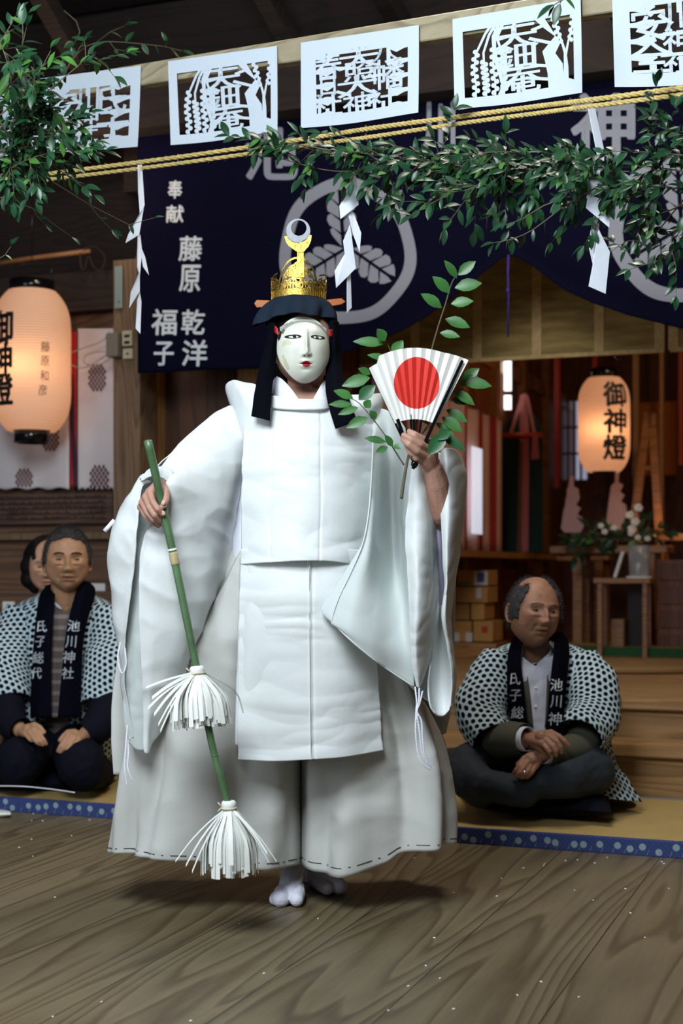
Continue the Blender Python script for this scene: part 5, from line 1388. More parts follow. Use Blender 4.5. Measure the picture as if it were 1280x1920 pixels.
# ---- front of the robe
def apron_fn(u, v): return -.0035*exp(-((u-.5)/.006)**2) + .002*exp(-((u-.52)/.01)**2)
sheet('lower_apron', [[(452, 1030, -.15), (515, 1030, -.19), (580, 1030, -.20), (645, 1030, -.19), (700, 1030, -.13)],
      [(449, 1140, -.16), (515, 1140, -.205), (580, 1140, -.22), (645, 1140, -.205), (702, 1140, -.14)],
      [(447, 1250, -.155), (515, 1250, -.20), (581, 1250, -.215), (645, 1250, -.20), (707, 1250, -.135)],
      [(446, 1345, -.155), (515, 1348, -.20), (582, 1345, -.215), (648, 1340, -.20), (713, 1332, -.135)],
      [(447, 1424, -.16), (515, 1427, -.205), (583, 1424, -.22), (650, 1419, -.205), (719, 1407, -.14)]], M_['silk'], D, 130, 150, .003, .0052, 6.5, 3, apron_fn, ax=(.42, .42, 1.6))
sheet('under_apron', [[(450, 1040, -.13), (480, 1040, -.17), (580, 1040, -.17), (690, 1040, -.12)], [(446, 1200, -.145), (480, 1200, -.19), (580, 1200, -.2), (700, 1200, -.14)], [(442, 1330, -.135), (480, 1330, -.17), (580, 1330, -.18), (706, 1320, -.12)], [(441, 1397, -.14), (480, 1399, -.175), (580, 1397, -.185), (708, 1390, -.125)]], M_['silk'], D, 40, 50, .003, .002, 6, 5)
tubeo('apron_seam', [Vector(v) for v in crom([tuple(Q(x, y, d)) for x, y, d in ((580, 1060, -.218), (580, 1140, -.2235), (581, 1250, -.2185), (582, 1345, -.2185), (583, 1422, -.2235))], 40)], .0009, M_['seam'], D, 4)
def chest_fn(u, v): return .0035*exp(-((u-.22)/.008)**2) + .0025*exp(-((u-.55)/.008)**2)
sheet('chest_panel', [[(478, 748, -.03), (508, 757, -.085), (560, 761, -.115), (612, 759, -.10), (662, 752, -.06), (697, 745, -.01)],
      [(460, 782, -.07), (503, 786, -.125), (560, 788, -.15), (614, 788, -.135), (662, 785, -.10), (702, 782, -.04)],
      [(455, 840, -.10), (502, 842, -.16), (560, 842, -.185), (614, 842, -.175), (662, 842, -.14), (702, 842, -.08)],
      [(453, 920, -.12), (501, 922, -.175), (560, 922, -.20), (614, 922, -.19), (660, 922, -.155), (697, 922, -.10)],
      [(452, 995, -.14), (500, 995, -.19), (560, 995, -.215), (612, 995, -.205), (655, 998, -.17), (686, 1000, -.12)],
      [(449, 1058, -.155), (500, 1054, -.21), (560, 1051, -.235), (610, 1052, -.225), (650, 1057, -.19), (672, 1062, -.14)]], M_['silk'], D, 130, 140, .003, .0062, 6.5, 1, chest_fn, ax=(.55, .55, 1.35))
sheet('collar_band', [[(501, 736, -.05), (508, 741, -.10), (560, 748, -.138), (606, 748, -.125), (618, 742, -.07)], [(502, 745, -.055), (509, 752, -.105), (560, 758, -.142), (607, 757, -.13), (619, 751, -.075)], [(503, 757, -.06), (510, 765, -.112), (560, 768, -.148), (607, 767, -.135), (620, 762, -.08)]], M_['silk'], D, 50, 16, .006, .001, 12)
# stiff shoulder wings standing up
sheet('shoulder_wing', [[(447, 760, .06), (430, 748, .05), (424, 724, .02), (437, 713, -.02), (458, 717, -.06), (480, 722, -.09), (506, 742, -.10)],
      [(450, 775, .05), (434, 762, .03), (431, 742, -.01), (446, 733, -.06), (462, 745, -.09), (482, 752, -.11), (507, 762, -.12)],
      [(455, 795, .0), (446, 786, -.02), (447, 780, -.045), (456, 780, -.075), (470, 786, -.10), (484, 790, -.118), (507, 795, -.13)],
      [(457, 830, .0), (456, 828, -.03), (457, 826, -.05), (460, 826, -.075), (470, 830, -.10), (485, 832, -.12), (506, 835, -.13)]], M_['silk'], D, 60, 40, .003, .002, 10, 7)
sheet('shoulder_wing', [[(706, 790, .08), (715, 775, .06), (717, 742, .02), (700, 739, -.03), (680, 740, -.06), (655, 742, -.085), (625, 748, -.10)],
      [(706, 800, .05), (713, 788, .03), (714, 765, -.01), (700, 762, -.07), (680, 762, -.10), (655, 764, -.12), (625, 766, -.13)],
      [(704, 815, .02), (707, 806, .0), (706, 796, -.03), (696, 795, -.06), (680, 795, -.085), (655, 797, -.11), (625, 798, -.12)],
      [(700, 840, .0), (700, 838, -.02), (699, 836, -.04), (693, 835, -.06), (680, 835, -.09), (655, 836, -.12), (625, 836, -.13)]], M_['silk'], D, 60, 40, .003, .002, 10, 8)

# ---- hanging sleeve of the lowered arm (left in the picture): one wide cloth wrapped round the arm, open at the wrist
def slL(u, v):   # large folds falling from the elbow
    return .014*sin((u*9+v*2.2)*1.6)*v*(1-v*.4) + .007*sin(u*23+v*5)*v
rowsL = [
 # inner lip, outer edge, back, back mid, back right, underarm | front right, front mid, front, opening edge
 [(285, 905, -.24), (268, 896, -.20), (285, 884, -.16), (325, 845, -.09), (385, 788, -.02), (438, 757, .03), (446, 758, .01), (400, 777, -.03), (345, 826, -.11), (305, 868, -.20), (292, 893, -.25)],
 [(266, 915, -.25), (252, 918, -.20), (262, 915, -.08), (325, 900, .04), (390, 860, .08), (452, 840, .06), (456, 850, -.05), (415, 860, -.14), (360, 880, -.22), (320, 898, -.28), (312, 912, -.27)],
 [(262, 955, -.25), (226, 962, -.19), (240, 955, -.05), (320, 960, .08), (400, 950, .10), (448, 925, .06), (452, 920, -.06), (420, 930, -.16), (368, 940, -.23), (325, 950, -.27), (308, 960, -.24)],
 [(262, 1015, -.24), (208, 1035, -.17), (225, 1020, -.02), (320, 1040, .10), (395, 1030, .10), (438, 1000, .05), (440, 990, -.06), (408, 1000, -.16), (352, 1010, -.23), (300, 1010, -.25), (272, 1010, -.22)],
 [(258, 1075, -.22), (207, 1090, -.16), (225, 1090, -.01), (310, 1100, .10), (380, 1100, .09), (425, 1075, .04), (426, 1070, -.06), (398, 1080, -.16), (345, 1090, -.22), (292, 1095, -.24), (263, 1095, -.22)],
 [(246, 1160, -.20), (213, 1165, -.15), (228, 1165, -.01), (290, 1180, .08), (360, 1180, .07), (402, 1150, .03), (404, 1145, -.06), (378, 1160, -.15), (335, 1175, -.20), (290, 1185, -.22), (263, 1180, -.21)],
 [(235, 1235, -.18), (222, 1238, -.14), (235, 1240, -.02), (285, 1255, .05), (330, 1255, .05), (376, 1228, .02), (377, 1224, -.06), (352, 1240, -.13), (318, 1255, -.18), (288, 1265, -.20), (266, 1262, -.20)],
 [(233, 1305, -.17), (227, 1308, -.14), (238, 1310, -.04), (275, 1320, .02), (310, 1318, .01), (345, 1290, -.01), (346, 1288, -.06), (326, 1302, -.12), (303, 1318, -.16), (284, 1328, -.18), (268, 1325, -.18)],
 [(240, 1385, -.16), (237, 1390, -.14), (245, 1395, -.08), (262, 1410, -.04), (285, 1390, -.04), (308, 1350, -.04), (309, 1348, -.07), (298, 1368, -.11), (288, 1392, -.14), (278, 1412, -.16), (271, 1412, -.17)]]
sheet('left_sleeve', rowsL, M_['silk'], D, 190, 170, .0028, .0095, 5.0, 11, slL, ax=(.8, .8, 1.1))
sheet('sleeve_lining', [[(256, 915, -.20), (272, 915, -.215), (292, 920, -.22)], [(254, 960, -.195), (272, 960, -.205), (292, 960, -.21)], [(252, 1060, -.185), (268, 1060, -.20), (290, 1060, -.20)], [(238, 1170, -.165), (256, 1170, -.185), (284, 1170, -.185)], [(230, 1260, -.15), (252, 1262, -.17), (282, 1262, -.17)], [(232, 1340, -.145), (254, 1345, -.16), (280, 1345, -.155)], [(240, 1390, -.14), (258, 1406, -.15), (278, 1405, -.145)]], M_['organza'], D, 24, 90, .003, .004, 7, 14)
# narrow crumpled cuff round the wrist
sheet('cuff', [[(266, 902, -.262), (284, 893, -.285), (302, 896, -.29), (314, 905, -.285), (316, 918, -.27)], [(264, 896, -.25), (282, 886, -.275), (303, 888, -.285), (318, 898, -.28), (320, 915, -.265)], [(262, 900, -.23), (282, 878, -.25), (308, 876, -.265), (326, 888, -.265), (330, 905, -.25)]], M_['silk'], D, 40, 16, .004, .003, 22, 4)
# tie sticking out and cords
tubeo('sleeve_tie', [Q(214, 975, -.12), Q(203, 988, -.12), Q(196, 996, -.12)], [.005, .0055, .006], M_['kosode'], D)
def cord(pts, par=D, r=.0022):
    P_ = crom([tuple(Q(*p)) for p in pts], 140); bm = bmesh.new()
    for k in range(2):
        tube(bm, [Vector(P_[i])+Vector((cos(i*.9+k*pi), 0, sin(i*.9+k*pi)))*r*.45 for i in range(len(P_))], r*.75, 5)
    bm_obj('sleeve_cord', bm, M_['kosode'], par, True)
cord([(226, 1205, -.2), (221, 1235, -.21), (229, 1262, -.215), (236, 1245, -.215), (234, 1215, -.21)])
cord([(239, 1360, -.22), (236, 1400, -.235), (234, 1440, -.24), (238, 1472, -.24)])
cord([(239, 1380, -.22), (241, 1410, -.235), (240, 1440, -.24), (248, 1462, -.24)])

# ---- raised sleeve (right in the picture)
def slR(u, v): return .006*sin(u*8+v*3)*v + .004*sin(u*19+v*2)
rowsF = [
 [(697, 790, -.04), (712, 768, -.02), (730, 772, -.03), (748, 788, -.08), (762, 815, -.14), (775, 852, -.20)],
 [(700, 830, -.12), (710, 820, -.08), (726, 822, -.05), (742, 835, -.07), (758, 858, -.14), (772, 885, -.22)],
 [(696, 900, -.18), (706, 895, -.15), (720, 893, -.04), (737, 898, -.01), (753, 915, -.10), (765, 945, -.23)],
 [(690, 965, -.21), (702, 965, -.19), (717, 965, -.08), (735, 968, -.01), (750, 980, -.08), (760, 995, -.24)],
 [(679, 1020, -.235), (698, 1025, -.225), (716, 1030, -.12), (736, 1035, -.04), (752, 1045, -.10), (763, 1060, -.25)],
 [(656, 1075, -.255), (686, 1085, -.255), (712, 1090, -.19), (736, 1098, -.12), (754, 1105, -.15), (766, 1120, -.26)],
 [(634, 1120, -.27), (670, 1130, -.285), (705, 1140, -.26), (734, 1150, -.22), (755, 1160, -.22), (769, 1175, -.265)],
 [(621, 1164, -.28), (658, 1180, -.30), (696, 1195, -.29), (730, 1208, -.26), (754, 1218, -.25), (773, 1232, -.26)],
 [(626, 1170, -.275), (660, 1203, -.29), (696, 1233, -.28), (728, 1256, -.25), (752, 1272, -.24), (776, 1288, -.24)]]
sheet('front_flap', rowsF, M_['organza'], D, 90, 110, .0028, .005, 5, 21)
sheet('flap_lining', [[(690, 1000, -.20), (700, 1010, -.20), (715, 1040, -.12)], [(662, 1048, -.215), (675, 1060, -.23), (705, 1100, -.2)], [(628, 1100, -.23), (650, 1120, -.245), (690, 1150, -.24)], [(602, 1141, -.24), (625, 1160, -.255), (665, 1190, -.26)], [(622, 1168, -.25), (645, 1186, -.262), (690, 1228, -.26)]], M_['organza'], D, 30, 50, .0025, .001, 8, 22)
tubeo('hem_roll', [Vector(v) for v in crom([tuple(Q(x, y, d-.002)) for x, y, d in ((699, 812, -.12), (697, 880, -.175), (691, 960, -.21), (680, 1018, -.235), (657, 1074, -.255), (635, 1120, -.27), (622, 1160, -.28), (627, 1171, -.277), (660, 1203, -.292), (696, 1233, -.282), (728, 1256, -.252), (775, 1287, -.242))], 90)], .0018, M_['silk'], D, 6)
# band forming the near lip of the sleeve mouth
sheet('sleeve_lip', [[(775, 850, -.21), (782, 862, -.235), (790, 872, -.23), (797, 880, -.20)], [(770, 905, -.235), (780, 905, -.26), (795, 908, -.25), (806, 925, -.2)],
      [(760, 985, -.255), (778, 990, -.285), (800, 992, -.27), (817, 985, -.20)], [(762, 1065, -.27), (782, 1065, -.305), (803, 1065, -.27), (820, 1070, -.19)],
      [(766, 1140, -.275), (782, 1142, -.305), (802, 1142, -.27), (820, 1145, -.20)], [(769, 1205, -.27), (780, 1208, -.29), (796, 1208, -.26), (815, 1190, -.20)],
      [(773, 1255, -.255), (782, 1258, -.265), (792, 1255, -.25), (804, 1240, -.21)], [(779, 1288, -.24), (784, 1290, -.245), (788, 1288, -.24), (793, 1280, -.22)]], M_['silk'], D, 60, 140, .003, .0045, 8, 31)
# far lip and the outside of the sleeve, closing behind the arm
rowsR = [
 [(827, 846, -.22), (836, 840, -.235), (852, 843, -.20), (864, 858, -.13), (845, 860, .02), (790, 830, .08), (735, 790, .10), (705, 780, .04)],
 [(826, 880, -.23), (840, 880, -.25), (862, 880, -.20), (875, 892, -.12), (850, 900, .04), (790, 890, .12), (735, 860, .14), (702, 850, .06)],
 [(826, 940, -.235), (842, 940, -.255), (862, 940, -.20), (872, 950, -.11), (850, 960, .06), (790, 960, .15), (735, 950, .16), (700, 930, .06)],
 [(828, 1020, -.24), (840, 1020, -.255), (855, 1022, -.20), (863, 1030, -.10), (845, 1040, .06), (790, 1050, .15), (735, 1040, .16), (700, 1020, .06)],
 [(832, 1100, -.24), (838, 1100, -.25), (846, 1102, -.20), (853, 1105, -.10), (840, 1110, .05), (790, 1120, .12), (735, 1120, .13), (700, 1090, .05)],
 [(829, 1160, -.24), (834, 1158, -.245), (840, 1160, -.20), (846, 1165, -.10), (835, 1170, .03), (790, 1180, .09), (740, 1180, .10), (702, 1150, .04)],
 [(838, 1215, -.22), (843, 1213, -.215), (848, 1218, -.18), (850, 1225, -.10), (838, 1235, .0), (795, 1240, .05), (750, 1240, .06), (710, 1210, .02)],
 [(845, 1270, -.20), (849, 1268, -.19), (852, 1270, -.16), (853, 1275, -.11), (842, 1285, -.03), (805, 1285, .0), (770, 1285, .0), (740, 1262, -.03)],
 [(843, 1325, -.19), (845, 1322, -.18), (847, 1320, -.16), (847, 1320, -.13), (840, 1325, -.09), (812, 1320, -.08), (790, 1305, -.08), (775, 1290, -.10)]]
sheet('right_sleeve', rowsR, M_['silk'], D, 120, 150, .003, .0042, 6, 41)
# pocket of cloth at the bottom of the sleeve: inner face and rolled edge
sheet('sleeve_pocket', [[(818, 1150, -.17), (824, 1140, -.16), (829, 1135, -.18), (833, 1150, -.22)], [(812, 1195, -.18), (822, 1190, -.14), (832, 1188, -.16), (838, 1200, -.22)], [(806, 1245, -.20), (820, 1245, -.13), (836, 1243, -.14), (846, 1250, -.20)],
      [(802, 1290, -.21), (818, 1295, -.15), (836, 1293, -.15), (848, 1290, -.19)], [(806, 1322, -.215), (818, 1330, -.18), (834, 1330, -.17), (846, 1316, -.18)], [(814, 1337, -.21), (822, 1342, -.20), (832, 1342, -.19), (842, 1332, -.185)]], M_['silk'], D, 40, 60, .004, .002, 8, 42)
# lilac undersleeve inside
sheet('undersleeve', [[(806, 938, -.17), (815, 935, -.195), (827, 930, -.19), (840, 935, -.14)], [(800, 980, -.15), (814, 980, -.19), (828, 980, -.185), (842, 985, -.12)], [(800, 1040, -.12), (814, 1040, -.165), (828, 1040, -.165), (840, 1045, -.10)], [(803, 1120, -.10), (815, 1120, -.13), (828, 1120, -.13), (838, 1120, -.08)], [(804, 1190, -.10), (815, 1190, -.12), (825, 1190, -.12), (834, 1190, -.08)]], plain('lilac_cotton', srgb(196, 194, 220), .8), D, 24, 50, .003, .003, 10, 43)
sheet('undersleeve_edge', [[(806, 936, -.174), (816, 934, -.199), (827, 926, -.194), (834, 918, -.16)], [(806, 940, -.174), (816, 938, -.199), (828, 931, -.194), (835, 924, -.16)]], M_['ink'], D, 20, 5, .002, 0)
sheet('sleeve_cuff', [[(789, 882, -.19), (797, 905, -.20), (806, 930, -.20), (813, 955, -.2)], [(781, 895, -.21), (788, 925, -.225), (797, 950, -.22), (808, 985, -.21)]], M_['organza'], D, 24, 10, .003, .001, 8, 44)
cord([(778, 1288, -.25), (781, 1315, -.26), (780, 1334, -.262), (779, 1370, -.265), (783, 1410, -.265), (792, 1432, -.265), (806, 1442, -.26)])
cord([(786, 1290, -.25), (785, 1315, -.26), (781, 1334, -.264), (786, 1370, -.267), (790, 1405, -.267), (800, 1428, -.265), (807, 1440, -.26)])
cord([(792, 1296, -.25), (787, 1318, -.26), (782, 1334, -.266), (790, 1352, -.267), (792, 1385, -.267), (796, 1415, -.265), (808, 1436, -.26)])
# ---------------------------------------------------------------- mask, hair, crown
MC = Q(569, 657, -.083); Mm = Matrix.Translation(MC) @ Matrix.Rotation(radians(9), 4, 'Z')
PXM = 1/ (F/(Y0-.08))     # metres per pixel at the mask
def mask_surf(x, z):
    """depth (negative = towards the viewer) of the mask face in its own frame"""
    r = (abs(x)/.071)**2.3+(abs(z+.004)/(.092 if z < 0 else .088))**2.4
    y = -.055*max(0.0, 1-min(1, r))**.62+.012*min(1, r)
    G_ = lambda x0, z0, sx, sz, a: a*exp(-((x-x0)/sx)**2-((z-z0)/sz)**2)
    y -= G_(0, .030, .0055, .024, .007)+G_(0, .006, .0055, .018, .010)+G_(0, -.014, .0075, .011, .0125)+G_(.0085, -.0185, .005, .005, .006)+G_(-.0085, -.0185, .005, .005, .006)
    y -= G_(0, -.0255, .009, .004, -.003)
    for s in (-1, 1):
        y -= G_(s*.031, .033, .016, .008, -.0045)+G_(s*.031, .046, .018, .008, .0015)+G_(s*.036, .002, .02, .018, .003)+G_(s*.031, .0265, .012, .0028, .0018)
    y -= G_(0, -.0355, .013, .004, .003)+G_(0, -.0470, .012, .004, .0035)+G_(0, -.0410, .014, .0022, -.004)+G_(0, -.072, .014, .012, .003)+G_(0, -.056, .012, .004, -.002)
    return y
def mask_pt(x, z, off=0.0): return Mm @ Vector((x, mask_surf(x, z)-off, z))
n, m = 110, 90; V = []; Fc = []
def mout(a):   # outline radius direction
    s_, c_ = sin(a), cos(a)
    hw = .0705*(1-.10*max(0, -c_)**2); hh = .0905 if c_ > 0 else .0885
    ex = 1.9 if c_ < 0 else 2.3
    k = (abs(s_/hw)**ex+abs(c_/hh)**ex)**(-1/ex); return k*s_, k*c_
for i in range(m+1):
    for j in range(n):
        ox, oz = mout(2*pi*j/n); q = (i/m); V.append(Mm @ Vector((ox*q, mask_surf(ox*q, oz*q), oz*q)))
for i in range(m):
    for j in range(n): Fc.append((i*n+j, i*n+(j+1) % n, (i+1)*n+(j+1) % n, (i+1)*n+j))
mask = mesh_obj('mask', V, Fc, M_['mask'], D, smooth=True)
md = mask.modifiers.new('s', 'SOLIDIFY'); md.thickness = .005; md.offset = -1 
mask['label'] = 'white lacquered wooden mask of a woman, worn at its left edge'
def patch(name, pts, mat, off=.0008, par=None, sub=2):
    bm = bmesh.new(); f = bm.faces.new([bm.verts.new((x, 0, z)) for x, z in pts])
    bmesh.ops.triangulate(bm, faces=bm.faces)
    for _ in range(sub): bmesh.ops.subdivide_edges(bm, edges=[e for e in bm.edges], cuts=1, use_grid_fill=True)
    for v in bm.verts: v.co = mask_pt(v.co.x, v.co.z, off)
    return bm_obj(name, bm, mat, par or mask, True)
for s in (-1, 1):
    ex, ez = s*.0305, .0275
    # almond eye: black liner, grey-white eye, black pupil
    al = lambda k, w_: [(ex+s*w_*.0145*cos(a)*(1.25 if cos(a) > 0 else 1), ez+w_*.0052*sin(a)*(1 if sin(a) > 0 else .8)+(.0022*cos(a) if cos(a) > 0 else .0006)*k) for a in np.linspace(0, 2*pi, 18, endpoint=False)]
    patch('eye_liner', al(1, 1.28), M_['ink'], .0007)
    patch('eye_white', [(x, z-.0006) for x, z in al(.8, .74)], M_['mask'], .0011)
    patch('pupil', [(ex-s*.001+.0046*cos(a), ez+.0002+.0046*sin(a)) for a in np.linspace(0, 2*pi, 12, endpoint=False)], M_['ink'], .0016)
patch('upper_lip', [(-.0135, -.0415), (-.006, -.0370), (-.002, -.0352), (0, -.0362), (.002, -.0352), (.006, -.0370), (.0135, -.0415), (.006, -.0398), (0, -.0405), (-.006, -.0398)], M_['red'], .0008)
patch('mouth_opening', [(-.0185, -.0415), (-.008, -.0392), (0, -.0396), (.008, -.0392), (.0185, -.0412), (.008, -.0432), (0, -.0440), (-.008, -.0432)], M_['ink'], .0007)
patch('lower_lip', [(-.0115, -.0430), (0, -.0432), (.0115, -.0430), (.0065, -.0485), (0, -.0500), (-.0065, -.0485)], M_['red'], .0009)
for s in (-1, 1):
    patch('nostril', [(s*.0058+.0022*cos(a), -.0232+.0013*sin(a)) for a in np.linspace(0, 2*pi, 8, endpoint=False)], M_['ink'], .0005, sub=1)
# painted hair strands and worn patches at the left edge
patch('painted_hair', [(-.064, .050), (-.060, .052), (-.058, .046), (-.0600, .038), (-.062, .030), (-.066, .022), (-.0675, .030), (-.066, .042)], M_['ink'], .0008)
patch('painted_hair', [(-.058, .052), (-.052, .054), (-.050, .048), (-.053, .047), (-.055, .040), (-.058, .040)], plain('grey_brushwork', srgb(96, 96, 92), .6), .0007)
patch('worn_spot', [(-.056, .020), (-.046, .022), (-.038, .014), (-.042, .008), (-.052, .010), (-.058, .004), (-.060, .012)], M_['mask_worn'], .0006)
patch('worn_spot', [(-.060, -.020), (-.056, -.016), (-.050, -.030), (-.040, -.052), (-.046, -.056), (-.055, -.040)], M_['mask_worn'], .0006)
patch('hairline', [(x, .083-.022*(x/.062)**2-(.006 if abs(x) < .035 else 0)) for x in np.linspace(-.062, .062, 15)]+[(x, .072-.030*(x/.062)**2) for x in np.linspace(.060, -.060, 15)], plain('grey_painted_hairline', srgb(150, 150, 144), .6), .0006)

# hair behind the mask
bm = bmesh.new()
for (x, y, d, r) in ((562, 612, .03, .088), (562, 640, .05, .088), (535, 660, .04, .055), (602, 660, .05, .055), (524, 690, .05, .045), (560, 700, .10, .05), (610, 690, .06, .04), (512, 720, .06, .035)):
    ball(bm, Q(x, y, d), r, 3, (1, .9, 1.1))
hair = remeshed('hair', bm, .006, M_['hairb'], D, 3)
# headcloth: frilled skirt under the crown
def hc_fn(th, v):
    return .010*v*sin(th*5+1)+.006*v*sin(th*11+2)+.004*fnoise((cos(th)*3, sin(th)*3, v*2))
nv, nu = 30, 110; G = np.zeros((nv, nu, 3)); cc = Q(560, 560, .02)
for i in range(nv):
    v = i/(nv-1)
    for k in range(nu):
        th = 2*pi*k/nu; s_, c_ = sin(th), cos(th)      # th=0 front
        rx = .062+.036*v**.6+.010*sin(pi*v); ry = .07+.045*v**.8
        f = hc_fn(th, v); front = max(0, c_)
        x = s_*(rx+f); y = -c_*(ry+f)
        drop = .062-.008*front*cos((th if th < pi else 2*pi-th)*2.5)+.006*sin(th*4+.8)+.012*max(0, -s_)*front**.3
        z = -.002-drop*v-.006*v*v*s_*0
        x += -.020*v*(1 if s_ < 0 else .1)*abs(s_)**3
        G[i, k] = (cc.x+x, cc.y+y, cc.z+z)
grid_obj('headcloth', G, M_['wrapcloth'], D, .0025, closed=True)
bm = bmesh.new(); tube(bm, [cc+Vector((0, 0, -.004)), cc+Vector((0, 0, .002))], [.07, .066], 40); bm_obj('headcloth_top', bm, M_['wrapcloth'], D, True)
# black tails of the headcloth, falling in front of the shoulders
sheet('headcloth_tail', [[(506, 604, -.04), (515, 606, -.055), (524, 612, -.045)], [(498, 640, -.03), (508, 642, -.05), (519, 645, -.04)], [(489, 680, -.04), (502, 682, -.06), (516, 686, -.05)], [(480, 722, -.10), (494, 724, -.12), (510, 727, -.115)], [(474, 760, -.135), (490, 762, -.155), (507, 766, -.155)], [(471, 780, -.15), (489, 784, -.17), (506, 788, -.175)]], M_['black'], D, 20, 50, .003, .002, 12, 51)
sheet('headcloth_tail', [[(616, 604, -.04), (626, 600, -.04), (634, 604, .0)], [(618, 640, -.04), (628, 640, -.05), (637, 640, -.01)], [(613, 680, -.05), (627, 680, -.065), (640, 680, -.03)], [(610, 722, -.10), (628, 720, -.125), (646, 718, -.10)], [(618, 768, -.155), (638, 765, -.175), (658, 758, -.16)], [(629, 804, -.18), (648, 797, -.195), (668, 786, -.175)]], M_['black'], D, 20, 50, .003, .002, 12, 52)
sheet('red_tie', [[(511, 610, -.045), (517, 612, -.06), (521, 616, -.062)], [(512, 622, -.045), (518, 626, -.06), (522, 630, -.062)]], M_['red'], D, 10, 8, .003, .001)
sheet('red_tie', [[(617, 618, -.058), (622, 618, -.05), (627, 620, -.03)], [(618, 630, -.058), (622, 632, -.05), (626, 632, -.03)]], M_['red'], D, 10, 8, .003, .001)

# crown: openwork gilt band, dome-shaped front piece, finial with a pierced silver disc
R_ = .0735; CC = Q(560, 563, .02)
def cyl(a, h, off=0.0):      # a metres along the girth from the front, h metres above the base
    th = a/R_; return CC+Vector(((R_+off)*sin(th), -(R_+off)*cos(th), h))
def top_h(a):               # scalloped upper edge
    th = abs(a/R_)
    front = .098*max(0, 1-(th/.80)**2)**.5 if th < .80 else 0
    return max(front, .050+.012*abs(cos(a*62)))
gold = M_['gold']
crown = D
bm = bmesh.new(); nseg = 120
for k in range(nseg):
    a, b = 2*pi*R_*k/nseg, 2*pi*R_*(k+1)/nseg
    rib = .0006 if k % 2 else 0
    vs = [bm.verts.new(cyl(a, 0, rib)), bm.verts.new(cyl(b, 0, rib)), bm.verts.new(cyl(b, .0185, rib)), bm.verts.new(cyl(a, .0185, rib))]; bm.faces.new(vs)
o = bm_obj('crown_band', bm, gold, D); o.modifiers.new('s', 'SOLIDIFY').thickness = .0012; band = o
bm = bmesh.new()
def rib2(pts, w=.0034): strokes(bm, pts, w, lambda a, h: cyl(a, h))
def scroll(a0, h0, r, turns=1.25, st=0, sgn=1, w=.003):
    rib2([(a0+sgn*r*(1-t*.75)*cos(st+t*2*pi*turns), h0+r*(1-t*.75)*sin(st+t*2*pi*turns)) for t in np.linspace(0, 1, 22)], w)
W2 = pi*R_
# side scallops behind
def th_side(a): return .052+.012*abs(cos(a*30))
rib2([(a, th_side(a)) for a in np.linspace(.85*R_, 2*W2-.85*R_, 200)], .004)
for k in range(18):
    a = .95*R_+k*(2*W2-1.9*R_)/17
    scroll(a, .040, .010, 1.3, k, 1 if k % 2 else -1); scroll(a+.007, .027, .0075, 1.2, k*2, -1 if k % 2 else 1)
    rib2([(a-.004, .018), (a-.002, .034), (a+.003, .054)], .003)
# front dome
dome = lambda a: .098*max(0, 1-(abs(a)/(.80*R_))**2.2)**.55
rib2([(a, max(.016, dome(a))) for a in np.linspace(-.80*R_, .80*R_, 60)], .0046)
rib2([(a*.84, max(.016, dome(a)*.84)) for a in np.linspace(-.80*R_, .80*R_, 50)], .0028)
for (a, h, r) in ((0, .052, .0135), (0, .080, .008), (-.018, .036, .010), (.018, .036, .010), (-.033, .034, .009), (.033, .034, .009), (-.022, .060, .009), (.022, .060, .009), (-.043, .027, .007), (.043, .027, .007), (0, .028, .008), (-.012, .074, .006), (.012, .074, .006), (-.035, .052, .006), (.035, .052, .006), (-.010, .044, .006), (.010, .044, .006)):
    scroll(a, h, r, 1.4, a*80, 1 if a > 0 else -1, .0036); scroll(a, h, r*.7, .9, 2, -1, .0028)
for s in (-1, 1):
    for k in range(7): rib2([(s*(.004+k*.008), .018), (s*(.006+k*.007), .026), (s*(.002+k*.0075), .034)], .0034)
    rib2([(0, .02), (s*.008, .045), (s*.004, .07), (0, .095)], .004)
    # embossed phoenix-like wings in relief
    for k in range(6): rib2([(s*.002, .046+k*.003), (s*.012, .052+k*.004), (s*.024, .050+k*.0045)], .0036)
for f in list(bm.faces): f.smooth = False
o = bm_obj('openwork', bm, gold, band); o.modifiers.new('s', 'SOLIDIFY').thickness = .0016
# finial
def fin(x, y, off=0): return Q(x, y, .02-R_-.001-off)
def plate(name, outer, mat, th=.002, inner=None, par=None, d=0):
    bm = bmesh.new()
    if inner is None:
        bm.faces.new([bm.verts.new(fin(x, y, d)) for x, y in outer]); bmesh.ops.triangulate(bm, faces=bm.faces)
    else:
        A_ = [bm.verts.new(fin(x, y, d)) for x, y in outer]; B_ = [bm.verts.new(fin(x, y, d)) for x, y in inner]; n_ = len(A_)
        for i in range(n_): bm.faces.new((A_[i], A_[(i+1) % n_], B_[(i+1) % n_], B_[i]))
    o = bm_obj(name, bm, mat, par or D); o.modifiers.new('s', 'SOLIDIFY').thickness = th; return o
plate('finial_stem', [(557, 470), (569, 470), (570, 505), (570, 520), (557, 520), (558, 500)], gold, .003)
plate('finial_crescent', [(533, 444), (538, 443), (541, 449), (549, 455), (560, 457), (572, 452), (578, 446), (581, 441), (584, 442), (583, 452), (578, 463), (571, 471), (566, 474), (559, 474), (550, 468), (541, 462), (536, 454)], gold, .004, par=D, d=.001)
plate('finial_disc', [(559+22.5*cos(a), 433+22.5*sin(a)) for a in np.linspace(0, 2*pi, 48, endpoint=False)], M_['silver'], .003, [(560+14.5*cos(a), 428+14.5*sin(a)) for a in np.linspace(0, 2*pi, 48, endpoint=False)], D, .002)
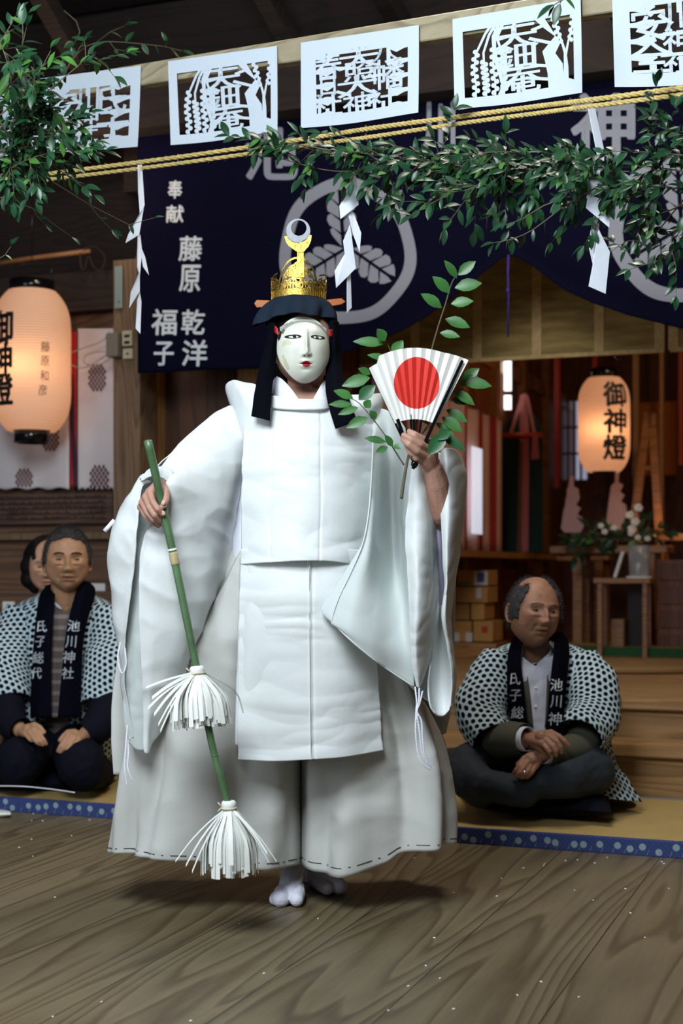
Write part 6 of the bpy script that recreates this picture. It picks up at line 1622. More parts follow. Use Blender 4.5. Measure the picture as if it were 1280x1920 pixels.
# amber hairpin ends either side
for s, pts in ((-1, [(476, 569), (481, 562), (506, 563), (514, 567), (512, 575), (481, 577)]), (1, [(607, 569), (612, 562), (640, 559), (648, 566), (640, 571), (612, 576)])):
    bm = bmesh.new(); fr = [bm.verts.new(Q(x, y, -.010)) for x, y in pts]; bkk = [bm.verts.new(Q(x, y, .004)) for x, y in pts]; n_ = len(pts)
    bm.faces.new(fr); bm.faces.new(bkk[::-1])
    for i in range(n_): bm.faces.new((fr[i], bkk[i], bkk[(i+1) % n_], fr[(i+1) % n_]))
    bmesh.ops.recalc_face_normals(bm, faces=bm.faces); bmesh.ops.bevel(bm, geom=list(bm.edges), offset=.0015, segments=1, affect='EDGES'); bm_obj('amber_hairpin', bm, M_['amber'], D)
# ---------------------------------------------------------------- things the dancer holds
# bamboo wand with two paper tassels
WP = [(277, 826, -.36), (303, 940, -.312), (326, 1045, -.31), (369, 1255, -.33), (398, 1400, -.345), (429, 1512, -.355)]
wand = thing('bamboo_wand', 'green bamboo wand with two white paper tassels held aslant in the lowered hand', 'wand', Q(*WP[-1]))
def wpt(t):
    ys = [p[1] for p in WP]; y = ys[0]+(ys[-1]-ys[0])*t
    return Q(float(np.interp(y, ys, [p[0] for p in WP])), y, float(np.interp(y, ys, [p[2] for p in WP])))
bm = bmesh.new()
ts = np.linspace(0, 1, 40); rr = [.0105-.0015*t for t in ts]
tube(bm, [wpt(t) for t in ts], rr, 14)
for t in (.05, .62, .86): ball(bm, wpt(t), .0112, 2, (1, 1, .25))
bm_obj('rod', bm, M_['bamboo'], wand, True)
tubeo('node', [wpt(t) for t in (.305, .312, .335, .342)], [.0102, .0112, .0112, .0102], M_['bamboo_tan'], wand, 14)
tubeo('node_ring', [wpt(.296), wpt(.302)], [.0112, .0112], M_['wash'], wand, 14)
def tassel(c, axis, L, spread, n, seed, label, flare=()):
    r = random.Random(seed); axis = axis.normalized(); s = axis.cross(Vector((0, 1, 0))).normalized(); t = s.cross(axis)
    bm = bmesh.new()
    for k in range(n):
        a = 2*pi*k/n+r.uniform(-.1, .1); out = s*cos(a)+t*sin(a)*.75
        sp = spread*(r.uniform(.15, 1.05)); l = L*r.uniform(.78, 1.04)
        if r.random() < .06: sp *= 1.5
        path = [c+out*.010, c+axis*l*.2+out*(.016+sp*.30), c+axis*l*.55+out*(.02+sp*.80), c+axis*l*.98+out*(.015+sp)+Vector((0, 0, -.006))]
        P_ = crom([tuple(p) for p in path], 9); w_ = r.uniform(.006, .012); sd = axis.cross(out).normalized()
        sd = (sd+out*r.uniform(-.5, .5)).normalized()
        pv = None
        for p in P_:
            p = Vector(p); a_, b_ = bm.verts.new(p-sd*w_/2), bm.verts.new(p+sd*w_/2)
            if pv: bm.faces.new((pv[0], pv[1], b_, a_))
            pv = (a_, b_)
    for (dx, dz, wv) in flare:
        path = [c, c+Vector((dx*.35, -.03, dz*.25)), c+Vector((dx*.7, -.04, dz*.6)), c+Vector((dx, -.045, dz))]
        pv = None
        for p in crom([tuple(p) for p in path], 9):
            p = Vector(p); a_, b_ = bm.verts.new(p-Vector((0, 0, wv))), bm.verts.new(p+Vector((0, .002, wv)))
            if pv: bm.faces.new((pv[0], pv[1], b_, a_))
            pv = (a_, b_)
    o = bm_obj('paper_tassel', bm, M_['wash'], wand, True)
    # bound neck
    bm = bmesh.new(); tube(bm, [c-axis*.014, c-axis*.010, c+axis*.0, c+axis*.006], [.014, .018, .018, .0155], 16); bm_obj('bound_neck', bm, M_['wash'], o, True)
    bm = bmesh.new(); tube(bm, [c+axis*.004+s*.0175*cos(a)+t*.0175*sin(a) for a in np.linspace(0, 2*pi, 24)], .0028, 6, False)
    tube(bm, [c+s*-.016+t*-.008, c+s*-.026+Vector((0, -.01, .012))], .0018, 5); tube(bm, [c+s*-.016+t*-.008, c+s*-.026+Vector((0, -.012, -.010))], .0018, 5)
    bm_obj('straw_tie', bm, M_['cream'], o, True)
ax = wpt(1)-wpt(.6)
tassel(wpt(.632), ax+Vector((-.05, 0, 0)), .132, .062, 230, 5, '', ((-.105, -.06, .0045), (-.115, -.085, .004), (-.10, -.10, .005), (-.12, -.035, .0025), (-.09, -.125, .004), (-.085, -.14, .004)))
tassel(wpt(1.0), Vector((.02, 0, -1)), .160, .054, 230, 6, '', ((-.125, -.125, .002), (-.10, -.135, .0035), (.095, -.105, .004), (.118, -.125, .0016), (.10, -.128, .0018), (-.085, -.15, .004)))

# folding fan with the red disc
fan = thing('folding_fan', 'open white folding fan with a red disc and black ribs in the raised hand', 'fan', Q(776, 868, -.31))
PV = (777, 872)
def fpt(rad, ang, k=0.0): # px radius, angle from upright (deg); pleat offset k
    return Q(PV[0]+rad*sin(radians(ang)), PV[1]-rad*cos(radians(ang)), -.315-.0002*rad*.55+k)
a_l, a_r = -25.2, 27.2; npl = 22; bm = bmesh.new(); rows = []
outr = lambda a: 201+(11 if a > -20 else 0)+ (8*sin((a+25)/52*pi)) + (0 if a < 14 else (a-14)*.7)
for i in range(npl+1):
    a = a_l+(a_r-a_l)*i/npl; z = .0032*(1 if i % 2 else -1); col = []
    for j in range(14):
        q = j/13; r0 = 86; r1 = outr(a); rad = r0+(r1-r0)*q; col.append((bm.verts.new(fpt(rad, a, z*(.4+.6*q))), rad, a))
    rows.append(col)
uvs = {}
for i in range(npl):
    for j in range(13): bm.faces.new((rows[i][j][0], rows[i+1][j][0], rows[i+1][j+1][0], rows[i][j+1][0]))
bm.verts.index_update()
def fan_mat():
    m, nt, b = mat_new('fan_paper'); L = nt.links
    uv = nd(nt, 'ShaderNodeTexCoord'); s = nd(nt, 'ShaderNodeVectorMath', operation='LENGTH')
    sb = nd(nt, 'ShaderNodeVectorMath', operation='MULTIPLY'); L.new(uv.outputs['UV'], sb.inputs[0]); sb.inputs[1].default_value = (1, .885, 0)
    L.new(sb.outputs[0], s.inputs[0])
    no = nd(nt, 'ShaderNodeTexNoise'); no.inputs['Scale'].default_value = .04; L.new(uv.outputs['UV'], no.inputs['Vector'])
    lt = nd(nt, 'ShaderNodeMath', operation='LESS_THAN'); L.new(s.outputs['Value'], lt.inputs[0]); lt.inputs[1].default_value = 43
    mx = nd(nt, 'ShaderNodeMix', data_type='RGBA'); L.new(lt.outputs[0], mx.inputs[0]); mx.inputs[6].default_value = (.74, .74, .70, 1); mx.inputs[7].default_value = (.60, .022, .012, 1)
    L.new(mx.outputs[2], b.inputs['Base Color']); b.inputs['Roughness'].default_value = .65; return m
me_ = bpy.data.meshes.new('fan_leaf'); coords = {}
order = [v for col in rows for v in col]
bm.verts.ensure_lookup_table()
info = {v[0].index: (PV[0]+v[1]*sin(radians(v[2]))-781, PV[1]-v[1]*cos(radians(v[2]))-718) for v in order}
bm.to_mesh(me_); bm.free(); l_ = me_.uv_layers.new(name='UVMap')
for lp in me_.loops: l_.data[lp.index].uv = info[lp.vertex_index]
me_.materials.append(fan_mat()); o = bpy.data.objects.new('fan_leaf', me_); C.objects.link(o); adopt(o, fan)
md = o.modifiers.new('s', 'SOLIDIFY'); md.thickness = .0008; md.offset = 0
def ribp(r0, r1, a, w0, w1, k, name, mat):
    bm = bmesh.new(); p, q = fpt(r0, a, k), fpt(r1, a, k); d = (q-p).normalized(); s_ = Vector((d.z, 0, -d.x))
    vs = [bm.verts.new(x) for x in (p-s_*w0/2, p+s_*w0/2, q+s_*w1/2, q-s_*w1/2)]; vb = [bm.verts.new(v.co+Vector((0, .003, 0))) for v in vs]
    bm.faces.new(vs); bm.faces.new(vb[::-1])
    for i in range(4): bm.faces.new((vs[i], vb[i], vb[(i+1) % 4], vs[(i+1) % 4]))
    bmesh.ops.recalc_face_normals(bm, faces=bm.faces); bm_obj(name, bm, mat, fan)
ribp(-8, 216, 24.6, .0085, .0075, -.009, 'guard_rib', M_['lacquer'])
ribp(-6, 92, -20.5, .006, .0085, -.004, 'rib', M_['lacquer'])
for a in (-5.0, -1, 8.5): ribp(-4, 95, a, .004, .0060, 0, 'rib', M_['lacquer'])
ribp(-6, 190, -24.6, .005, .006, .006, 'guard_rib', M_['lacquer'])
bm = bmesh.new(); ball(bm, fpt(2, 0, -.003), .0095, 2, (1, .6, 1)); bm_obj('pivot', bm, M_['lacquer'], fan, True)

# sprig of evergreen held behind the fan
sprig = thing('evergreen_sprig', 'fresh green leafy sprig held with the fan in the raised hand', 'branch', Q(752, 935, -.30))
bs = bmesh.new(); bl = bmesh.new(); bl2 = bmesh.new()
def stem(pts, r0, r1, b=bs):
    P_ = crom([tuple(Q(*p)) for p in pts], 24); tube(b, [Vector(p) for p in P_], list(np.linspace(r0, r1, 24)), 6)
stem([(752, 935, -.36), (757, 900, -.355), (763, 866, -.345), (768, 845, -.30)], .0042, .0030)
stem([(768, 845, -.30), (778, 800, -.285), (790, 740, -.27), (808, 660, -.27), (822, 610, -.28), (835, 570, -.28), (845, 535, -.28), (857, 512, -.28)], .0028, .0014)
stem([(757, 872, -.35), (743, 850, -.355), (729, 827, -.36), (700, 787, -.36), (674, 757, -.36), (656, 746, -.36)], .0020, .0010)
stem([(766, 850, -.29), (758, 780, -.27), (745, 700, -.26), (736, 668, -.26), (722, 636, -.26)], .002, .001)
stem([(772, 840, -.29), (800, 800, -.28), (825, 770, -.28), (845, 740, -.28), (870, 712, -.28)], .002, .001)
stem([(764, 862, -.34), (775, 850, -.33), (790, 815, -.28), (812, 795, -.28)], .0014, .0009)
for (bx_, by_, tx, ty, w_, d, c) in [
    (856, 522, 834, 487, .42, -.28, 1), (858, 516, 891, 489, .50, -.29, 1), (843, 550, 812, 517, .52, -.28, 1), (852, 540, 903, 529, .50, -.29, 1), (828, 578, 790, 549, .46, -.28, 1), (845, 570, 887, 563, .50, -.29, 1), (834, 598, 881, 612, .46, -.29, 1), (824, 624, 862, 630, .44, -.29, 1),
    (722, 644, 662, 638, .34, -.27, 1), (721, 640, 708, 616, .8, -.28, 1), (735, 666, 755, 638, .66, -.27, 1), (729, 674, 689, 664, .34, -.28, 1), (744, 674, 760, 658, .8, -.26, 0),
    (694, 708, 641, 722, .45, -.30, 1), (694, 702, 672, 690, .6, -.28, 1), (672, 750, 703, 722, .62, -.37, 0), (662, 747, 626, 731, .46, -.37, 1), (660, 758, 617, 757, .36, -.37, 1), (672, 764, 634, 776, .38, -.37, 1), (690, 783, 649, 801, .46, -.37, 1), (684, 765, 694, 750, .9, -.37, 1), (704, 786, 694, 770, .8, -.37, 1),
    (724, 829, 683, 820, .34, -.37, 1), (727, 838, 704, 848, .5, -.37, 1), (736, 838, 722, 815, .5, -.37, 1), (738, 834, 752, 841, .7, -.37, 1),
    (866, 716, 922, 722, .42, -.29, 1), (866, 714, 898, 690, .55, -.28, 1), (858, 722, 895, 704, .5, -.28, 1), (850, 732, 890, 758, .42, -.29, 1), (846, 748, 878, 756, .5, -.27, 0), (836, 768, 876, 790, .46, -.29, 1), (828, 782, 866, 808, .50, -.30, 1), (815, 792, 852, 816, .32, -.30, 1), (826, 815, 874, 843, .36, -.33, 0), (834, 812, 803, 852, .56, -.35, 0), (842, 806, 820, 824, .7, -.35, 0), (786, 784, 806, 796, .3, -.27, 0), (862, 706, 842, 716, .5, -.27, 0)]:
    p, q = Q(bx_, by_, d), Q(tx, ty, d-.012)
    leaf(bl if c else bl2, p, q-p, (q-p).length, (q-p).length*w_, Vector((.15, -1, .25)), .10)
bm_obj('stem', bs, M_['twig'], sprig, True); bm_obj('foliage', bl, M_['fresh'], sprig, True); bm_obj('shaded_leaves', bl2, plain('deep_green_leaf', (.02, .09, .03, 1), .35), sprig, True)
# ---------------------------------------------------------------- people seated at the sides
happi_m = dots('dotted_happi', srgb(176, 196, 204), (.004, .004, .008, 1), .0245, .335)
def PP(x, y, Y): return P(x, y, Y)
def tubecloth(name, pts, rads, mat, parent, nu=40, nv=40, flat=(1, 1), thick=.003, wr=.005, seed=0, open_end=True):
    """sleeve or trouser leg as a cloth tube through 3D points"""
    pts = [Vector(p) for p in pts]
    C_ = crom([tuple(p) for p in pts], nv); R2 = crom([[r] for r in rads], nv)[:, 0]
    G = np.zeros((nv, nu, 3)); s = None
    for i in range(nv):
        d = Vector(C_[min(i+1, nv-1)]-C_[max(i-1, 0)]).normalized()
        if s is None: s = d.cross(Vector((0, 1, 0))); s.normalize()
        s = (s-d*s.dot(d)).normalized(); t = d.cross(s)
        for k in range(nu):
            a = 2*pi*k/nu; o_ = s*cos(a)*flat[0]+t*sin(a)*flat[1]; p = Vector(C_[i])+o_*R2[i]
            f = wr*(crease((p.x+seed, p.y, p.z), 9)-.4)+wr*1.2*fnoise((p.x*2+seed, p.y*2, p.z*2), 5)
            G[i, k] = p+o_*f
    return grid_obj(name, G, mat, parent, thick, closed=True)
def person_loft(name, rings, mat, parent, Yc, nu=90, nv=70, wr=.005, thick=.003, ex=.85):
    R = []
    for (y, xl, xr, dc, hd) in rings:
        row = []
        for k in range(nu):
            th = 2*pi*k/nu; c_, s_ = cos(th), sin(th); cx_ = abs(c_)**ex*(1 if c_ >= 0 else -1); sy_ = abs(s_)**ex*(1 if s_ >= 0 else -1)
            yy = y if not hasattr(y, '__len__') else float(np.interp(cx_, [-1, 0, 1], y))
            Y = Yc+dc; X = ((xl+xr)/2+(xr-xl)/2*cx_-CX)/F*Y; z = H-(yy-CY)/F*(Y-hd*max(0, sy_)*.5)
            row.append((X, Y-hd*sy_, z))
        R.append(row)
    G = crom(np.array(R), nv)
    for i in range(nv):
        c0 = G[i].mean(0)
        for k in range(nu):
            v = G[i, k]-c0; v[2] = 0; v /= np.linalg.norm(v)+1e-9
            G[i, k] += v*(wr*(crease(G[i, k], 8)-.4)+wr*fnoise(G[i, k], 4))
    return grid_obj(name, G, mat, parent, thick, closed=True), G
def cushion(name, label, corners, z0, hgt, mat, group=None):
    """flat square cushion with rounded corners from four floor points"""
    c = sum(corners, Vector())/4; n_ = 40; m_ = 10; V = []; Fc = []
    A_, B_, C2, D2 = corners
    n_ = 26; G = np.zeros((n_, n_, 3)); top = []; bot = []
    for i in range(n_):
        for j in range(n_):
            u, v = i/(n_-1), j/(n_-1); uu, vv = 2*u-1, 2*v-1
            # squircle pull so the corners stay pointed but sides bow in
            pu = u+.020*sin(pi*vv*.5)**2*0; p = (A_*(1-u)+B_*u)*(1-v)+(D2*(1-u)+C2*u)*v
            e = (1-abs(uu)**3.2)*(1-abs(vv)**3.2); e = max(0, e)**.45
            bow = .03; p = p+(c-p)*(bow*((1-uu*uu)*(abs(vv)**4)+(1-vv*vv)*(abs(uu)**4)))
            top.append(Vector((p.x, p.y, z0+hgt*.42+hgt*.58*e+.003*fnoise((p.x*9, p.y*9, 0))))); bot.append(Vector((p.x, p.y, z0+hgt*.42*(1-e))))
    V = top+bot; q = n_*n_
    for i in range(n_-1):
        for j in range(n_-1):
            a = i*n_+j; Fc.append((a, a+n_, a+n_+1, a+1)); Fc.append((q+a, q+a+1, q+a+n_+1, q+a+n_))
    return tag(mesh_obj(name, V, Fc, mat, None, smooth=True), label, 'cushion', group)

# ---- man seated cross-legged at the right
YR = 5.02
cushion('floor_cushion', 'dark navy floor cushion under the cross-legged man at the right', [onz(862, 1496, .052), onz(1010, 1476, .052)+Vector((.28, .0, 0)), onz(1146, 1551, .052), onz(872, 1528, .052)], .052, .115, M_['navycoat'], 'dark floor cushions')
man = thing('person', 'old balding man in dotted coat and white shirt seated cross-legged at the right', 'person', (P(1010, 1490, YR).x, YR, .12))
Mh = headM(PP(1000, 1148, 4.95), radians(20), radians(3), radians(6), 1.03)
skR = skin_m('weathered_skin', srgb(150, 108, 86))
bm = bmesh.new(); add_vf(bm, _hv, _hf, Mh); ear(bm, Mh, -1); ear(bm, Mh, 1)
limb(bm, [PP(998, 1180, 4.99), PP(1003, 1225, 5.03), PP(1010, 1262, 5.08)], [.056, .056, .065])
limb(bm, [PP(945, 1255, 5.10), PP(1010, 1250, 5.10), PP(1080, 1255, 5.10)], [.06, .09, .06])
limb(bm, [PP(1010, 1260, 5.12), PP(1010, 1360, 5.15), PP(1010, 1425, 5.2)], [.11, .12, .12])
limb(bm, [PP(930, 1260, 5.08), PP(915, 1350, 4.98), PP(940, 1385, 4.86), PP(985, 1388, 4.76)], [.05, .042, .036, .028])
limb(bm, [PP(1095, 1260, 5.08), PP(1110, 1360, 5.0), PP(1070, 1405, 4.84), PP(1018, 1412, 4.72)], [.05, .042, .036, .028])
hand(bm, PP(990, 1386, 4.74), [[PP(1033, 1374, 4.70), PP(1048, 1381, 4.68), PP(1058, 1390, 4.67), PP(1065, 1398, 4.67)],
    [PP(1030, 1382, 4.685), PP(1044, 1391, 4.66), PP(1050, 1401, 4.655), PP(1052, 1410, 4.66)],
    [PP(1024, 1389, 4.68), PP(1036, 1400, 4.655), PP(1041, 1409, 4.65), PP(1042, 1416, 4.655)],
    [PP(1016, 1394, 4.68), PP(1025, 1404, 4.66), PP(1029, 1410, 4.655), PP(1031, 1415, 4.66)]],
    [PP(1000, 1394, 4.72), PP(1010, 1402, 4.70), PP(1017, 1408, 4.70), PP(1022, 1412, 4.70)], [(PP(1015, 1382, 4.70), .024)], .028, .0098)
hand(bm, PP(1012, 1412, 4.73), [[PP(982, 1424, 4.70), PP(974, 1436, 4.68), PP(968, 1444, 4.68), PP(964, 1449, 4.69)],
    [PP(988, 1430, 4.69), PP(980, 1441, 4.665), PP(975, 1449, 4.66), PP(970, 1455, 4.67)],
    [PP(995, 1435, 4.69), PP(989, 1446, 4.665), PP(983, 1453, 4.66), PP(978, 1458, 4.67)],
    [PP(1003, 1437, 4.69), PP(998, 1447, 4.67), PP(992, 1453, 4.665), PP(987, 1458, 4.67)]],
    [PP(1002, 1416, 4.71), PP(990, 1420, 4.70), PP(978, 1428, 4.70), PP(971, 1434, 4.70)], [(PP(997, 1426, 4.70), .022)], .027, .0098)
limb(bm, [PP(980, 1450, 5.2), PP(885, 1445, 4.92), PP(975, 1482, 4.77)], [.07, .035, .03]); limb(bm, [PP(1040, 1450, 5.2), PP(1100, 1445, 4.9), PP(990, 1474, 4.78)], [.07, .035, .03])
body = remeshed('body', bm, .0026, skR, man, 2)
tint(body, head_pigment(Mh.inverted(), .99, True, ((-.020, .052, .006), (-.03, -.045, .006), (.035, .02, .008))))
eyes(Mh, man, skR, .0034, .003, plain('grey_brow', srgb(92, 78, 70), .8), .0022)
hairR = plain('thin_grey_hair', srgb(62, 60, 62), .85, bump=.8, bs=200, var=.3, vs=40)
def keepR(v):
    v = v+Vector((.012*fnoise(v*50), .008*fnoise(v*50+Vector((3, 0, 0))), .014*fnoise(v*45)))
    side = abs(v.x) > .048 and v.y > -.060 and v.z > -.035+.3*max(0, -v.y-.02) and v.z < .085
    back = v.y > .015 and v.z > -.06 and not (v.z > .098 and v.y < .03)
    rim = v.x > .02 and v.z > .068 and v.y > -.055
    return 1 if (side and v.y > -.05-.25*(v.z-.02) or back or rim) else 0
hair_shell(Mh, man, hairR, keepR, .006, .002, 3)
ringm = plain('steel', (.7, .7, .7, 1), .2, metal=1)
bm = bmesh.new(); ball(bm, PP(983, 1448, 4.645), .0065, 2); bm_obj('finger_ring', bm, ringm, man, True)
# trousers: thick crossed legs
bm = bmesh.new()
limb(bm, [PP(1005, 1424, 5.15), PP(940, 1420, 5.0), PP(872, 1436, 4.86)], [.125, .095, .072])
limb(bm, [PP(866, 1442, 4.85), PP(905, 1470, 4.76), PP(985, 1488, 4.72)], [.066, .060, .048])
limb(bm, [PP(1015, 1424, 5.15), PP(1075, 1424, 5.0), PP(1104, 1440, 4.85)], [.125, .105, .085])
limb(bm, [PP(1108, 1448, 4.83), PP(1060, 1462, 4.74), PP(975, 1472, 4.74)], [.085, .066, .050])
limb(bm, [PP(855, 1430, 4.9), PP(880, 1470, 4.8), PP(900, 1490, 4.78)], [.055, .06, .05])
trR = plain('slate_trousers', srgb(34, 42, 50), .8, bump=.5, bs=24)
tr = remeshed('trousers', bm, .006, trR, man, 8, .7)
rumple(tr)
# shirt and olive jacket
whs = plain('white_shirt', srgb(206, 208, 224), .8)
bS = YR
sheet('shirt', [[(962, 1222, -.06), (985, 1236, -.095), (1003, 1248, -.12), (1022, 1238, -.09), (1044, 1222, -.05)], [(962, 1265, -.10), (985, 1265, -.120), (1003, 1268, -.125), (1022, 1265, -.12), (1044, 1262, -.09)],
       [(962, 1320, -.115), (985, 1320, -.132), (1003, 1320, -.136), (1022, 1320, -.132), (1044, 1320, -.11)], [(966, 1378, -.13), (985, 1378, -.145), (1003, 1378, -.15), (1022, 1378, -.145), (1044, 1378, -.13)]], whs, man, 40, 50, .003, .004, 10, base=bS)
for y in (1290, 1325, 1355):
    bm = bmesh.new(); ball(bm, PP(1004, y, bS-.142), .005, 2, (1, .5, 1)); bm_obj('shirt_button', bm, M_['wash'], man, True)
sheet('shirt_collar', [[(975, 1208, -.02), (976, 1222, -.05), (985, 1240, -.08)], [(972, 1225, -.04), (980, 1240, -.075), (999, 1250, -.09)], [(974, 1240, -.055), (984, 1250, -.085), (1000, 1258, -.095)]], plain('white_collar', srgb(214, 216, 230), .8), man, 16, 12, .003, 0, base=bS)
sheet('shirt_collar', [[(1031, 1208, -.01), (1030, 1222, -.04), (1012, 1240, -.08)], [(1033, 1225, -.03), (1026, 1240, -.065), (1004, 1252, -.09)], [(1032, 1240, -.045), (1022, 1252, -.08), (1012, 1262, -.095)]], bpy.data.materials['white_collar'], man, 16, 12, .003, 0, base=bS)
olive = plain('olive_jacket', srgb(74, 74, 62), .85, bump=.4, bs=30)
sheet('jacket_front', [[(976, 1225, -.03), (983, 1232, -.05), (984, 1250, -.105)], [(976, 1290, -.125), (986, 1290, -.135), (992, 1290, -.138)], [(984, 1360, -.14), (992, 1360, -.15), (1000, 1365, -.155)]], olive, man, 12, 20, .003, .001, base=bS)
sheet('jacket_front', [[(1034, 1225, -.03), (1029, 1240, -.05), (1027, 1250, -.10)], [(1032, 1290, -.12), (1028, 1290, -.13), (1025, 1290, -.135)], [(1030, 1360, -.14), (1026, 1360, -.15), (1021, 1365, -.155)]], olive, man, 12, 20, .003, .001, base=bS)
tubecloth('jacket_sleeve', [PP(915, 1340, 5.0), PP(935, 1385, 4.88), PP(962, 1386, 4.80), PP(984, 1386, 4.76)], [.06, .064, .058, .052], olive, man, 36, 36, wr=.004)
tubecloth('jacket_sleeve', [PP(1105, 1350, 5.0), PP(1085, 1400, 4.86), PP(1045, 1410, 4.77), PP(1024, 1413, 4.745)], [.06, .056, .045, .040], olive, man, 36, 36, wr=.004)
tubecloth('shirt_cuff', [PP(978, 1386, 4.765), PP(990, 1386, 4.745)], [.042, .040], bpy.data.materials['white_collar'], man, 30, 4, wr=0)
tubecloth('shirt_cuff', [PP(1028, 1413, 4.75), PP(1018, 1412, 4.735)], [.036, .034], bpy.data.materials['white_collar'], man, 30, 4, wr=0)
# happi coat
person_loft('happi_coat', [(1204, 968, 1052, .12, .07), (1214, 940, 1082, .11, .10), (1232, 914, 1112, .10, .12), (1270, 905, 1130, .07, .135), (1330, 905, 1138, .08, .15), (1390, 915, 1142, .10, .16), ((1430, 1425, 1440), 925, 1150, .12, .17), ((1450, 1440, 1500), 930, 1190, .14, .18)], happi_m, man, YR, 110, 80, .006)
tubecloth('happi_sleeve', [PP(940, 1245, 5.06), PP(912, 1290, 5.00), PP(903, 1345, 4.93), PP(925, 1386, 4.86)], [.075, .088, .088, .080], happi_m, man, 50, 50, (1, .9), wr=.008)
tubecloth('happi_sleeve', [PP(1085, 1240, 5.06), PP(1108, 1290, 5.00), PP(1108, 1345, 4.93), PP(1085, 1382, 4.84)], [.075, .092, .096, .082], happi_m, man, 50, 50, (1, .9), wr=.008, seed=4)
sheet('happi_skirt', [[(1098, 1380, -.02), (1120, 1375, .0), (1143, 1380, .05)], [(1112, 1430, -.08), (1135, 1425, -.04), (1156, 1430, .02)], [(1128, 1470, -.14), (1150, 1465, -.10), (1178, 1462, -.02)], [(1134, 1497, -.17), (1165, 1500, -.14), (1205, 1503, -.06)]], happi_m, man, 40, 50, .003, .005, base=bS)
colm = plain('black_collar_cloth', (.0028, .003, .007, 1), .95, spec=.03)
colL = [[(962, 1195, .02), (973, 1190, -.02), (981, 1200, -.05)], [(952, 1230, -.06), (964, 1230, -.095), (976, 1232, -.105)], [(951, 1290, -.115), (967, 1290, -.145), (982, 1290, -.145)], [(955, 1340, -.13), (972, 1340, -.16), (987, 1342, -.16)], [(968, 1385, -.16), (982, 1385, -.18), (997, 1385, -.17)]]
colR = [[(1040, 1188, -.02), (1053, 1186, .0), (1064, 1200, .05)], [(1037, 1225, -.095), (1050, 1222, -.09), (1066, 1228, -.03)], [(1030, 1290, -.14), (1044, 1290, -.15), (1060, 1292, -.115)], [(1026, 1340, -.155), (1040, 1340, -.165), (1056, 1342, -.14)], [(1020, 1385, -.17), (1036, 1385, -.18), (1052, 1385, -.17)]]
sheet('happi_collar', colL, colm, man, 24, 60, .005, .001, base=bS-.022); sheet('happi_collar', colR, colm, man, 24, 60, .005, .001, base=bS-.022)
sheet('happi_collar', [[(962, 1198, .03), (985, 1190, .09), (1030, 1186, .10), (1062, 1198, .05)], [(962, 1210, .04), (985, 1203, .12), (1030, 1200, .13), (1064, 1212, .06)]], colm, man, 24, 8, .01, 0, base=bS)
def colfn(ctrl, base, off=.006):
    ys = [r[1][1] for r in ctrl]; ds = [r[1][2] for r in ctrl]
    return lambda x, y: P(x, y, base+float(np.interp(y, ys, ds))-off)
for it in [('氏', 966, 1272, 21, 23), ('子', 966, 1304, 21, 23), ('総', 970, 1336, 23, 23)]: lettering('lettering', [it], colfn(colL, bS-.024), M_['text'], man, .014, slant=.08)
for it in [('池', 1043, 1284, 23, 23), ('川', 1042, 1315, 21, 23), ('神', 1040, 1348, 25, 24)]: lettering('lettering', [it], colfn(colR, bS-.024), M_['text'], man, .014, slant=.08)

# ---- man kneeling at the left
YL = 5.55
cushion('floor_cushion', 'dark floor cushion under the kneeling man at the left', [onz(-90, 1462, .052), onz(226, 1462, .052), onz(205, 1487, .052), onz(-90, 1484, .052)], .052, .07, M_['navycoat'], 'dark floor cushions')
man = thing('person', 'grey-haired man in a dotted happi coat kneeling at the left, hands on his thighs', 'person', (P(100, 1470, YL).x, YL, .11))
Mh = headM(PP(126, 1050, 5.50), radians(12), radians(0), radians(0), 1.04)
skL = skin_m('tanned_skin', srgb(172, 130, 100))
bm = bmesh.new(); add_vf(bm, _hv, _hf, Mh); ear(bm, Mh, -1); ear(bm, Mh, 1)
limb(bm, [PP(124, 1085, 5.53), PP(122, 1125, 5.56), PP(118, 1160, 5.60)], [.058, .056, .07])
limb(bm, [PP(45, 1160, 5.64), PP(118, 1150, 5.64), PP(195, 1160, 5.64)], [.06, .09, .06])
limb(bm, [PP(112, 1170, 5.66), PP(108, 1290, 5.68), PP(105, 1400, 5.72)], [.11, .115, .13])
limb(bm, [PP(40, 1165, 5.62), PP(18, 1280, 5.52), PP(20, 1345, 5.40), PP(38, 1370, 5.31)], [.05, .042, .036, .027])
limb(bm, [PP(198, 1165, 5.62), PP(205, 1290, 5.52), PP(185, 1355, 5.38), PP(158, 1378, 5.30)], [.05, .042, .036, .027])
hand(bm, PP(38, 1370, 5.31), [[PP(67, 1366, 5.245), PP(76, 1380, 5.225), PP(82, 1388, 5.22), PP(86, 1395, 5.225)],
    [PP(62, 1371, 5.235), PP(71, 1383, 5.215), PP(76, 1390, 5.21), PP(80, 1396, 5.215)],
    [PP(56, 1374, 5.235), PP(64, 1385, 5.215), PP(69, 1391, 5.21), PP(74, 1395, 5.215)],
    [PP(49, 1377, 5.24), PP(54, 1384, 5.225), PP(57, 1387, 5.22), PP(61, 1389, 5.22)]],
    [PP(52, 1366, 5.27), PP(64, 1360, 5.25), PP(74, 1364, 5.24), PP(82, 1373, 5.235)], [(PP(54, 1368, 5.265), .024)], .027, .0098)
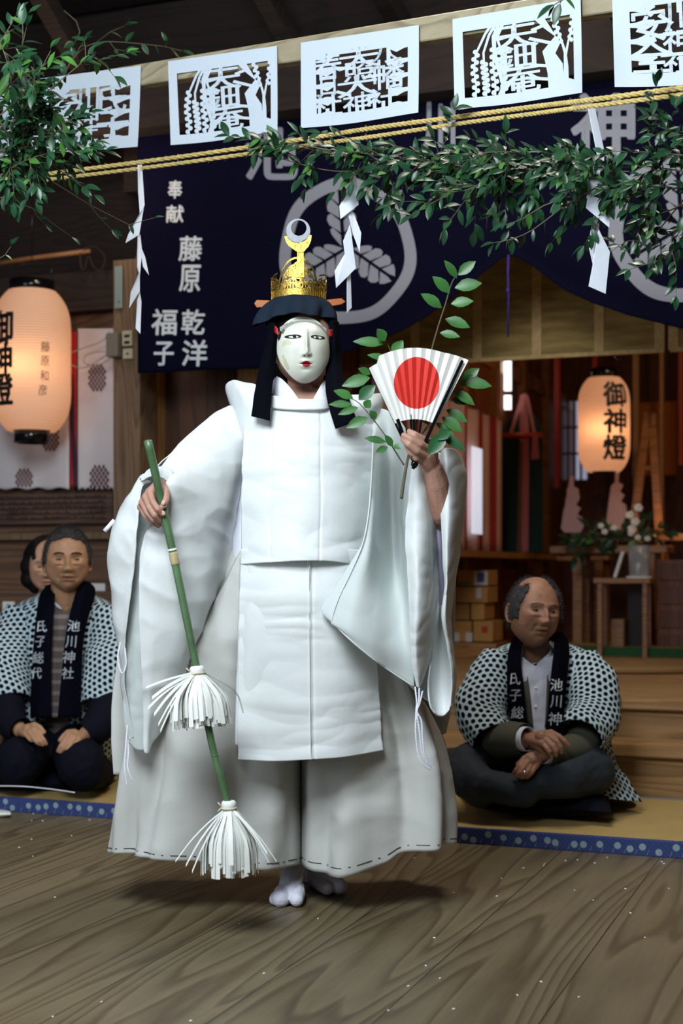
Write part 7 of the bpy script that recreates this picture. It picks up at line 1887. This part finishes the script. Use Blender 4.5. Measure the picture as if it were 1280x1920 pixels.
hand(bm, PP(158, 1379, 5.30), [[PP(128, 1378, 5.235), PP(120, 1390, 5.205), PP(114, 1399, 5.20), PP(109, 1408, 5.205)],
    [PP(134, 1382, 5.225), PP(126, 1394, 5.20), PP(120, 1402, 5.195), PP(114, 1410, 5.20)],
    [PP(140, 1385, 5.225), PP(133, 1396, 5.20), PP(127, 1404, 5.195), PP(121, 1410, 5.20)],
    [PP(147, 1387, 5.23), PP(141, 1396, 5.21), PP(136, 1402, 5.205), PP(131, 1407, 5.21)]],
    [PP(140, 1374, 5.27), PP(128, 1374, 5.25), PP(120, 1380, 5.24), PP(113, 1388, 5.235)], [(PP(142, 1380, 5.26), .022)], .027, .0098)
limb(bm, [PP(75, 1420, 5.7), PP(40, 1430, 5.35), PP(60, 1440, 5.7)], [.08, .055, .045]); limb(bm, [PP(130, 1420, 5.7), PP(155, 1435, 5.3), PP(140, 1440, 5.7)], [.08, .055, .045])
body = remeshed('body', bm, .0026, skL, man, 2)
tint(body, head_pigment(Mh.inverted(), 1, True))
eyes(Mh, man, skL, .0032, .004, plain('dark_brow', srgb(44, 36, 32), .8), .0036)
def keepL(v):
    hz = .074-.35*max(0, abs(v.x)-.02)+.010*fnoise((v.x*60, v.y*60, 0)) if v.y < -.04 else .02-.9*(v.y+.04) if v.y < .03 else -.05
    if abs(v.x) > .058 and v.y > -.05: hz = min(hz, -.012)
    return 1 if v.z > hz else 0
hair_shell(Mh, man, M_['hairg'], keepL, .0065, .0018, 8)
bm = bmesh.new()
limb(bm, [PP(95, 1415, 5.74), PP(60, 1405, 5.5), PP(36, 1425, 5.28)], [.15, .10, .088])
limb(bm, [PP(36, 1432, 5.28), PP(30, 1450, 5.5), PP(60, 1442, 5.8)], [.085, .065, .05])
limb(bm, [PP(115, 1415, 5.74), PP(145, 1405, 5.5), PP(152, 1432, 5.24)], [.15, .10, .094])
limb(bm, [PP(158, 1445, 5.24), PP(185, 1450, 5.5), PP(150, 1442, 5.8)], [.080, .065, .05])
limb(bm, [PP(20, 1432, 5.36), PP(-40, 1445, 5.5)], [.08, .075])
tr = remeshed('trousers', bm, .006, M_['navycoat'], man, 8, .7)
rumple(tr)
bL = YL
def stripe_m():
    m, nt, b = mat_new('striped_shirt'); L = nt.links; tc = nd(nt, 'ShaderNodeTexCoord'); s = nd(nt, 'ShaderNodeSeparateXYZ'); L.new(tc.outputs['Object'], s.inputs[0])
    mu = nd(nt, 'ShaderNodeMath', operation='MULTIPLY'); L.new(s.outputs[2], mu.inputs[0]); mu.inputs[1].default_value = 150
    sn = nd(nt, 'ShaderNodeMath', operation='SINE'); L.new(mu.outputs[0], sn.inputs[0])
    cr = nd(nt, 'ShaderNodeValToRGB'); cr.color_ramp.elements[0].position = .35; cr.color_ramp.elements[1].position = .6; cr.color_ramp.elements[0].color = srgb(84, 76, 74); cr.color_ramp.elements[1].color = srgb(122, 110, 104)
    L.new(sn.outputs[0], cr.inputs[0]); L.new(cr.outputs[0], b.inputs['Base Color']); b.inputs['Roughness'].default_value = .9; return m
sheet('striped_shirt', [[(96, 1122, -.02), (106, 1138, -.035), (124, 1146, -.045), (140, 1132, -.03)], [(90, 1170, -.06), (106, 1170, -.08), (122, 1170, -.08), (140, 1170, -.06)], [(84, 1240, -.075), (102, 1240, -.092), (118, 1240, -.092), (132, 1240, -.075)], [(84, 1345, -.10), (98, 1345, -.11), (112, 1345, -.11), (126, 1345, -.10)]], stripe_m(), man, 30, 60, .003, .003, base=bL)
person_loft('inner_shirt', [(1128, 100, 148, .05, .055), (1142, 86, 160, .06, .075), (1180, 70, 170, .07, .10), (1260, 70, 165, .07, .11), (1345, 75, 160, .08, .12), (1390, 75, 160, .1, .12)], bpy.data.materials['striped_shirt'], man, bL, 60, 50, .003)
sheet('shirt_collar', [[(103, 1118, -.02), (106, 1128, -.03), (112, 1136, -.035)], [(100, 1130, -.035), (107, 1138, -.045), (116, 1143, -.05)]], bpy.data.materials['white_shirt'], man, 10, 6, .003, 0, base=bL)
person_loft('happi_coat', [(1108, 86, 160, .10, .06), (1120, 62, 186, .10, .09), (1136, 34, 208, .10, .115), (1175, 20, 222, .10, .13), (1240, 18, 226, .10, .14), (1300, 22, 222, .11, .145), (1345, 26, 220, .12, .15), (1420, 30, 218, .16, .16)], happi_m, man, bL, 110, 80, .006)
tubecloth('happi_sleeve', [PP(50, 1150, 5.62), PP(22, 1210, 5.58), PP(8, 1265, 5.52), PP(14, 1318, 5.46)], [.085, .10, .105, .095], happi_m, man, 50, 50, (1, .9), wr=.008)
tubecloth('happi_sleeve', [PP(190, 1150, 5.62), PP(206, 1210, 5.58), PP(204, 1265, 5.52), PP(196, 1324, 5.46)], [.085, .10, .105, .09], happi_m, man, 50, 50, (1, .9), wr=.008, seed=4)
tubecloth('dark_sleeve', [PP(14, 1290, 5.5), PP(14, 1330, 5.42), PP(24, 1358, 5.35), PP(40, 1368, 5.31)], [.062, .066, .056, .046], M_['navycoat'], man, 36, 30, wr=.004)
tubecloth('dark_sleeve', [PP(200, 1290, 5.5), PP(200, 1335, 5.42), PP(182, 1362, 5.35), PP(157, 1378, 5.31)], [.062, .072, .066, .046], M_['navycoat'], man, 36, 30, wr=.004)
colL = [[(88, 1098, .05), (96, 1098, .02), (104, 1106, .0)], [(74, 1120, -.02), (88, 1122, -.04), (102, 1126, -.045)], [(66, 1180, -.06), (82, 1182, -.095), (98, 1184, -.10)], [(60, 1260, -.07), (76, 1260, -.11), (96, 1260, -.115)], [(57, 1345, -.09), (74, 1345, -.125), (96, 1345, -.13)]]
colR = [[(148, 1098, .0), (156, 1090, .02), (168, 1092, .06)], [(140, 1120, -.03), (156, 1112, -.03), (178, 1112, .03)], [(125, 1180, -.09), (142, 1178, -.095), (160, 1178, -.055)], [(116, 1260, -.11), (132, 1260, -.115), (152, 1260, -.08)], [(108, 1345, -.13), (128, 1345, -.13), (152, 1345, -.10)]]
sheet('happi_collar', colL, colm, man, 24, 60, .005, .001, base=bL-.022); sheet('happi_collar', colR, colm, man, 24, 60, .005, .001, base=bL-.022)
sheet('happi_collar', [[(86, 1100, .06), (105, 1094, .13), (150, 1090, .13), (168, 1094, .08)], [(82, 1114, .08), (105, 1106, .16), (150, 1104, .16), (176, 1108, .10)]], colm, man, 24, 8, .01, 0, base=bL)
for it in [('氏', 79, 1174, 20, 22), ('子', 76, 1203, 20, 22), ('総', 72, 1233, 22, 22), ('代', 68, 1262, 20, 22)]: lettering('lettering', [it], colfn(colL, bL-.024), M_['text'], man, .014, slant=.1)
for it in [('池', 138, 1173, 23, 22), ('川', 133, 1203, 20, 22), ('神', 129, 1232, 23, 22), ('社', 127, 1262, 22, 22)]: lettering('lettering', [it], colfn(colR, bL-.024), M_['text'], man, .014, slant=.1)
tubeo('cushion_piping', [Vector(v) for v in crom([tuple(onz(x, y, .105)) for x, y in ((-60, 1474), (30, 1474), (90, 1479), (140, 1486))], 40)], .0022, M_['kosode'])
tag(bpy.data.objects['cushion_piping'], 'pale line of piping along the front of the left floor cushion', 'piping')

# ---- woman half hidden behind him
wom = thing('person', 'dark-haired woman half hidden behind the kneeling man at the left', 'person', (P(88, 1300, 6.0).x, 6.0, 0))
Mh = headM(PP(92, 1064, 5.93), radians(6), 0, 0, .97)
skW = skin_m('woman_skin', srgb(190, 148, 122))
bm = bmesh.new(); add_vf(bm, _hv, _hf, Mh)
limb(bm, [PP(92, 1095, 5.97), PP(90, 1130, 6.0), PP(90, 1160, 6.02)], [.048, .048, .06]); limb(bm, [PP(30, 1170, 6.05), PP(90, 1160, 6.05), PP(150, 1170, 6.05)], [.055, .08, .055])
limb(bm, [PP(90, 1170, 6.05), PP(90, 1300, 6.08), PP(90, 1395, 6.1)], [.10, .11, .12]); limb(bm, [PP(30, 1170, 6.05), PP(20, 1280, 6.0), PP(60, 1340, 5.9)], [.045, .04, .03]); limb(bm, [PP(150, 1170, 6.05), PP(160, 1280, 6.0), PP(120, 1340, 5.9)], [.045, .04, .03])
body = remeshed('body', bm, .003, skW, wom, 2); tint(body, head_pigment(Mh.inverted(), .97, False))
eyes(Mh, wom, skW, .0030, 0, plain('thin_brow', srgb(66, 50, 44), .8), .0016)
bm = bmesh.new()
for (x, y, d, r) in ((92, 1050, 6.0, .112), (62, 1062, 5.96, .055), (58, 1085, 5.96, .045), (66, 1100, 5.96, .030), (122, 1060, 5.96, .05), (126, 1085, 5.96, .045), (92, 1080, 6.05, .09)): ball(bm, PP(x, y, d), r, 3, (1, .85, 1))
# fringe
for x in (66, 76, 88, 100): limb(bm, [PP(x+4, 1022, 5.93), PP(x-2, 1046, 5.865)], [.03, .012])
hr = remeshed('hair', bm, .005, M_['hairb'], wom, 3)
person_loft('dark_top', [(1126, 70, 112, .04, .06), (1150, 30, 155, .05, .09), (1200, 15, 165, .05, .12), (1320, 10, 170, .06, .15), (1452, 0, 180, .05, .2)], M_['navycoat'], wom, 6.0, 60, 40, .004)
# ---- sleeve edge of another seated visitor cut by the left frame edge
vis = thing('person', 'seated visitor in dark clothes with a pale cuff, cut by the left frame edge', 'person', (P(-90, 1450, 5.8).x, 5.8, 0))
bm = bmesh.new(); add_vf(bm, _hv, _hf, headM(PP(-90, 1090, 5.8)))
limb(bm, [PP(-90, 1110, 5.83), PP(-90, 1170, 5.86), PP(-90, 1370, 5.9)], [.05, .12, .15]); limb(bm, [PP(-40, 1190, 5.85), PP(-10, 1300, 5.75), PP(-6, 1385, 5.62)], [.06, .05, .035]); limb(bm, [PP(-140, 1190, 5.85), PP(-160, 1300, 5.75), PP(-120, 1400, 5.6)], [.06, .05, .035])
body = remeshed('body', bm, .005, skW, vis, 2); tint(body, lambda c: 1.0)
person_loft('dark_coat', [(1140, -125, -55, .05, .08), (1170, -165, -14, .05, .12), (1300, -175, 4, .05, .16), (1440, -180, 5, .05, .2)], M_['navycoat'], vis, 5.85, 50, 30, .004)
tubecloth('pale_sleeve', [PP(-30, 1300, 5.72), PP(-12, 1345, 5.66), PP(-4, 1385, 5.62)], [.05, .05, .042], plain('pale_grey_knit', srgb(150, 156, 160), .9, bump=.6, bs=80), vis, 30, 20)
